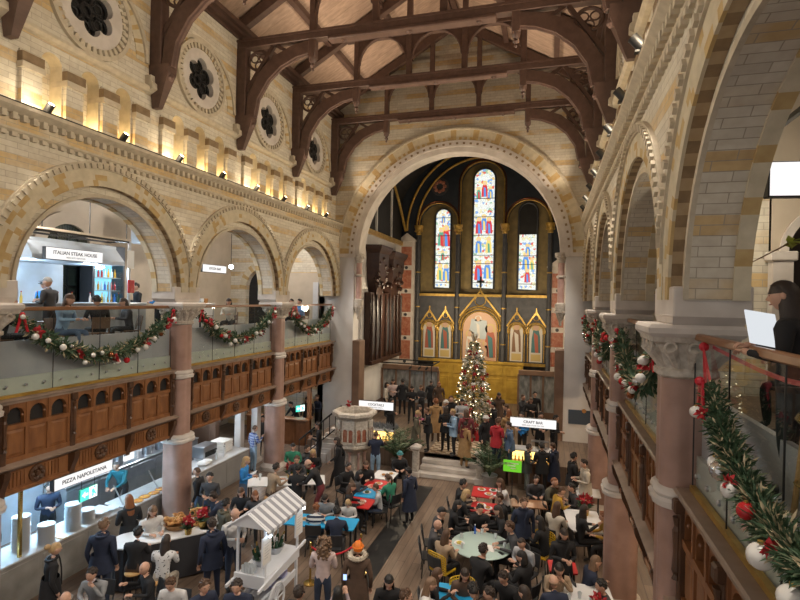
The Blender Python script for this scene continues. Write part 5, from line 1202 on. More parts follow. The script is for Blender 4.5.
# things on tables
def glass_obj(label, loc, m='clear_glassy', h=.13, grp=None):
    t = thing('drinking_glass', label, 'glass', loc, 0, grp); mb = MB(); mb.lathe((0, 0, 0), [(.03, 0), (.038, h), (.035, h), (.028, .01), (.001, .01)], 10); mb.build('tumbler', 'clear_glassy', t, smooth=40)
    if m != 'clear_glassy': mb = MB(); mb.lathe((0, 0, .01), [(.027, 0), (.034, h * .75), (.001, h * .76)], 10); mb.build('drink', m, t, smooth=40)
glass_obj('glass of amber beer on the long white table', (-8.75, 14.35, .75), 'amber', .2)
for k, (x, y, m_) in enumerate(((-2.0, 12.5, 'amber'), (-1.55, 12.9, 'clear_glassy'), (-1.2, 12.75, 'amber'), (-.95, 12.35, 'clear_glassy'), (-1.9, 12.0, 'clear_glassy'))): glass_obj('drinking glass on the mint round table', (x, y, .755), 'clear_glassy', .12, 'glasses on the mint round table')
for k in range(3): glass_obj('tumbler on the white table at bottom right', (.45 + .2 * k, 10.6 + .15 * (k % 2), .75), 'clear_glassy', .12, 'tumblers on the bottom right table')
for k, (x, y, z, a) in enumerate(((-1.42, 12.15, .757, .3), (-1.25, 12.2, .757, -.2))):
    mb = MB(); mb.box(-.11, .11, -.15, .15, 0, .004); o = tag(mb.build('menu_card', 'paper'), ['white paper menu on the mint round table, left of two', 'white paper menu on the mint round table, right of two'][k], 'menu'); o.location = (x, y, z); o.rotation_euler = (0, 0, a)
mb = MB(); mb.box(-.04, .04, -.08, .08, 0, .01, 0, .004); o = tag(mb.build('phone', 'black_plastic'), 'black phone lying on the mint round table', 'phone'); o.location = (-1.0, 12.05, .757); o.rotation_euler = (0, 0, .8)
t = thing('blue_tumbler', 'blue bottle on the far side of the mint round table', 'bottle', (-1.72, 12.85, .757)); mb = MB(); bottle(mb, (0, 0, 0), .7); mb.build('body', 'blue_plastic', t, smooth=40); mb = MB(); cyl(mb, (0, 0, .21), .014, .025); mb.build('cap', 'paper', t)
def plate_food(label, loc, food):
    t = thing('plate_of_food', label, 'plate', loc); mb = MB(); mb.lathe((0, 0, 0), [(.07, 0), (.13, .015), (.13, .02), (.07, .01), (.001, .01)], 16); mb.build('plate', 'porcelain', t, smooth=40)
    mb = MB()
    for k in range(6): a = k * 1.05; mb.ball((.045 * math.cos(a), .045 * math.sin(a), .025), .03, 0, 6, 4)
    mb.build('food', food, t)
plate_food('plate of yellow chips on the mint round table', (-2.0, 12.2, .757), 'bottle_yellow')
for k, (x, y, f_) in enumerate(((-1.95, 15.9, 'bread'), (-1.7, 15.6, 'bread_light'), (-1.6, 15.95, 'fir_light'), (-1.6, 14.55, 'bread'), (-1.8, 14.7, 'bread_light'))): plate_food('plate of food on the red table, ' + ['near its left edge', 'in its middle', 'at the far right corner', 'close to the diners in black', 'left on the nearer red table'][k], (x, y, .75), f_)
for k, (x, y, f_) in enumerate(((-5.1, 13.8, 'bread'), (-5.2, 14.5, 'fir_light'), (-5.1, 15.3, 'bread_light'), (-5.2, 16.1, 'bread'), (-5.0, 16.3, 'bread_light'), (-5.4, 12.2, 'bread'), (-6.1, 12.2, 'bread_light'))): plate_food('plate of food on the ' + ['front red table of the row', 'blue table of the row', 'third red table of the row', 'white table of the row, left', 'white table of the row, right', 'long blue table, right', 'long blue table, left'][k], (x, y, .75), f_)
# ------------------------------------------------------------------ champagne cart
t = thing('champagne_cart', 'white wooden champagne cart with grey striped roof', 'cart', (-5.68, 9.7, 0))
mat('cart_white', (.66, .68, .72), .5); M['cart_stripe'] = mat('cart_stripe', (.27, .28, .32), .7)
mb = MB(); mb.box(-.34, .34, -.72, .78, .88, .96, 0, .01); mb.box(-.345, .345, -.735, -.69, .77, 1.02); mb.box(-.34, .34, -.7, .76, .74, .88); mb.build('tray', 'cart_white', t)
for x in (-.36, .36): mb = MB(); mb.bar((x, -.98, .86), (x, 1.0, .99), .04, .06); mb.build('handle', 'cart_white', t)
for x in (-.31, .31):
    for y in (-.66, .7): mb = MB(); mb.box(x - .022, x + .022, y - .022, y + .022, .96, 1.98); mb.build('post', 'cart_white', t)
for x in (-.3, .3): mb = MB(); mb.box(x - .025, x + .025, .66, .72, 0, .88); mb.build('leg', 'cart_white', t)
mb = MB(); mb.box(-.3, .3, -.45, .7, .34, .38); mb.box(-.31, -.27, -.45, .7, .38, .5); mb.box(.27, .31, -.45, .7, .38, .5); mb.build('lower_shelf', 'cart_white', t)
for x in (-.36, .36):
    mb = MB(); c = (x, -.28, .34); mb.tube([(x, c[1] + .33 * math.cos(2 * PI * i / 24), c[2] + .33 * math.sin(2 * PI * i / 24)) for i in range(24)], .025, 6, 0, True)
    for k in range(8): a = k * PI / 4; mb.bar(c, (x, c[1] + .33 * math.cos(a), c[2] + .33 * math.sin(a)), .022, .022)
    mb.lathe((x - .04, c[1], c[2]), [(.05, 0), (.05, .08)], 10, axis='x'); mb.build('wheel', 'cart_white', t)
mb = MB(); ns = 15
for k in range(ns):
    y0, y1 = -.82 + 1.6 * k / ns, -.82 + 1.6 * (k + 1) / ns
    for s in (-1, 1): mb.loft([[(0, y, 2.27), (s * .47, y, 1.97), (s * .47, y, 1.955), (0, y, 2.255)] for y in (y0, y1)], k % 2); mb.loft([[(s * .47, y, 1.97), (s * .475, y, 1.97), (s * .475, y, 1.90), (s * .47, y, 1.90)] for y in (y0, y1)], k % 2)
mb.build('striped_roof', ['cart_white', 'cart_stripe'], t)
for y in (-.76, .74): mb = MB(); mb.prism([(-.4, 1.98), (.4, 1.98), (0, 2.24)], 'y', y - .01, y + .01); mb.bar((-.44, y, 1.97), (0, y, 2.25), .03, .05); mb.bar((.44, y, 1.97), (0, y, 2.25), .03, .05); mb.build('gable', 'cart_white', t)
for y, lab in ((-.66, 'near'), (.7, 'far')):
    q = thing('menu_board', 'white framed menu board hung on the %s post of the champagne cart' % lab, 'menu board', (-5.34, 9.7 + y, 1.55), PI / 2); mb = MB(); mb.box(-.17, .17, -.012, .012, -.3, .28); mb.build('frame', 'cart_white', q); mb = MB(); mb.box(-.14, .14, -.018, -.012, -.26, .24); mb.build('sheet', 'paper', q)
    mb = MB()
    for k in range(6): mb.box(-.09, .09 - .03 * (k % 3), -.02, -.018, .12 - .055 * k, .13 - .055 * k)
    mb.build('printed_lines', 'ink_grey', q)
for y, lab in ((-.2, 'nearer'), (.35, 'farther')):
    q = thing('ice_bucket', '%s steel ice bucket of champagne on the white cart' % lab, 'bucket', (-5.72, 9.7 + y, .96)); mb = MB(); mb.lathe((0, 0, 0), [(.11, 0), (.13, .03), (.19, .16), (.2, .17), (.18, .16), (.001, .12)], 18); mb.build('bowl', 'steel', q, smooth=40)
    for k in range(7):
        a = k * .9; d = Matrix.Translation((-5.72 + .1 * math.cos(a), 9.7 + y + .1 * math.sin(a), 1.08)) @ Matrix.Rotation(a, 4, 'Z') @ Matrix.Rotation(.35, 4, 'Y')
        b = thing('champagne_bottle', 'dark champagne bottle in the %s ice bucket on the cart' % lab, 'bottle', (0, 0, 0), 0, 'bottles in the %s ice bucket' % lab); b.matrix_world = d; b.location = d.translation; b.rotation_euler = d.to_euler()
        mb = MB(); bottle(mb, (0, 0, 0), 1.05); mb.build('body', 'green_glass', b, smooth=40); mb = MB(); cyl(mb, (0, 0, .235), .018, .085); mb.build('foil', 'gold_metal' if k % 2 else 'steel', b)
for k in range(8): glass_obj('champagne flute on the near end of the white cart', (-5.9 + .07 * (k % 4), 9.1 + .09 * (k // 4), .96), 'clear_glassy', .16, 'flutes on the champagne cart')
for k, (x, y, s) in enumerate(((-5.7, 9.75, .2), (-5.65, 10.15, .22))):
    q = thing('storage_bag', ['pale lilac bag on the cart lower shelf, nearer', 'pale lilac bag on the cart lower shelf, farther'][k], 'bag', (x, y, .38)); mb = MB(); mb.box(-.16, .16, -s / 2, s / 2, 0, .24, 0, .06); mb.build('bag', mat('lilac_bag', (.42, .42, .66), .7) if k == 0 else 'lilac_bag', q); mb = MB(); mb.tube([(0, -.06, .24), (0, -.04, .31), (0, .04, .31), (0, .06, .24)], .01, 5); mb.build('strap', 'lilac_bag', q)
for y in (-.7, .74):
    mb = MB(); mb.ball((0, 0, 0), .035, 0, 8, 6); o = tag(mb.build('clip_lamp', 'lamp_cool'), 'small bluish lamp clipped under the %s end of the cart roof' % ('near' if y < 0 else 'far'), 'lamp'); o.location = (-5.24, 9.7 + y, 1.86)
# rope barrier
t = thing('rope_barrier', 'red velvet rope on a post right of the champagne cart', 'rope barrier', (-5.2, 10.75, 0))
mb = MB(); mb.tube([(.0 + .95 * k / 10, .75 * k / 10, .85 - .28 * (1 - (k / 5 - 1) ** 2)) for k in range(11)], .022, 8); mb.build('rope', 'ribbon_red', t)
for x, y in ((0, 0), (.95, .75)): mb = MB(); mb.lathe((x, y, 0), [(.15, 0), (.15, .02), (.025, .04), (.022, .88), (.035, .9), (.03, .95), (.001, .97)], 12); mb.build('post', 'gold_metal', t, smooth=40)
mb = MB(); mb.box(-.3, .3, -.01, .01, -.19, .19); o = tag(mb.build('lime_notice', 'lime_sign'), 'bright lime green notice board beside the palm', 'notice'); o.location = (-1.15, 17.6, 1.05); o.rotation_euler = (-.1, 0, 0)
mb = MB(); mb.tube([(0, 0, 0), (0, 0, .9)], .02, 6); mb.lathe((0, 0, 0), [(.16, 0), (.16, .02), (.02, .03)], 12); o = tag(mb.build('notice_stand', 'iron'), 'thin black stand under the lime green notice', 'stand'); o.location = (-1.15, 17.63, 0)
lime = [q for q in COL.objects if q.name == 'lime_notice'][0]
for k, (x0, x1) in enumerate(((-.2, .2), (-.16, .1), (-.06, .12))): mb = MB(); mb.box(x0, x1, -.014, -.009, .07 - .08 * k, .105 - .08 * k); mb.build('printed_line', 'paper', lime)

# ------------------------------------------------------------------ left gallery kitchens
counter('steel topped kitchen counter behind the left gallery diners', -13.3, -12.55, 8.2, 13.6, GZ, 1.15, 'grey_metal', 'steel', panels=5)
counter('pale serving counter in the second left gallery bay', -13.3, -12.55, 15.2, 17.1, GZ, 1.12, 'plaster_white', 'marble_top', panels=2)
t = thing('extractor_hood', 'large brushed steel extractor hood above the left gallery kitchen', 'hood', (-13.9, 11.5, 7.45)); mb = MB(); mb.loft([[(x * k, y * k2, z) for x, y in ((-1, -1.5), (1, -1.5), (1, 1.5), (-1, 1.5))] for k, k2, z in ((1, 1, 0), (1, 1, .12), (.7, .97, .5), (.7, .97, .6))]); mb.build('canopy', 'stain_blue', t)
mb = MB(); mb.box(-.25, .25, -1.35, -.95, .58, 2.4); mb.build('duct', 'grey_metal', t)
mb = MB(); mb.box(-15.5, -15.4, 8.0, 13.0, GZ, 7.9); struct(mb.build('wall_left', 'stain_blue'), 'steel splashback of the left gallery kitchen', 'wall')
sign_box('kitchen_sign', 'white lit steak restaurant sign in the nearest left gallery arch', (-12.5, 10.92, 7.6), PI / 2, 1.75, .33, 'ITALIAN STEAK HOUSE', 'MERCATO MAYFAIR', .13)
sign_box('kitchen_sign', 'white lit sign in the second left gallery arch', (-12.5, 16.95, 7.6), PI / 2, 1.45, .3, 'GYOZA BAR', None, .13)
t = thing('hanging_rail', 'dark metal rail frame hung over the left gallery kitchen', 'rail', (-12.45, 10.9, 8.15)); mb = MB(); mb.bar((0, -2.6, 0), (0, 1.8, 0), .05, .05); mb.bar((-.7, -2.6, .0), (-.7, 1.8, 0), .05, .05)
for y in (-2.5, -1, .4, 1.7): mb.bar((0, y, 0), (-.7, y, 0), .04, .04); mb.tube([(0, y, 0), (0, y, 1.8)], .015, 6)
mb.build('frame', 'iron', t); mb = MB(); mb.box(-.06, .06, -2.6, 1.8, .03, .09); mb.build('timber_cap', 'plaster', t)
t = thing('fridge', 'tall double door drinks fridge glowing blue in the left gallery', 'fridge', (-15.2, 14.35, GZ)); mb = MB(); mb.box(-.35, .3, -.68, .68, 0, .55); mb.box(-.35, .3, -.68, .68, 2.45, 3.1); mb.box(-.35, -.25, -.68, .68, .55, 2.45); mb.box(-.35, .3, -.68, -.6, .55, 2.45); mb.box(-.35, .3, .6, .68, .55, 2.45); mb.build('cabinet', 'chair_dark', t)
mb = MB(); mb.box(-.25, -.22, -.6, .6, .55, 2.45); mb.build('lit_interior', 'fridge_glow', t)
for k in range(4): mb = MB(); mb.box(-.22, .2, -.6, .6, .6 + .45 * k, .63 + .45 * k); mb.build('shelf', 'steel', t)
for s in (-1, 1): mb = MB(); mb.box(.29, .31, s * .02, s * .6, .57, 2.43); d = mb.build('glass_door', 'glass', t); mb = MB(); mb.box(.31, .34, s * .03, s * .06, 1.2, 1.8); mb.build('handle', 'steel', d)
for k in range(24):
    r_, c_ = k // 8, k % 8; b_ = MB(); bottle(b_, (0, 0, 0), 1.0); o = tag(b_.build('drink_bottle', rnd.choice(['red_gloss', 'blue_plastic', 'porcelain', 'amber'])), 'small bottle on a shelf inside the glowing fridge', 'bottle', 'bottles in the glowing fridge'); o.location = (-15.15, 14.35 - .5 + .14 * c_, GZ + .64 + .45 * (r_ + 1))
mb = MB()
t = thing('window_surround', 'round headed pale stone window surround on the left gallery back wall', 'window', (-15.85, 13.5, 0)); ring(mb, TL, 0, 8.05, .85, 1.25, 0, .12, 24, lambda i: 0); mb.box(0, .12, -1.25, -.85, GZ, 8.05); mb.box(0, .12, .85, 1.25, GZ, 8.05); mb.build('surround', 'plaster', t, smooth=30)
mb = MB(); ring(mb, TL, 0, 8.05, 0, .85, .0, .02, 24, lambda i: 0); mb.box(0, .02, -.85, .85, 5.6, 8.05); mb.build('pane', 'glass_dark', t)
mb = MB()
for y in (-.4, 0, .4): mb.box(.02, .06, y - .025, y + .025, 5.6, 8.7)
for z in (6.2, 6.8, 7.4, 8.0): mb.box(.02, .06, -.85, .85, z - .02, z + .02)
mb.build('glazing_bars', 'iron', t)
t = thing('notice_post', 'steel post with paper notice and red box in the left gallery', 'post', (-12.45, 12.72, GZ)); mb = MB(); mb.tube([(0, 0, 0), (0, 0, 3.1)], .05, 10); mb.build('post', 'steel', t); mb = MB(); mb.box(.05, .06, -.13, .13, 2.2, 2.75); mb.build('notice', 'paper', t); mb = MB(); mb.box(.05, .12, -.12, .12, 1.45, 1.85, 0, .02); mb.build('alarm_box', 'red_gloss', t)
mb = MB(); mb.box(-.35, .35, -.6, .6, 0, .85, 0, .02); o = tag(mb.build('wall_cupboard', 'stain_blue'), 'pale steel cupboard high up behind the left gallery post', 'cupboard'); o.location = (-14.3, 15.6, 8.4)
t = thing('speaker', 'black loudspeaker hung in the second left gallery arch', 'speaker', (-12.3, 15.6, 8.9)); mb = MB(); mb.box(-.12, .12, -.15, .15, -.2, .2, 0, .02); mb.build('cabinet', 'black_plastic', t); mb = MB(); mb.tube([(0, 0, .2), (0, 0, 1.05)], .02, 6); mb.build('bracket', 'iron', t)
t = thing('pendant_lamp', 'bright bluish lamp in the second left gallery arch', 'lamp', (-12.5, 18.0, 7.75)); mb = MB(); mb.ball((0, 0, 0), .09, 0, 10, 6); mb.build('bulb', 'lamp_cool', t); mb = MB(); mb.tube([(0, 0, .08), (0, 0, 2.2)], .012, 5); mb.build('cord', 'iron', t)
for k in range(10):
    y = 8.6 + .5 * k; t = thing('squeeze_bottle', 'bottle standing on the left gallery kitchen counter', 'bottle', (-12.72 - .1 * (k % 2), y, GZ + 1.15), 0, 'bottles on the gallery kitchen counter'); mb = MB(); bottle(mb, (0, 0, 0), .9); mb.build('body', ['bottle_yellow', 'porcelain', 'bottle_yellow', 'green_glass', 'clear_glassy'][k % 5], t, smooth=40); mb = MB(); cyl(mb, (0, 0, .27), .013, .03); mb.build('cap', 'red_gloss', t)
for k in range(7):
    y = 15.4 + .24 * k; mb = MB(); mb.lathe((0, 0, 0), [(.07, 0), (.09, .1), (.09, .18), (.001, .18)], 10); o = tag(mb.build('storage_jar', rnd.choice(['porcelain', 'steel', 'bread', 'clear_glassy']), smooth=40), 'jar standing on the second left gallery counter', 'jar', 'jars on the second gallery counter'); o.location = (-12.8, y, GZ + 1.12)
mb = MB(); mb.lathe((0, 0, 0), [(.001, 0), (.2, .02), (.22, .04)], 20, axis='x'); o = tag(mb.build('round_tray', 'porcelain'), 'round white tray standing on the second left gallery counter', 'tray'); o.location = (-12.9, 15.55, GZ + 1.36)
# ------------------------------------------------------------------ right gallery
sign_box('hanging_sign', 'blank white lit box sign in the upper right gallery', (3.02, 6.75, 8.02), .12, 1.45, .40, None)
mb = MB(); t = thing('ceiling_rail', 'dark track rail with lamps under the right gallery ceiling', 'rail', (2.75, 6.5, 8.9)); mb.bar((0, -3.5, 0), (0, 3.5, 0), .06, .06)
for y in (-3, 0, 3): mb.tube([(0, y, 0), (0, y, 1.05)], .015, 6)
mb.build('track', 'iron', t)
for y in (-1.5, 1.1): mb = MB(); mb.lathe((-.15, y, -.75), [(.05, 0), (.06, .12), (.012, .15), (.012, .75)], 10) if y > 0 else mb.lathe((0, y, -.3), [(.06, 0), (.07, .18), (.02, .22), (.02, .3)], 10); f = mb.build('spot_head', 'iron', t); mb = MB(); mb.ball((-.15, y, -.76), .045, 0, 8, 5) if y > 0 else mb.lathe((0, y, -.305), [(.055, 0), (.001, -.012)], 10); mb.build('lens', 'lamp_white', f)
t = thing('gallery_table', 'small dark table beside the woman in the right gallery', 'table', (2.35, 4.6, GZ)); mb = MB(); mb.box(-.5, .4, -.6, .5, .72, .76, 0, .01); mb.build('table_top', 'chair_wood', t); legs4(t, .32, .42, .72)
t = thing('menu_stand', 'lit white menu held open in front of the woman at right', 'menu', (1.73, 5.05, 6.37)); mb = MB(); mb.T = Matrix.Rotation(-.5, 4, 'X') @ Matrix.Rotation(.3, 4, 'Z'); mb.box(-.13, .13, -.006, .006, -.2, .2); mb.build('page', 'menu_lit', t)
t = thing('desk_lamp', 'small white lamp with globe finial on the right gallery table', 'lamp', (2.45, 5.25, GZ + .76)); mb = MB(); mb.lathe((0, 0, 0), [(.08, 0), (.08, .015), (.012, .03), (.012, .48)], 12); mb.build('stem', 'steel', t, smooth=40); mb = MB(); mb.box(-.16, .16, -.05, .05, .48, .52, 0, .01); mb.build('shade', 'lamp_white', t); mb = MB(); mb.ball((0, 0, .6), .05, 0, 10, 6); mb.build('finial', 'porcelain', t, smooth=60)
t = thing('brass_stool', 'brass legged bar stool seen through the near right glass', 'stool', (1.78, 4.05, GZ))
mb = MB(); mb.lathe((0, 0, .66), [(.001, 0), (.17, 0), (.19, .03), (.17, .07), (.001, .08)], 16); mb.build('seat', 'gold_metal', t, smooth=40)
for k in range(4): a = PI / 4 + k * PI / 2; mb = MB(); mb.tube([(.14 * math.cos(a), .14 * math.sin(a), .67), (.2 * math.cos(a), .2 * math.sin(a), 0)], .018, 6); mb.build('leg', 'bread_light', t)
mb = MB(); mb.tube([(.18 * math.cos(2 * PI * i / 16), .18 * math.sin(2 * PI * i / 16), .25) for i in range(16)], .01, 5, 0, True); mb.build('footrest', 'gold_metal', t)
t = thing('hanging_branch', 'leafy yellow green branch reaching into the right gallery', 'branch', (2.9, 7.2, 7.25)); mb = MB(); pts = [(-.55, .1, -.12), (-.2, 0, .1), (.15, 0, .12), (.6, -.1, .28), (1.0, -.2, .3)]; mb.tube(pts, [.006, .012, .012, .014, .016], 6); mb.build('twig', 'chair_wood', t)
mat('leaf_lime', (.30, .34, .05), .6); mb = MB()
for k in range(46): p = Vector(pts[1]).lerp(Vector(pts[4]), rnd.random()); sprig(mb, p, Vector((rnd.gauss(0, 1), rnd.gauss(0, .6), rnd.gauss(0, .6))), rnd.uniform(.08, .16), .05, 0)
mb.build('leaves', 'leaf_lime', t)
for k, (y0, y1) in enumerate(((1.7, 3.1), (6.6, 8.3))):
    mb = MB(); mb.box(-.3, .3, -(y1 - y0) / 2, (y1 - y0) / 2, 0, .8, 0, .02); o = tag(mb.build('sideboard', 'chair_wood'), ['dark low sideboard behind the near right glass', 'dark low sideboard behind the nearest right column'][k], 'sideboard'); o.location = (3.2, (y0 + y1) / 2, GZ)
# ------------------------------------------------------------------ people
rnd = random.Random(99)
def skin_body(J, E, Rad):
    """J name->point, E edges, Rad name->(rx, ry). Returns verts, faces"""
    names = list(J); idx = {n: i for i, n in enumerate(names)}
    me = bpy.data.meshes.new('skel'); me.from_pydata([J[n] for n in names], [(idx[a], idx[b]) for a, b in E], []); me.update()
    ob = bpy.data.objects.new('skel', me); COL.objects.link(ob)
    ob.modifiers.new('s', 'SKIN'); sd = me.skin_vertices[0].data
    for n in names: sd[idx[n]].radius = Rad[n]; sd[idx[n]].use_root = (n == 'pelvis')
    m2 = ob.modifiers.new('u', 'SUBSURF'); m2.levels = 1; m2.render_levels = 1
    bpy.context.view_layer.update()
    r = bpy.data.meshes.new_from_object(ob.evaluated_get(bpy.context.evaluated_depsgraph_get()))
    vs = [tuple(v.co) for v in r.vertices]; fs = [tuple(p.vertices) for p in r.polygons]
    bpy.data.objects.remove(ob); bpy.data.meshes.remove(me); bpy.data.meshes.remove(r)
    return vs, fs
def seg_d(p, a, b):
    ab = b - a; t = max(0, min(1, (p - a).dot(ab) / max(ab.length_squared, 1e-9))); return (p - a - ab * t).length
RADS = dict(pelvis=(.155, .115), waist=(.135, .10), chest=(.165, .115), upchest=(.15, .10), neck0=(.06, .06), neck=(.052, .055), shL=(.075, .075), elL=(.047, .047), wrL=(.031, .034), shR=(.075, .075), elR=(.047, .047), wrR=(.031, .034),
            hipL=(.095, .095), knL=(.062, .062), anL=(.042, .042), toL=(.042, .03), hipR=(.095, .095), knR=(.062, .062), anR=(.042, .042), toR=(.042, .03), hdL=(.036, .022), hdR=(.036, .022))
EDG = [('pelvis', 'waist'), ('waist', 'chest'), ('chest', 'upchest'), ('upchest', 'neck0'), ('neck0', 'neck')] + [e for s in 'LR' for e in (('upchest', 'sh' + s), ('sh' + s, 'el' + s), ('el' + s, 'wr' + s), ('wr' + s, 'hd' + s), ('pelvis', 'hip' + s), ('hip' + s, 'kn' + s), ('kn' + s, 'an' + s), ('an' + s, 'to' + s))]
POSES = {}
def V(*a): return Vector(a)
def pose(name, spine, arms, legs, tilt=(0, 0)):
    """front is +y. spine: pelvis pos and lean; arms: (elbow, wrist) L,R ; legs: (knee, ankle) L,R"""
    pel, lean = V(*spine[0]), R(spine[1])
    def up(h, y=0): return pel + V(0, math.sin(lean) * h + y, math.cos(lean) * h)
    J = dict(pelvis=pel, waist=up(.17), chest=up(.33), upchest=up(.45), neck0=up(.53, .005), neck=up(.60, .02))
    for s, sx in (('L', -1), ('R', 1)):
        J['sh' + s] = up(.47) + V(sx * .185, 0, 0)
        e, w_ = arms[0] if s == 'L' else arms[1]
        J['el' + s] = V(*e); J['wr' + s] = V(*w_); d = (J['wr' + s] - J['el' + s]).normalized(); J['hd' + s] = J['wr' + s] + d * .07
        k, a = legs[0] if s == 'L' else legs[1]
        J['hip' + s] = pel + V(sx * .09, 0, -.04); J['kn' + s] = V(*k); J['an' + s] = V(*a); J['to' + s] = V(*a) + V(sx * .02, .15, -.05)
    vs, fs = skin_body(J, EDG, RADS)
    mb = MB(); mb.v = list(vs); mb.f = list(fs)
    segs = [(J[a], J[b], c) for a, b, c in (('pelvis', 'waist', 1), ('waist', 'chest', 1), ('chest', 'upchest', 1))] + [(J['upchest'], J['neck0'].lerp(J['neck'], .5), 1), (J['neck0'].lerp(J['neck'], .75), J['neck'] + V(0, .01, .05), 0)]
    for s in 'LR': segs += [(J['upchest'], J['sh' + s], 1), (J['sh' + s], J['el' + s], 1), (J['el' + s], J['wr' + s].lerp(J['el' + s], .06), 1), (J['wr' + s], J['hd' + s], 0), (J['hip' + s], J['kn' + s], 2), (J['kn' + s], J['an' + s].lerp(J['kn' + s], .08), 2), (J['an' + s], J['to' + s], 3), (J['pelvis'], J['hip' + s], 2)]
    for f in fs:
        c = sum((V(*vs[i]) for i in f), V(0, 0, 0)) / len(f); mb.m.append(min(segs, key=lambda q: seg_d(c, q[0], q[1]))[2])
    # hands: five curled fingers each
    for s, sx in (('L', -1), ('R', 1)):
        w_ = J['wr' + s]; d = (J['hd' + s] - w_).normalized(); side = V(-sx, 0, 0); side = (side - d * side.dot(d))
        if side.length < .3: side = V(0, 1, 0) - d * d.y
        side.normalize(); dn = d.cross(side) * sx
        if dn.z > 0 and abs(dn.z) > .3: dn = -dn
        for k, (o_, ln) in enumerate(((-.026, .062), (-.009, .072), (.009, .076), (.025, .068))):
            b = w_ + d * .072 + side * o_; p1 = b + d * ln * .5; p2 = p1 + (d * .6 + dn * .8) * ln * .4; p3 = p2 + (d * .1 + dn) * ln * .3
            mb.tube([b - d * .02, b, p1, p2, p3], [.009, .0095, .009, .008, .006], 6, 0)
        b = w_ + d * .03 + side * .03; mb.tube([b, b + side * .022 + d * .025, b + side * .026 + d * .055 + dn * .01, b + side * .014 + d * .078 + dn * .02], [.012, .011, .010, .007], 6, 0)
    # head: shaped surface with brow, nose, lips, chin and ears
    HM = Matrix.Translation(J['neck'] + V(0, .02 + math.sin(lean) * .1, .115)) @ Matrix.Rotation(R(tilt[1]), 4, 'Z') @ Matrix.Rotation(R(-tilt[0]), 4, 'X')
    mb.T = HM; nu, nv = 20, 14; rings = []
    for i in range(nv + 1):
        th = PI * i / nv; ring_ = []
        for j in range(nu):
            ph = 2 * PI * j / nu; x, y, z = math.sin(th) * math.cos(ph), math.sin(th) * math.sin(ph), -math.cos(th)
            wd = .078 * (1 - .22 * max(0, -z) ** 1.3) ; px, py, pz = x * wd, y * .098, z * .122
            if z < -.15 and y < 0: py *= 1 - .35 * min(1, -z)          # nape
            if y > .2: py = py * (1 - .08 * (abs(z) ** 2)) + (.008 if -.95 < z < -.7 else 0)
            ring_.append((px, py, pz))
        rings.append(ring_)
    mb.loft(rings, 0)
    mb.loft([[(-.006, .088, .03), (.006, .088, .03), (.0, .08, .035)], [(-.016, .092, -.022), (.016, .092, -.022), (0, .118, -.018)], [(-.012, .088, -.034), (.012, .088, -.034), (0, .100, -.034)]], 0)
    for sx in (-1, 1):
        mb.ball((sx * .030, .085, .014), .0092, 4, 8, 5, 1.1, .6, .5); mb.tube([(sx * .016, .092, .034), (sx * .03, .091, .039), (sx * .048, .08, .034)], .0032, 5, 4); mb.ball((sx * .080, -.004, .0), .03, 0, 8, 5, .35, .7, 1)
    mb.tube([(-.024, .084, -.062), (0, .094, -.06), (.024, .084, -.062)], [.004, .0075, .004], 6, 5)
    mb.T = None
    me_o = mb.build('person', ['skin_light', 'cl_black', 'cl_denim', 'shoe', 'eye_dark', 'lips'], smooth=60)
    me = me_o.data; bpy.data.objects.remove(me_o)
    POSES[name] = (me, HM, J)
for n_, c in (('skin_light', (.52, .31, .22)), ('skin_mid', (.40, .22, .14)), ('skin_dark', (.16, .08, .05)), ('lips', (.36, .13, .11)), ('eye_dark', (.07, .045, .035)), ('shoe', (.03, .028, .028))): mat(n_, c, .55)
CL = dict(black=(.013, .013, .015), navy=(.018, .026, .055), charcoal=(.05, .05, .055), grey=(.26, .27, .28), ltgrey=(.42, .43, .45), white=(.62, .61, .60), cream=(.55, .49, .40), beige=(.36, .26, .17), tan=(.38, .23, .10), brown=(.10, .06, .04), olive=(.10, .09, .06), mustard=(.45, .26, .03), blue=(.03, .24, .62), ltblue=(.28, .42, .58), green=(.03, .22, .13), red=(.42, .02, .03), wine=(.17, .03, .035), pink=(.55, .16, .28), denim=(.08, .13, .22), dkdenim=(.035, .05, .09), mauve=(.3, .24, .26), teal=(.03, .2, .25), blush=(.56, .44, .42))
for n_, c in CL.items(): vary('cl_' + n_, c, tuple(q * .78 for q in c), .85, 9, coord='obj')
for n_, c in (('black', (.012, .010, .009)), ('dark', (.03, .018, .012)), ('brown', (.09, .045, .022)), ('auburn', (.22, .075, .022)), ('blonde', (.48, .32, .15)), ('ltbrown', (.20, .12, .07)), ('grey', (.28, .26, .24)), ('orange', (.75, .19, .01)), ('white', (.65, .63, .6)), ('teal', (.03, .2, .22))): vary('hair_' + n_ if n_ != 'black' else 'hair_black', c, tuple(q * .7 for q in c), .55, 22, stretch=(3, 3, .5), coord='obj')
def patterned(name, a, b, sx, sy, mode):
    m = mat(name, a, .85); nt, L, bs = nodes(m); tc = N(nt, 'ShaderNodeTexCoord'); s = N(nt, 'ShaderNodeSeparateXYZ'); L.new(tc.outputs['Object'], s.inputs[0])
    f = lambda o, k: math_(nt, L, 'LESS_THAN', math_(nt, L, 'FRACT', math_(nt, L, 'MULTIPLY', o, k)), .5)
    if mode == 'stripe': fac = f(s.outputs[2], sy)
    elif mode == 'plaid': fac = math_(nt, L, 'MULTIPLY', math_(nt, L, 'ADD', f(s.outputs[2], sy), f(s.outputs[0], sx)), .5)
    else:
        vo = N(nt, 'ShaderNodeTexVoronoi'); vo.inputs['Scale'].default_value = sx; L.new(tc.outputs['Object'], vo.inputs[0]); fac = math_(nt, L, 'LESS_THAN', vo.outputs['Distance'], .3)
    mx = N(nt, 'ShaderNodeMix', data_type='RGBA'); L.new(fac, mx.inputs[0]); mx.inputs[6].default_value = (*a, 1); mx.inputs[7].default_value = (*b, 1); L.new(mx.outputs[2], bs.inputs[0])
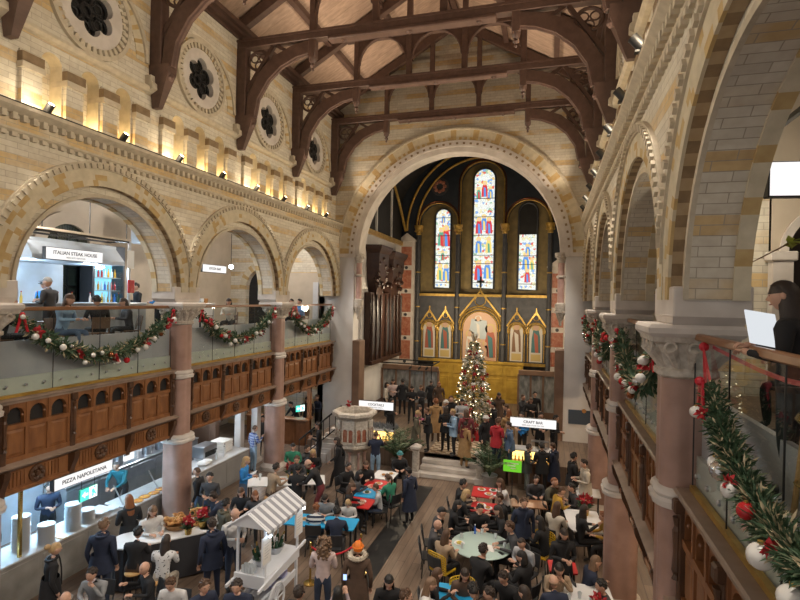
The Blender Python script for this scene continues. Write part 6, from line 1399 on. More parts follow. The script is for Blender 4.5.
patterned('cl_plaid', (.42, .5, .62), (.03, .07, .30), 13, 11, 'plaid'); patterned('cl_stripe', (.6, .6, .6), (.02, .03, .06), 8, 9, 'stripe'); patterned('cl_dots', (.6, .6, .6), (.08, .08, .09), 22, 22, 'dots')
ST = [((-.10, .02, .49), (-.11, -.01, .09)), ((.10, .02, .49), (.11, -.01, .09))]
SIT = [((-.13, .44, .52), (-.13, .42, .09)), ((.13, .44, .52), (.13, .40, .09))]
STOOL = [((-.12, .40, .62), (-.12, .30, .26)), ((.12, .40, .62), (.12, .28, .26))]
pose('stand_down', ((0, 0, .93), 2), [((-.25, -.03, 1.12), (-.24, .06, .88)), ((.25, -.03, 1.12), (.24, .06, .88))], ST, (5, 0))
pose('stand_hold', ((0, 0, .93), 2), [((-.24, .02, 1.13), (-.08, .26, 1.16)), ((.24, .02, 1.13), (.08, .27, 1.20))], ST, (8, 6))
pose('stand_one', ((0, 0, .93), 1), [((-.25, -.02, 1.12), (-.22, .08, .90)), ((.24, .06, 1.14), (.12, .26, 1.32))], ST, (0, 15))
pose('stand_raise', ((0, 0, .93), 0), [((-.23, .12, 1.20), (-.10, .30, 1.42)), ((.23, .14, 1.22), (.12, .30, 1.48))], ST, (-4, 0))
pose('stand_walk', ((0, 0, .91), 5), [((-.23, .08, 1.12), (-.20, .26, .98)), ((.23, -.12, 1.11), (.22, -.12, .86))], [((-.10, .18, .50), (-.10, .26, .09)), ((.10, -.05, .49), (.10, -.32, .14))], (4, 0))
pose('stand_lean', ((0, -.12, .93), 28), [((-.22, .28, 1.10), (-.12, .46, 1.03)), ((.22, .28, 1.10), (.10, .48, 1.03))], ST, (12, 0))
pose('sit_table', ((0, 0, .53), 10), [((-.24, .14, .78), (-.12, .38, .80)), ((.24, .14, .78), (.12, .38, .80))], SIT, (10, 0))
pose('sit_chin', ((0, 0, .53), 14), [((-.22, .24, .80), (-.06, .25, 1.02)), ((.23, .18, .79), (.05, .38, .80))], SIT, (6, -8))
pose('sit_talk', ((0, 0, .53), 4), [((-.24, .10, .80), (-.10, .32, .84)), ((.25, .10, .82), (.17, .34, .96))], SIT, (2, 22))
pose('sit_down', ((0, 0, .53), 14), [((-.24, .12, .77), (-.05, .34, .80)), ((.24, .12, .77), (.05, .34, .82))], SIT, (28, 0))
pose('sit_stool', ((0, 0, .73), 10), [((-.24, .14, 1.00), (-.12, .38, 1.02)), ((.24, .14, 1.00), (.12, .38, 1.02))], STOOL, (10, 0))
HAIR = {}
def hair_mesh(name, fn):
    mb = MB(); fn(mb); o = mb.build('hair', ['hair_black', 'cl_white'], smooth=70); HAIR[name] = o.data; bpy.data.objects.remove(o)
def cap(mb, g=1.1, front=.45, low=-.35, m=0):
    """shell over crown and nape, open at the face"""
    nu, nv = 20, 12; pts = {}
    for i in range(nv + 1):
        th = PI * i / nv
        for j in range(nu):
            ph = 2 * PI * j / nu; x, y, z = math.sin(th) * math.cos(ph), math.sin(th) * math.sin(ph), math.cos(th)
            lim = low + (front - low) * max(0, min(1, (y + .35) / .6)); k = 1
            if z < lim: z = lim; q = math.sqrt(max(0, 1 - lim * lim)); r_ = math.hypot(x, y) or 1; x, y = x / r_ * q, y / r_ * q; k = .93
            pts[i, j] = (x * .079 * g * k, y * .099 * g * k - .003, z * .122 * g)
    mb.loft([[pts[i, j] for j in range(nu)] for i in range(nv + 1)], m, cap=False)
def long_(mb, ln=.34, wv=0, n=9, ex=1.9):
    cap(mb, 1.12, .68, -.5)
    rings = []
    for k in range(8):
        q = k / 7; z = .02 - ln * q; w_ = .082 + .03 * math.sin(q * 2.4) - .02 * q
        rings.append([(w_ * math.sin(a) * (1 + wv * math.sin(k * 2 + i)), -.03 - (.075 + .02 * math.sin(q * 2)) * math.cos(a) * (.6 if k > 5 else 1), z) for i, a in enumerate([-ex + 2 * ex * i / 12 for i in range(13)])] + [(w_ * .7 * math.sin(a), -.03 - .05 * math.cos(a), z) for a in [ex - .2 - 2 * (ex - .2) * i / 12 for i in range(13)]])
    mb.loft(rings, 0)
def short(mb):
    cap(mb, 1.07, .70, -.32); r = random.Random(5)
    for k in range(46):
        th = r.uniform(.0, 1.35); ph = r.uniform(-PI, PI); x, y, z = math.sin(th) * math.cos(ph), math.sin(th) * math.sin(ph), math.cos(th)
        if y > .45 and z < .74: continue
        mb.ball((x * .084, y * .103 - .003, z * .126), r.uniform(.018, .030), 0, 6, 4)
hair_mesh('short', short); hair_mesh('crop', lambda mb: cap(mb, 1.05, .72, -.1)); hair_mesh('long', lambda mb: long_(mb)); hair_mesh('vlong', lambda mb: long_(mb, .46))
hair_mesh('bob', lambda mb: long_(mb, .2))
hair_mesh('drape', lambda mb: long_(mb, .5, 0, 9, 2.55))
def curly(mb):
    long_(mb, .36, .05); r = random.Random(2)
    for k in range(90):
        q = r.random(); a = r.uniform(-2.2, 2.2); z = .12 - .44 * q; rr_ = .095 + .035 * math.sin(q * 3); mb.ball((rr_ * math.sin(a), -.02 - rr_ * math.cos(a), z), r.uniform(.022, .036), 0, 6, 4)
hair_mesh('curly', curly)
def bun(mb): cap(mb, 1.1, .68, -.3); mb.ball((0, -.13, .07), .055, 0, 10, 6)
def pony(mb): cap(mb, 1.1, .68, -.3); mb.tube([(0, -.1, .06), (0, -.15, .03), (0, -.16, -.08), (0, -.13, -.2)], [.03, .038, .035, .008], 8)
def beanie(mb): cap(mb, 1.17, .40, -.25); mb.tube([(.092 * math.cos(2 * PI * i / 20), -.004 + .114 * math.sin(2 * PI * i / 20), .035 + .012 * math.sin(2 * PI * i / 20)) for i in range(20)], .018, 6, 0, True)
def ccap(mb): cap(mb, 1.12, .42, .0); mb.prism([(-.07, .09), (.07, .09), (.06, .16), (0, .18), (-.06, .16)], 'z', .035, .048)
hair_mesh('bun', bun); hair_mesh('pony', pony); hair_mesh('beanie', beanie); hair_mesh('ball_cap', ccap); hair_mesh('fringe', lambda mb: cap(mb, 1.05, .1, -.2) if False else mb.tube([(.08 * math.cos(a), -.004 + .1 * math.sin(a), -.01) for a in [PI * .95 + PI * 1.1 * i / 12 for i in range(13)]], [.01] + [.02] * 11 + [.01], 6))
def coat_mesh(n_, z1, fl):
    mb = MB(); rings = []
    for z, k in ((1.12, .9), (.95, 1.03), (.8, 1.1), (z1, fl), (z1 + .02, fl - .05)): rings.append([(.195 * k * math.cos(2 * PI * i / 18) * (1 + .03 * math.sin(i * 2.1)), .155 * k * math.sin(2 * PI * i / 18), z) for i in range(18)])
    mb.loft(rings, 0, cap=False); mb.tube([(-.07, .12, 1.5), (-.05, .15, 1.4), (0, .165, 1.25), (0, .17, 1.1), (0, .17, .9)], .014, 5); mb.tube([(.10 * math.cos(2 * PI * i / 14), .01 + .085 * math.sin(2 * PI * i / 14), 1.475 + .02 * math.sin(2 * PI * i / 14)) for i in range(14)], .028, 6, 0, True)
    o = mb.build('coat', ['cl_black'], smooth=60); me = o.data; bpy.data.objects.remove(o); return me
COAT = {'jacket': coat_mesh('jacket', .78, 1.12), 'coat': coat_mesh('coat', .45, 1.3)}
mb = MB(); mb.tube([(.13 * math.cos(2 * PI * i / 18), -.01 + .12 * math.sin(2 * PI * i / 18), .0 + .02 * math.sin(2 * PI * i / 18)) for i in range(18)], .045, 8, 0, True)
for k in range(120): a = rnd.random() * 6.3; sprig(mb, (.13 * math.cos(a), .12 * math.sin(a), rnd.uniform(-.03, .03)), Vector((math.cos(a), math.sin(a), rnd.uniform(-.6, .8))), .07, .015, 0)
o = mb.build('fur_hood', 'cl_cream'); FUR = o.data; bpy.data.objects.remove(o)
# chairs
def make_chair(m, name='dining_chair'):
    t = thing(name, '', 'chair'); mb = MB(); mb.prism(rr_poly(.21, .21, .06, 4), 'z', .43, .46); mb.build('seat', m, t)
    mb = MB()
    if m == 'yellow_plastic':
        def P(u, v): a = u * .95; return (.31 * math.sin(a), -.27 + .12 * (1 - math.cos(a)) - .05 * v, .46 + .46 * v)
        for i in range(11): u = -1 + 2 * i / 10; mb.tube([P(u, v / 5 * (1 - .12 * abs(u) ** 3)) for v in range(6)], .013, 5)
        for k in range(9): v = k / 8; mb.tube([P(-1 + 2 * i / 10, v * (1 - .12 * abs(-1 + 2 * i / 10) ** 3)) for i in range(11)], .012, 5)
    else:
        mb.loft([[(x, -.20 - .05 * q - .03 * (1 - (x / .2) ** 2), z) for x in (-.2, -.1, 0, .1, .2)] + [(x, -.225 - .05 * q - .03 * (1 - (x / .2) ** 2), z) for x in (.2, .1, 0, -.1, -.2)] for q, z in ((0, .56), (.5, .7), (1, .84))])
        for s in (-1, 1): mb.tube([(s * .18, -.2, .44), (s * .185, -.225, .62)], .013, 5)
    mb.build('backrest', m, t)
    for sx in (-1, 1):
        for sy in (-1, 1): mb = MB(); mb.tube([(sx * .16, sy * .16, .44), (sx * .2, sy * .2, 0)], .014, 6); mb.build('leg', 'iron' if m != 'chair_wood' else m, t)
    return t
def make_stool():
    t = thing('bar_stool', '', 'stool'); mb = MB(); mb.lathe((0, 0, .62), [(.001, 0), (.17, 0), (.18, .02), (.17, .045), (.001, .05)], 16); mb.build('seat', 'bread_light', t, smooth=40)
    for k in range(4): a = PI / 4 + k * PI / 2; mb = MB(); mb.tube([(.13 * math.cos(a), .13 * math.sin(a), .62), (.2 * math.cos(a), .2 * math.sin(a), 0)], .015, 6); mb.build('leg', 'iron', t)
    mb = MB(); mb.tube([(.18 * math.cos(2 * PI * i / 16), .18 * math.sin(2 * PI * i / 16), .22) for i in range(16)], .01, 5, 0, True); mb.build('footrest', 'iron', t); return t
CH = {}
def seat(kind, loc, rz, label, grp):
    if kind not in CH:
        t = CH[kind] = make_stool() if kind == 'stool' else make_chair({'dark': 'chair_dark', 'yellow': 'yellow_plastic', 'wood': 'chair_wood'}[kind])
        t.location = loc; t.rotation_euler = (0, 0, rz); t['label'] = label
    else: t = dup(CH[kind], loc, rz, label)
    if grp: t['group'] = grp
    elif 'group' in t: del t['group']
PLACED = []
HEAD = {'F': -74, 'B': 106, 'R': 16, 'L': 196, 'FR': -29, 'FL': 241, 'BR': 61, 'BL': 151}
def unproject(px, py, z):
    d = CAMV[0] + CAMV[1] * ((px - 400) / CAMV[3]) - CAMV[2] * ((py - 300) / CAMV[3]); t = (z - HC) / d.z; return Vector((0, 0, HC)) + d * t
def person(px, py, ps, face, top, legs, hair, hc, label, z0=0, skin='skin_light', coat=None, sc_=None, chair=None, at=None, fur=False, clab=None, shoe='shoe'):
    me, HM, J = POSES[ps]; s = sc_ or rnd.uniform(.96, 1.04)
    if at is not None: rz = R((HEAD[face] if isinstance(face, str) else face) - 90)
    else: rz = R((HEAD[face] if isinstance(face, str) else face) - 90)
    hd = HM.translation * s
    if at is None:
        p = unproject(px, py, z0 + hd.z + .02); off = Matrix.Rotation(rz, 3, 'Z') @ Vector((hd.x, hd.y, 0)); loc = (p.x - off.x, p.y - off.y, z0)
    else: loc = (at[0], at[1], z0)
    lx, ly = loc[0], loc[1]
    for _ in range(4):
        for qx, qy, qz in PLACED:
            dx, dy = lx - qx, ly - qy; dd = math.hypot(dx, dy)
            if abs(qz - z0) < .3 and dd < .5: dd = dd or 1e-3; lx, ly = qx + dx / dd * .5, qy + dy / dd * .5
    loc = (lx, ly, z0); PLACED.append(loc)
    o = bpy.data.objects.new('person', me); COL.objects.link(o); o.location = loc; o.rotation_euler = (0, 0, rz); o.scale = (s * 1.09, s * 1.09, s)
    tag(o, label, 'person')
    hm = 'hair_' + hc if hc else 'hair_black'
    for i, mn in enumerate((skin, 'cl_' + top, 'cl_' + legs, shoe, 'eye_dark', 'lips')):
        o.material_slots[i].link = 'OBJECT'; o.material_slots[i].material = M[mn]
    if hair:
        h = bpy.data.objects.new({'beanie': 'beanie', 'ball_cap': 'cap'}.get(hair, 'hair'), HAIR[hair]); COL.objects.link(h); h.parent = o; h.matrix_local = HM
        h.material_slots[0].link = 'OBJECT'; h.material_slots[0].material = M[hm]
    if coat:
        c = bpy.data.objects.new('coat', COAT[coat]); COL.objects.link(c); c.parent = o; c.material_slots[0].link = 'OBJECT'; c.material_slots[0].material = M['cl_' + top]
    if fur:
        c = bpy.data.objects.new('fur_hood', FUR); COL.objects.link(c); c.parent = o; c.location = J['neck'] + V(0, -.02, .0)
    if ps.startswith('sit'):
        kind = chair or ('stool' if ps == 'sit_stool' else 'dark')
        seat(kind, (loc[0], loc[1], z0), rz, clab or {'stool': 'round bar stool under a seated diner', 'dark': 'dark chair under a seated diner in the crowd', 'yellow': 'yellow perforated plastic chair', 'wood': 'wooden chair under a gallery diner'}[kind], None if clab else {'stool': 'stools under seated diners', 'dark': 'dark chairs under seated diners', 'wood': 'gallery chairs', 'yellow': 'yellow chairs'}[kind])
    return o
P_ = person
# --- left aisle and tables
P_(55, 548, 'stand_down', 'BR', 'black', 'black', 'bun', 'blonde', 'blonde person in black coat standing at the concrete plate counter, lower left', coat='coat')
P_(66, 597, 'sit_table', 'F', 'charcoal', 'denim', 'fringe', 'grey', 'bald person whose head just shows at the bottom left edge')
P_(92, 573, 'sit_chin', 'F', 'grey', 'dkdenim', 'short', 'dark', 'person in grey hoodie drinking from a cup, bottom left')
P_(104, 524, 'stand_down', 'B', 'navy', 'dkdenim', 'short', 'ltbrown', 'broad person in navy jacket seen from behind at the plate counter', coat='jacket', sc_=1.06)
P_(129, 499, 'stand_hold', 'BL', 'black', 'black', 'vlong', 'auburn', 'person with very long auburn hair in black beside the pizza counter', coat='coat')
P_(138, 532, 'sit_stool', 'B', 'black', 'brown', 'short', 'black', 'person in black on a stool at the pretzel table, seen from behind')
P_(152, 510, 'sit_stool', 'FR', 'white', 'ltgrey', 'long', 'ltbrown', 'person with light brown hair in white top left of the near column')
P_(166, 540, 'sit_stool', 'B', 'dots', 'cream', 'vlong', 'dark', 'person in white polka dot top with long dark hair at the pretzel table')
P_(145, 567, 'sit_talk', 'FL', 'black', 'black', None, None, 'bald person in black jumper facing left, bottom left')
P_(171, 582, 'sit_down', 'F', 'white', 'grey', 'short', 'brown', 'person in white striped jacket looking down, bottom left')
P_(204, 585, 'sit_table', 'FR', 'navy', 'dkdenim', 'short', 'brown', 'brown haired person in navy at the bottom edge left of the cart')
P_(197, 471, 'stand_down', 'L', 'black', 'denim', 'crop', 'brown', 'person in black t-shirt queuing at the counter behind the near column')
P_(206, 475, 'stand_hold', 'F', 'charcoal', 'dkdenim', 'short', 'black', 'dark haired person head bowed right of the one in black t-shirt')
P_(214, 496, 'stand_lean', 'L', 'navy', 'charcoal', 'short', 'dark', 'person in navy jacket leaning over the skirted table', sc_=1.0)
P_(212, 523, 'stand_down', 'BL', 'navy', 'navy', 'short', 'dark', 'person in navy suit standing with back turned beside the skirted table', coat='jacket')
P_(226, 503, 'stand_hold', 'BR', 'olive', 'black', 'short', 'black', 'person in olive brown jacket seen from behind left of the white shirt', coat='jacket')
P_(241, 491, 'sit_table', 'F', 'black', 'black', 'long', 'brown', 'person in dark blazer with pale shirt beyond the cart')
P_(254, 494, 'sit_talk', 'F', 'charcoal', 'black', 'bob', 'auburn', 'auburn haired smiling person beyond the striped cart roof')
P_(235, 513, 'stand_hold', 'FR', 'white', 'dkdenim', 'fringe', 'ltbrown', 'bearded balding person in white shirt standing at the champagne cart')
P_(246, 460, 'stand_hold', 'R', 'blue', 'denim', 'long', 'blonde', 'blonde person in bright blue top reading a menu')
P_(255, 428, 'stand_one', 'BR', 'plaid', 'ltblue', 'crop', 'brown', 'person in blue plaid shirt standing beside the second left column')
P_(276, 467, 'sit_stool', 'BR', 'beige', 'brown', 'short', 'dark', 'person in beige jumper at the long white table, back turned')
P_(298, 468, 'sit_stool', 'B', 'black', 'black', 'short', 'black', 'person in black with dark hair at the long white table, back turned')
P_(309, 463, 'stand_lean', 'L', 'black', 'wine', 'fringe', 'brown', 'balding person in black jacket and wine red trousers leaning on the long table')
P_(297, 459, 'sit_stool', 'F', 'charcoal', 'black', 'short', 'brown', 'small seated person facing us behind the red poinsettias')
P_(313, 452, 'sit_table', 'F', 'black', 'black', 'long', 'blonde', 'blonde person in black behind the balding one with red trousers')
P_(307, 448, 'sit_talk', 'FR', 'charcoal', 'black', 'short', 'dark', 'dark haired person at far end table below the stair rail')
P_(293, 446, 'stand_hold', 'F', 'green', 'black', 'pony', 'black', 'person in dark green beside the far side of the second left column')
P_(237, 585, 'sit_table', 'F', 'navy', 'navy', 'short', 'dark', 'person in navy blazer facing us at the bottom edge before the cart')
P_(299, 592, 'sit_talk', 'BR', 'charcoal', 'black', 'short', 'dark', 'dark haired head at the bottom edge right of the cart wheel')
P_(324, 541, 'stand_hold', 'B', 'blush', 'dkdenim', 'curly', 'ltbrown', 'person with long curly hair in pale blouse and jeans, back turned')
P_(358, 547, 'stand_down', 'B', 'brown', 'black', 'beanie', 'orange', 'person in bright orange beanie and fur hooded brown coat, back turned', coat='coat', fur=True)
P_(338, 592, 'stand_raise', 'B', 'mauve', 'black', 'long', 'black', 'person raising a phone at the bottom edge beside the orange beanie', sc_=.93)
P_(389, 580, 'sit_table', 'F', 'black', 'black', 'vlong', 'black', 'black haired person in black coat facing us, bottom centre')
P_(325, 497, 'sit_down', 'F', 'grey', 'black', 'long', 'dark', 'person in grey cardigan facing us at the long blue table')
P_(316, 507, 'sit_table', 'B', 'stripe', 'denim', 'short', 'auburn', 'small person in black and white striped jumper at the blue table', sc_=.9)
P_(337, 511, 'sit_table', 'B', 'navy', 'charcoal', 'short', 'black', 'person in navy jumper with back turned at the blue table')
P_(348, 502, 'sit_down', 'F', 'white', 'grey', 'bob', 'blonde', 'small blonde small person in white top looking down at the blue table', sc_=.85)
P_(352, 487, 'sit_table', 'R', 'black', 'black', 'long', 'brown', 'long haired person in black at the front red table of the row')
P_(376, 487, 'sit_table', 'L', 'ltgrey', 'dkdenim', 'short', 'brown', 'small person in navy and pale grey sleeves at the front red table', sc_=.88)
P_(386, 478, 'sit_table', 'BL', 'green', 'black', 'pony', 'brown', 'person in bright green jumper in the row by the dark runner')
P_(409, 471, 'stand_down', 'BL', 'navy', 'black', 'short', 'black', 'dark haired person in navy standing at the row end by the runner', coat='coat', sc_=.92)
P_(400, 454, 'sit_table', 'F', 'black', 'black', 'beanie', 'teal', 'person in teal beanie and black at the white table of the row')
P_(366, 464, 'sit_talk', 'F', 'black', 'black', 'long', 'brown', 'smiling brown haired person at the far tables under the pulpit')
P_(348, 466, 'sit_table', 'FR', 'black', 'black', 'short', 'dark', 'dark haired person in black at the far tables under the pulpit')
P_(359, 474, 'sit_talk', 'R', 'charcoal', 'black', 'bob', 'black', 'person with black bob in profile at the blue table of the row')
P_(337, 440, 'stand_walk', 'L', 'black', 'black', 'long', 'dark', 'person in long black coat walking past the pulpit stair', coat='coat')
P_(376, 434, 'stand_raise', 'B', 'navy', 'ltblue', 'crop', 'brown', 'person in navy top and jeans at the bar right of the pulpit')
for x, y, ps, fc, tp, hr, hc, lb in ((291, 404, 'stand_lean', 'FL', 'black', 'short', 'black', 'dark person leaning at the oak partition hatch right of the second column'), (307, 399, 'stand_down', 'F', 'black', 'long', 'dark', 'person in black with brown bag under the third left gallery front'), (317, 397, 'stand_hold', 'FL', 'navy', 'short', 'brown', 'person in navy next to the white left chancel pier'), (318, 425, 'stand_hold', 'L', 'black', 'short', 'dark', 'dark clad person at the foot of the stair rail'), (263, 418, 'stand_down', 'F', 'charcoal', 'short', 'black', 'dark person half hidden behind the blue plaid shirt')):
    P_(x, y, ps, fc, tp, 'black', hr, hc, lb)
P_(142, 461, 'stand_lean', 'F', 'teal', 'black', 'crop', 'grey', 'grey haired person bending behind the pizza display counter', at=(-12.1, 12.2))
P_(98, 478, 'stand_hold', 'FR', 'navy', 'black', 'short', 'black', 'person in navy behind the exit sign', at=(-12.2, 10.0))
P_(210, 440, 'stand_lean', 'R', 'white', 'black', 'short', 'dark', 'person in white behind the far serving counter', at=(-12.3, 14.6))
# --- chancel crowd (on the raised floor)
for x, y, ps, fc, tp, lg, hr, hc, co, lb in (
    (419, 407, 'stand_hold', 'R', 'pink', 'black', 'long', 'dark', None, 'person in pink scarf at the left of the chancel crowd'),
    (418, 413, 'stand_down', 'R', 'olive', 'olive', 'short', 'blonde', 'coat', 'person in long olive coat at the front left of the chancel crowd'),
    (427, 410, 'stand_hold', 'L', 'black', 'black', 'short', 'brown', 'jacket', 'person in black jacket with white collar in the chancel crowd'),
    (436, 401, 'stand_down', 'B', 'tan', 'brown', 'short', 'auburn', 'coat', 'person in tan camel coat in the chancel crowd, back turned'),
    (442, 403, 'stand_down', 'R', 'mauve', 'black', 'beanie', 'white', 'jacket', 'person in pale hat beside the camel coat'),
    (449, 399, 'stand_down', 'F', 'black', 'black', 'short', 'brown', 'coat', 'person in black left of the christmas tree'),
    (446, 409, 'stand_hold', 'B', 'black', 'black', 'vlong', 'dark', 'jacket', 'person with long dark hair carrying a red bag in the chancel crowd'),
    (453, 412, 'stand_hold', 'L', 'ltblue', 'black', 'short', 'blonde', 'jacket', 'blond person in pale blue jacket in the chancel crowd'),
    (462, 401, 'stand_hold', 'F', 'ltgrey', 'denim', 'bob', 'black', None, 'dark haired person in pale grey before the christmas tree'),
    (464, 412, 'stand_down', 'B', 'wine', 'denim', 'vlong', 'brown', 'jacket', 'long haired person in dark red coat before the christmas tree'),
    (486, 418, 'stand_down', 'FR', 'black', 'black', 'beanie', 'white', 'jacket', 'person in white beanie right of the christmas tree gifts'),
    (498, 421, 'stand_hold', 'BR', 'red', 'dkdenim', 'short', 'brown', 'jacket', 'person in red jacket by the right bar'),
    (503, 424, 'stand_down', 'L', 'denim', 'dkdenim', 'short', 'dark', 'jacket', 'person in blue grey jacket next to the red jacket'),
    (499, 395, 'stand_down', 'F', 'brown', 'black', 'long', 'dark', 'coat', 'person in brown coat standing right of the christmas tree'),
    (493, 405, 'stand_down', 'L', 'black', 'black', 'short', 'black', 'coat', 'dark clad person at the right edge of the christmas tree'),
    (506, 407, 'stand_hold', 'L', 'charcoal', 'black', 'short', 'brown', 'jacket', 'person in charcoal behind the red jacket'),
    (387, 384, 'stand_down', 'R', 'cream', 'black', 'bob', 'dark', None, 'person in cream top at the left marble screen'),
    (393, 381, 'stand_hold', 'F', 'blush', 'black', 'long', 'dark', None, 'person in pale blouse with a strap at the left marble screen'),
    (401, 381, 'stand_down', 'B', 'black', 'black', 'short', 'black', 'jacket', 'person in black with back turned left of the gold dado'),
    (412, 388, 'stand_hold', 'F', 'black', 'black', 'long', 'dark', None, 'dark haired person facing us at the left marble screen'),
    (421, 387, 'stand_hold', 'FL', 'charcoal', 'black', 'bob', 'brown', None, 'person in charcoal talking before the marble screen'),
    (431, 382, 'stand_down', 'B', 'black', 'black', 'crop', 'dark', 'jacket', 'tall person in black before the marble screen, back turned'),
    (439, 384, 'stand_down', 'F', 'brown', 'black', 'long', 'auburn', 'jacket', 'auburn haired person at the right end of the left marble screen'),
    (523, 397, 'stand_raise', 'FR', 'charcoal', 'black', 'short', 'brown', None, 'person raising a glass behind the right bar sign'),
    (535, 394, 'stand_down', 'F', 'black', 'black', 'short', 'black', None, 'person in black behind the right bar sign'),
    (528, 399, 'stand_hold', 'F', 'black', 'black', 'bob', 'brown', None, 'shorter person between the two behind the right bar sign'),
    ): P_(x, y, ps, fc, tp, lg, hr, hc, lb, z0=PZ, coat=co)
P_(461, 452, 'stand_down', 'BR', 'tan', 'tan', 'short', 'dark', 'person in long tan coat climbing the chancel steps', at=(-3.0, 18.95), z0=.34, coat='coat')
for x, y, fc, tp, lb in ((526, 428, 'FL', 'blue', 'person in blue shirt under the right bar sign'), (540, 427, 'F', 'black', 'person in black at the middle of the right bar'), (551, 428, 'FR', 'black', 'person in black at the right end of the bar')): P_(x, y, 'stand_hold', fc, tp, 'black', 'short', 'black', lb, at=(-.95 + (x - 526) * .045, 19.75), z0=PZ)
P_(518, 428, 'stand_hold', 'B', 'tan', 'black', 'long', 'auburn', 'auburn haired person in tan coat at the left end of the right bar', at=(-1.3, 19.75), z0=PZ, coat='jacket')
P_(384, 415, 'stand_hold', 'FR', 'black', 'black', 'short', 'black', 'person in black behind the pulpit bar', at=(-6.4, 20.5), z0=PZ)
# --- right half
for x, y, ps, fc, tp, lg, hr, hc, co, lb in (
    (529, 447, 'stand_hold', 'R', 'charcoal', 'grey', 'short', 'dark', 'jacket', 'person in charcoal jacket and grey jeans standing at the right bar'),
    (541, 446, 'stand_hold', 'B', 'black', 'black', 'short', 'black', 'jacket', 'person in black in the middle of the group at the right bar'),
    (553, 446, 'stand_hold', 'BL', 'navy', 'navy', 'short', 'brown', 'coat', 'person in navy blue coat at the right of the bar group'),
    (574, 456, 'stand_one', 'R', 'black', 'black', 'short', 'black', 'jacket', 'person in black drinking beside the white right pier'),
    (584, 463, 'stand_hold', 'L', 'cream', 'denim', 'short', 'dark', 'jacket', 'person in cream padded jacket beside the far right column'),
    (554, 481, 'sit_table', 'FR', 'olive', 'black', 'crop', 'auburn', None, 'person in olive gilet at the white table near the right column'),
    (561, 490, 'sit_chin', 'R', 'mustard', 'black', 'bun', 'brown', None, 'person with hair up in mustard sleeves at the right tables'),
    (557, 506, 'sit_table', 'BR', 'cream', 'beige', 'vlong', 'brown', None, 'person with very long brown hair in cream jumper, back turned'),
    (584, 509, 'sit_talk', 'R', 'black', 'black', 'vlong', 'dark', None, 'long dark haired person in black left of the second right column'),
    (524, 502, 'stand_down', 'F', 'navy', 'black', 'short', 'brown', 'jacket', 'short haired person in navy standing right of the mint table'),
    (507, 512, 'sit_table', 'L', 'black', 'black', 'long', 'dark', None, 'dark haired person in black at the right side of the mint table'),
    (564, 533, 'stand_hold', 'F', 'black', 'black', 'vlong', 'dark', 'jacket', 'long haired person in black leather jacket holding cups at right'),
    (586, 557, 'sit_chin', 'R', 'navy', 'black', 'long', 'ltbrown', None, 'light haired person in navy eating beside the second right column'),
    (559, 568, 'sit_chin', 'F', 'beige', 'black', 'long', 'black', None, 'person with glasses in beige coat, hand at mouth, bottom right'),
    (554, 581, 'sit_table', 'B', 'navy', 'black', 'fringe', 'ltbrown', None, 'balding person in navy at the bottom right, back turned'),
    (522, 542, 'sit_down', 'FL', 'ltgrey', 'black', 'crop', 'dark', None, 'bearded person in light grey hoodie right of the mint table'),
    (522, 556, 'sit_talk', 'BL', 'black', 'black', 'bob', 'black', None, 'dark haired person in black before the grey hoodie'),
    (504, 576, 'sit_down', 'FL', 'black', 'black', 'short', 'dark', None, 'dark haired person looking down, bottom centre right'),
    (437, 524, 'sit_table', 'R', 'charcoal', 'black', None, None, None, 'bald person in charcoal coat at the left of the mint table'),
    (446, 534, 'sit_table', 'BR', 'beige', 'black', 'long', 'brown', None, 'long haired person in beige coat at the mint table, back turned'),
    (441, 511, 'sit_chin', 'R', 'charcoal', 'black', 'ball_cap', 'black', None, 'person in black cap at the far left of the mint table'),
    (457, 504, 'sit_table', 'R', 'black', 'black', 'bob', 'black', None, 'dark haired person in black between the cap and the red table'),
    (480, 508, 'sit_table', 'F', 'black', 'black', 'short', 'dark', None, 'person in black facing us behind the mint table'),
    (466, 493, 'sit_table', 'R', 'black', 'black', 'bob', 'blonde', None, 'pale blonde person in black at the left of the red table'),
    (463, 483, 'sit_table', 'R', 'black', 'black', 'short', 'black', None, 'dark haired person in black farthest left of the red table'),
    (483, 549, 'sit_chin', 'BR', 'black', 'black', 'short', 'dark', None, 'person in black leaning on the near edge of the mint table'),
    (515, 531, 'sit_table', 'L', 'charcoal', 'black', 'short', 'brown', None, 'person half hidden at the right edge of the mint table'),
    (500, 497, 'sit_table', 'L', 'black', 'black', 'short', 'brown', None, 'person in black at the near right of the red table'),
    (501, 482, 'sit_chin', 'L', 'white', 'black', 'long', 'brown', None, 'brown haired person with white sleeves right of the red table'),
    (437, 573, 'sit_talk', 'R', 'black', 'black', 'long', 'brown', None, 'brown haired person in black left of the blue bottom table'),
    (490, 593, 'sit_table', 'L', 'charcoal', 'black', 'short', 'dark', None, 'dark haired head right of the blue bottom table'),
    (604, 516, 'sit_table', 'L', 'mustard', 'black', 'short', 'auburn', None, 'bearded person in mustard half behind the second right column'),
    (540, 520, 'sit_table', 'BL', 'black', 'black', 'long', 'black', None, 'person in patterned black between the mint and right tables'),
    (572, 487, 'sit_table', 'L', 'charcoal', 'black', 'short', 'black', None, 'small dark person behind the fir pot on the right table'),
    (540, 480, 'sit_table', 'F', 'charcoal', 'black', 'short', 'dark', None, 'dark person seated at the wooden table by the bar'),
    (475, 590, 'sit_down', 'B', 'black', 'black', 'short', 'black', None, 'dark person at the very bottom near the blue table'),
    (525, 592, 'sit_table', 'BL', 'black', 'black', 'long', 'dark', None, 'dark person at the bottom edge under the beige coat'),
    (405, 595, 'sit_table', 'R', 'brown', 'black', 'short', 'brown', None, 'person in brown at the bottom edge left of the yellow chairs'),
    (602, 585, 'sit_table', 'L', 'charcoal', 'black', 'short', 'black', None, 'dark person at the bottom beside the near right column'),
    ): P_(x, y, ps, fc, tp, lg, hr, hc, lb, coat=co)
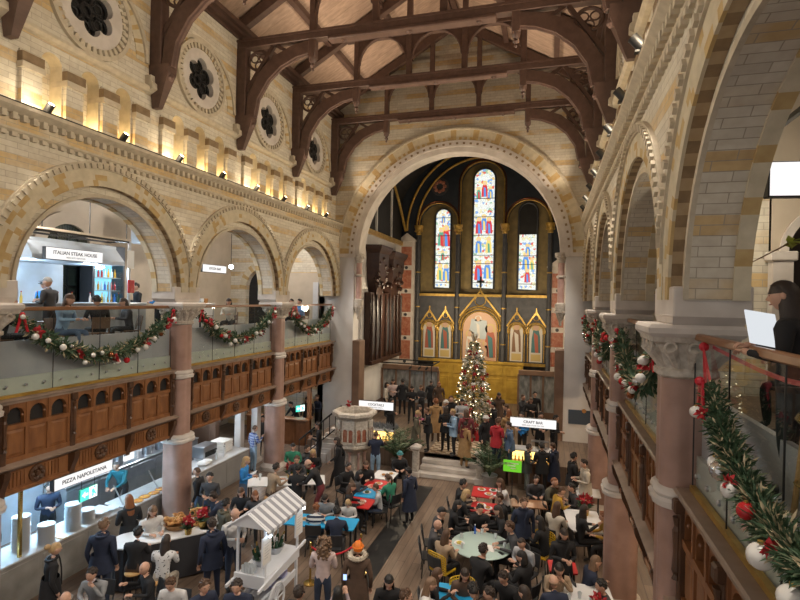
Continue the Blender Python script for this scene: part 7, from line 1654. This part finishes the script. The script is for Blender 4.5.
P_(430, 583, 'sit_table', 'R', 'white', 'denim', 'vlong', 'ltbrown', 'person in white top with long light brown hair on a yellow chair', chair='yellow', clab='yellow perforated plastic chair at the bottom left of the blue table')
P_(465, 573, 'sit_table', 'F', 'brown', 'black', 'vlong', 'dark', 'long dark haired person facing us on a yellow chair', chair='yellow', clab='yellow perforated plastic chair behind the blue bottom table')
p = unproject(444, 562, .6); seat('yellow', (p.x, p.y, 0), R(-29), 'yellow perforated plastic chair left of the mint round table', None)
p = unproject(541, 548, .6); seat('yellow', (p.x, p.y, 0), R(160), 'yellow plastic chair behind the grey hoodie', None)
p = unproject(452, 545, .6)
# things held
def held(name, label, px, py, z, mk):
    p = unproject(px, py, z); o = mk(); o.location = p; return o
mb = MB(); mb.box(-.036, .036, -.005, .005, -.07, .07, 0, .004); mb.box(-.032, .032, -.007, -.005, -.06, .06, 1); o = tag(mb.build('phone', ['black_plastic', 'screen_glow']), 'glowing phone held up beside the orange beanie', 'phone'); p = unproject(345, 577, 1.45); o.location = p; o.rotation_euler = (.2, 0, .3)
mb = MB(); mb.box(-.11, .11, -.15, .15, 0, .006); o = tag(mb.build('menu_card', 'paper'), 'pale menu read by the blonde in blue', 'menu'); p = unproject(252, 474, 1.14); o.location = p; o.rotation_euler = (.5, .1, -1.2)
# --- gallery diners
def gal(x, y, ps, fc, tp, lg, hr, hc, lb, co=None, ch='wood'): P_(0, 0, ps, fc, tp, lg, hr, hc, lb, z0=GZ, at=(x, y), coat=co, chair=None if not ps.startswith('sit') else ch)
gal(-10.75, 7.7, 'sit_table', 'BR', 'black', 'black', 'short', 'dark', 'person in black leather jacket at the left edge of the left gallery')
gal(-10.75, 9.05, 'sit_table', 'R', 'ltblue', 'denim', 'long', 'brown', 'brown haired person in pale blue at the nearest left gallery rail')
gal(-10.85, 10.15, 'sit_table', 'BL', 'black', 'black', 'short', 'black', 'person in black with back turned at the nearest left gallery rail')
gal(-10.9, 11.2, 'sit_table', 'FL', 'charcoal', 'black', 'long', 'dark', 'dark haired person in black at the right of the nearest gallery bay')
gal(-13.9, 11.2, 'stand_hold', 'F', 'blue', 'black', 'ball_cap', 'black', 'person in blue at the back of the left gallery kitchen')
gal(-12.2, 9.95, 'stand_hold', 'L', 'charcoal', 'black', 'ball_cap', 'grey', 'person in grey cap and dark t-shirt at the gallery kitchen counter')
gal(-13.6, 14.3, 'stand_hold', 'FL', 'black', 'black', 'short', 'dark', 'person in black beside the gallery fridge')
gal(-13.9, 15.6, 'stand_hold', 'L', 'blue', 'black', 'short', 'black', 'person in blue at the right of the gallery fridge')
gal(-10.85, 13.2, 'sit_table', 'L', 'black', 'black', 'short', 'black', 'dark person at the left of the second gallery bay')
gal(-10.9, 15.7, 'sit_table', 'F', 'cream', 'black', 'long', 'dark', 'dark haired person in cream top in the second gallery bay')
gal(-10.9, 20.2, 'sit_table', 'F', 'red', 'black', 'short', 'dark', 'person in red in the third left gallery bay')
gal(-10.9, 21.2, 'sit_table', 'FL', 'blue', 'black', 'short', 'black', 'person in blue in the third left gallery bay')
for y, lb in ((9.3, 'small table by the nearest left gallery rail'), (14.6, 'small pale table in the second left gallery bay'), (19.4, 'small table in the third left gallery bay')): t = thing('gallery_table', lb, 'table', (-11.3, y, GZ)); mb = MB(); mb.box(-.3, .3, -.3, .3, .72, .75, 0, .008); mb.build('table_top', 'chair_wood', t); mb = MB(); mb.lathe((0, 0, 0), [(.22, 0), (.22, .02), (.03, .05), (.03, .72)], 12); mb.build('pedestal', 'iron', t)
# the woman with the menu, right gallery
wz = GZ; wx, wy = 1.72, 4.35
o = P_(0, 0, 'stand_hold', 150, 'black', 'black', 'drape', 'dark', 'dark haired person reading a lit menu at the right gallery rail', z0=GZ, at=(1.78, 4.62), sc_=.93)
gal(2.9, 6.9, 'sit_table', 'L', 'wine', 'black', 'short', 'dark', 'person in wine red far behind the lit menu in the right gallery')
gal(2.6, 5.6, 'sit_table', 'B', 'ltblue', 'denim', 'short', 'dark', 'person in pale blue seen through the near right glass')
# ------------------------------------------------------------------ light
w = bpy.data.worlds.new('world'); sc.world = w; w.use_nodes = True
w.node_tree.nodes['Background'].inputs[0].default_value = (1, .92, .85, 1); w.node_tree.nodes['Background'].inputs[1].default_value = .33
def light(name, kind, loc, e, col=(1, .8, .58), size=.2, tgt=None, spot=None, sx=None):
    d = bpy.data.lights.new(name, kind); d.energy = e; d.color = col
    if kind == 'AREA':
        d.size = size
        if sx: d.shape = 'RECTANGLE'; d.size_y = sx
    else: d.shadow_soft_size = size
    if kind == 'SPOT': d.spot_size = R(spot or 60); d.spot_blend = .6
    o = bpy.data.objects.new(name, d); COL.objects.link(o); o.location = loc
    if tgt is not None: o.rotation_euler = (Vector(tgt) - Vector(loc)).to_track_quat('-Z', 'Y').to_euler()
    return o
sc.view_settings.view_transform = 'Standard'; sc.view_settings.look = 'None'; sc.view_settings.gamma = 1; sc.view_settings.use_curve_mapping = False
sc.view_settings.exposure = 0.55
# up-lights on both cornices
for T, s in ((TL, -1), (TR, 1)):
    for a_, b_ in zip([-.3] + TRUSS, TRUSS):
        for d_ in (-.93, 0, .93):
            light('niche_light', 'POINT', T((a_ + b_) / 2 + d_, CF - .12, 10.28), 8, (1, .74, .40), .06)
        light('cornice_uplight', 'POINT', T(a_ + .4, -9.70, 10.3), 13, (1, .82, .58), .08)
    for k in range(11):
        p2 = T(3.0 + 1.89 * k, -9.72, 10.35)
        light('roof_uplight', 'SPOT', p2, 280, (1, .80, .60), .1, (XC + (.5 if s > 0 else -.5), 3.0 + 1.89 * k, 18), 72)
for k in range(6):
    y = 2.4 + 3.78 * k
    light('wall_wash', 'SPOT', (.9, y, 10.5), 420, (1, .86, .66), .15, (-10, y + .6, 12.6), 75)
    light('wall_wash', 'SPOT', (-9.45, y, 10.5), 420, (1, .86, .66), .15, (1.5, y + .6, 12.6), 75)
# spots from the cornice down into the nave
for k in range(5):
    y = 3 + 4.4 * k
    light('nave_spot', 'SPOT', (-9.5, y, 10.4), 430, (1, .89, .76), .15, (-5, y + 1, 0), 75)
    light('nave_spot', 'SPOT', (.95, y, 10.4), 700, (1, .89, .76), .15, (-5.5, y + 1, 0), 90)
# gallery and aisle lamps
for x in (-13.2, 4.2):
    for y in (4, 9.5, 15, 20):
        light('gallery_lamp', 'POINT', (x if x > 0 else -12.0, y, 9.0), 170 if x < 0 else 30, (1, .92, .85) if x < 0 else (1, .82, .62), .15)
        light('aisle_lamp', 'POINT', (x if x > 0 else -12.0, y, 2.9), 80, (.9, .95, 1) if x < 0 else (1, .75, .5), .15)
for x in (-7, -1): light('chancel_lamp', 'POINT', (x, 26, 6), 190, (1, .8, .55), .2)
for y in (8.6, 10.4, 12.4): light('kitchen_lamp', 'POINT', (-13.6, y, 7.3), 60, (.62, .82, 1), .2)
light('kitchen_lamp', 'POINT', (-14.4, 14.4, 7.6), 50, (.72, .86, 1), .2)
for y in (8.2, 9.6): light('counter_lamp', 'POINT', (-11.7, y, 2.5), 110, (.36, .70, 1), .12)
light('right_gallery_lamp', 'POINT', (2.6, 8.3, 8.0), 40, (1, .88, .7), .08)
light('chancel_lamp', 'POINT', (-4.0, 27.8, 5.5), 170, (1, .82, .55), .2)
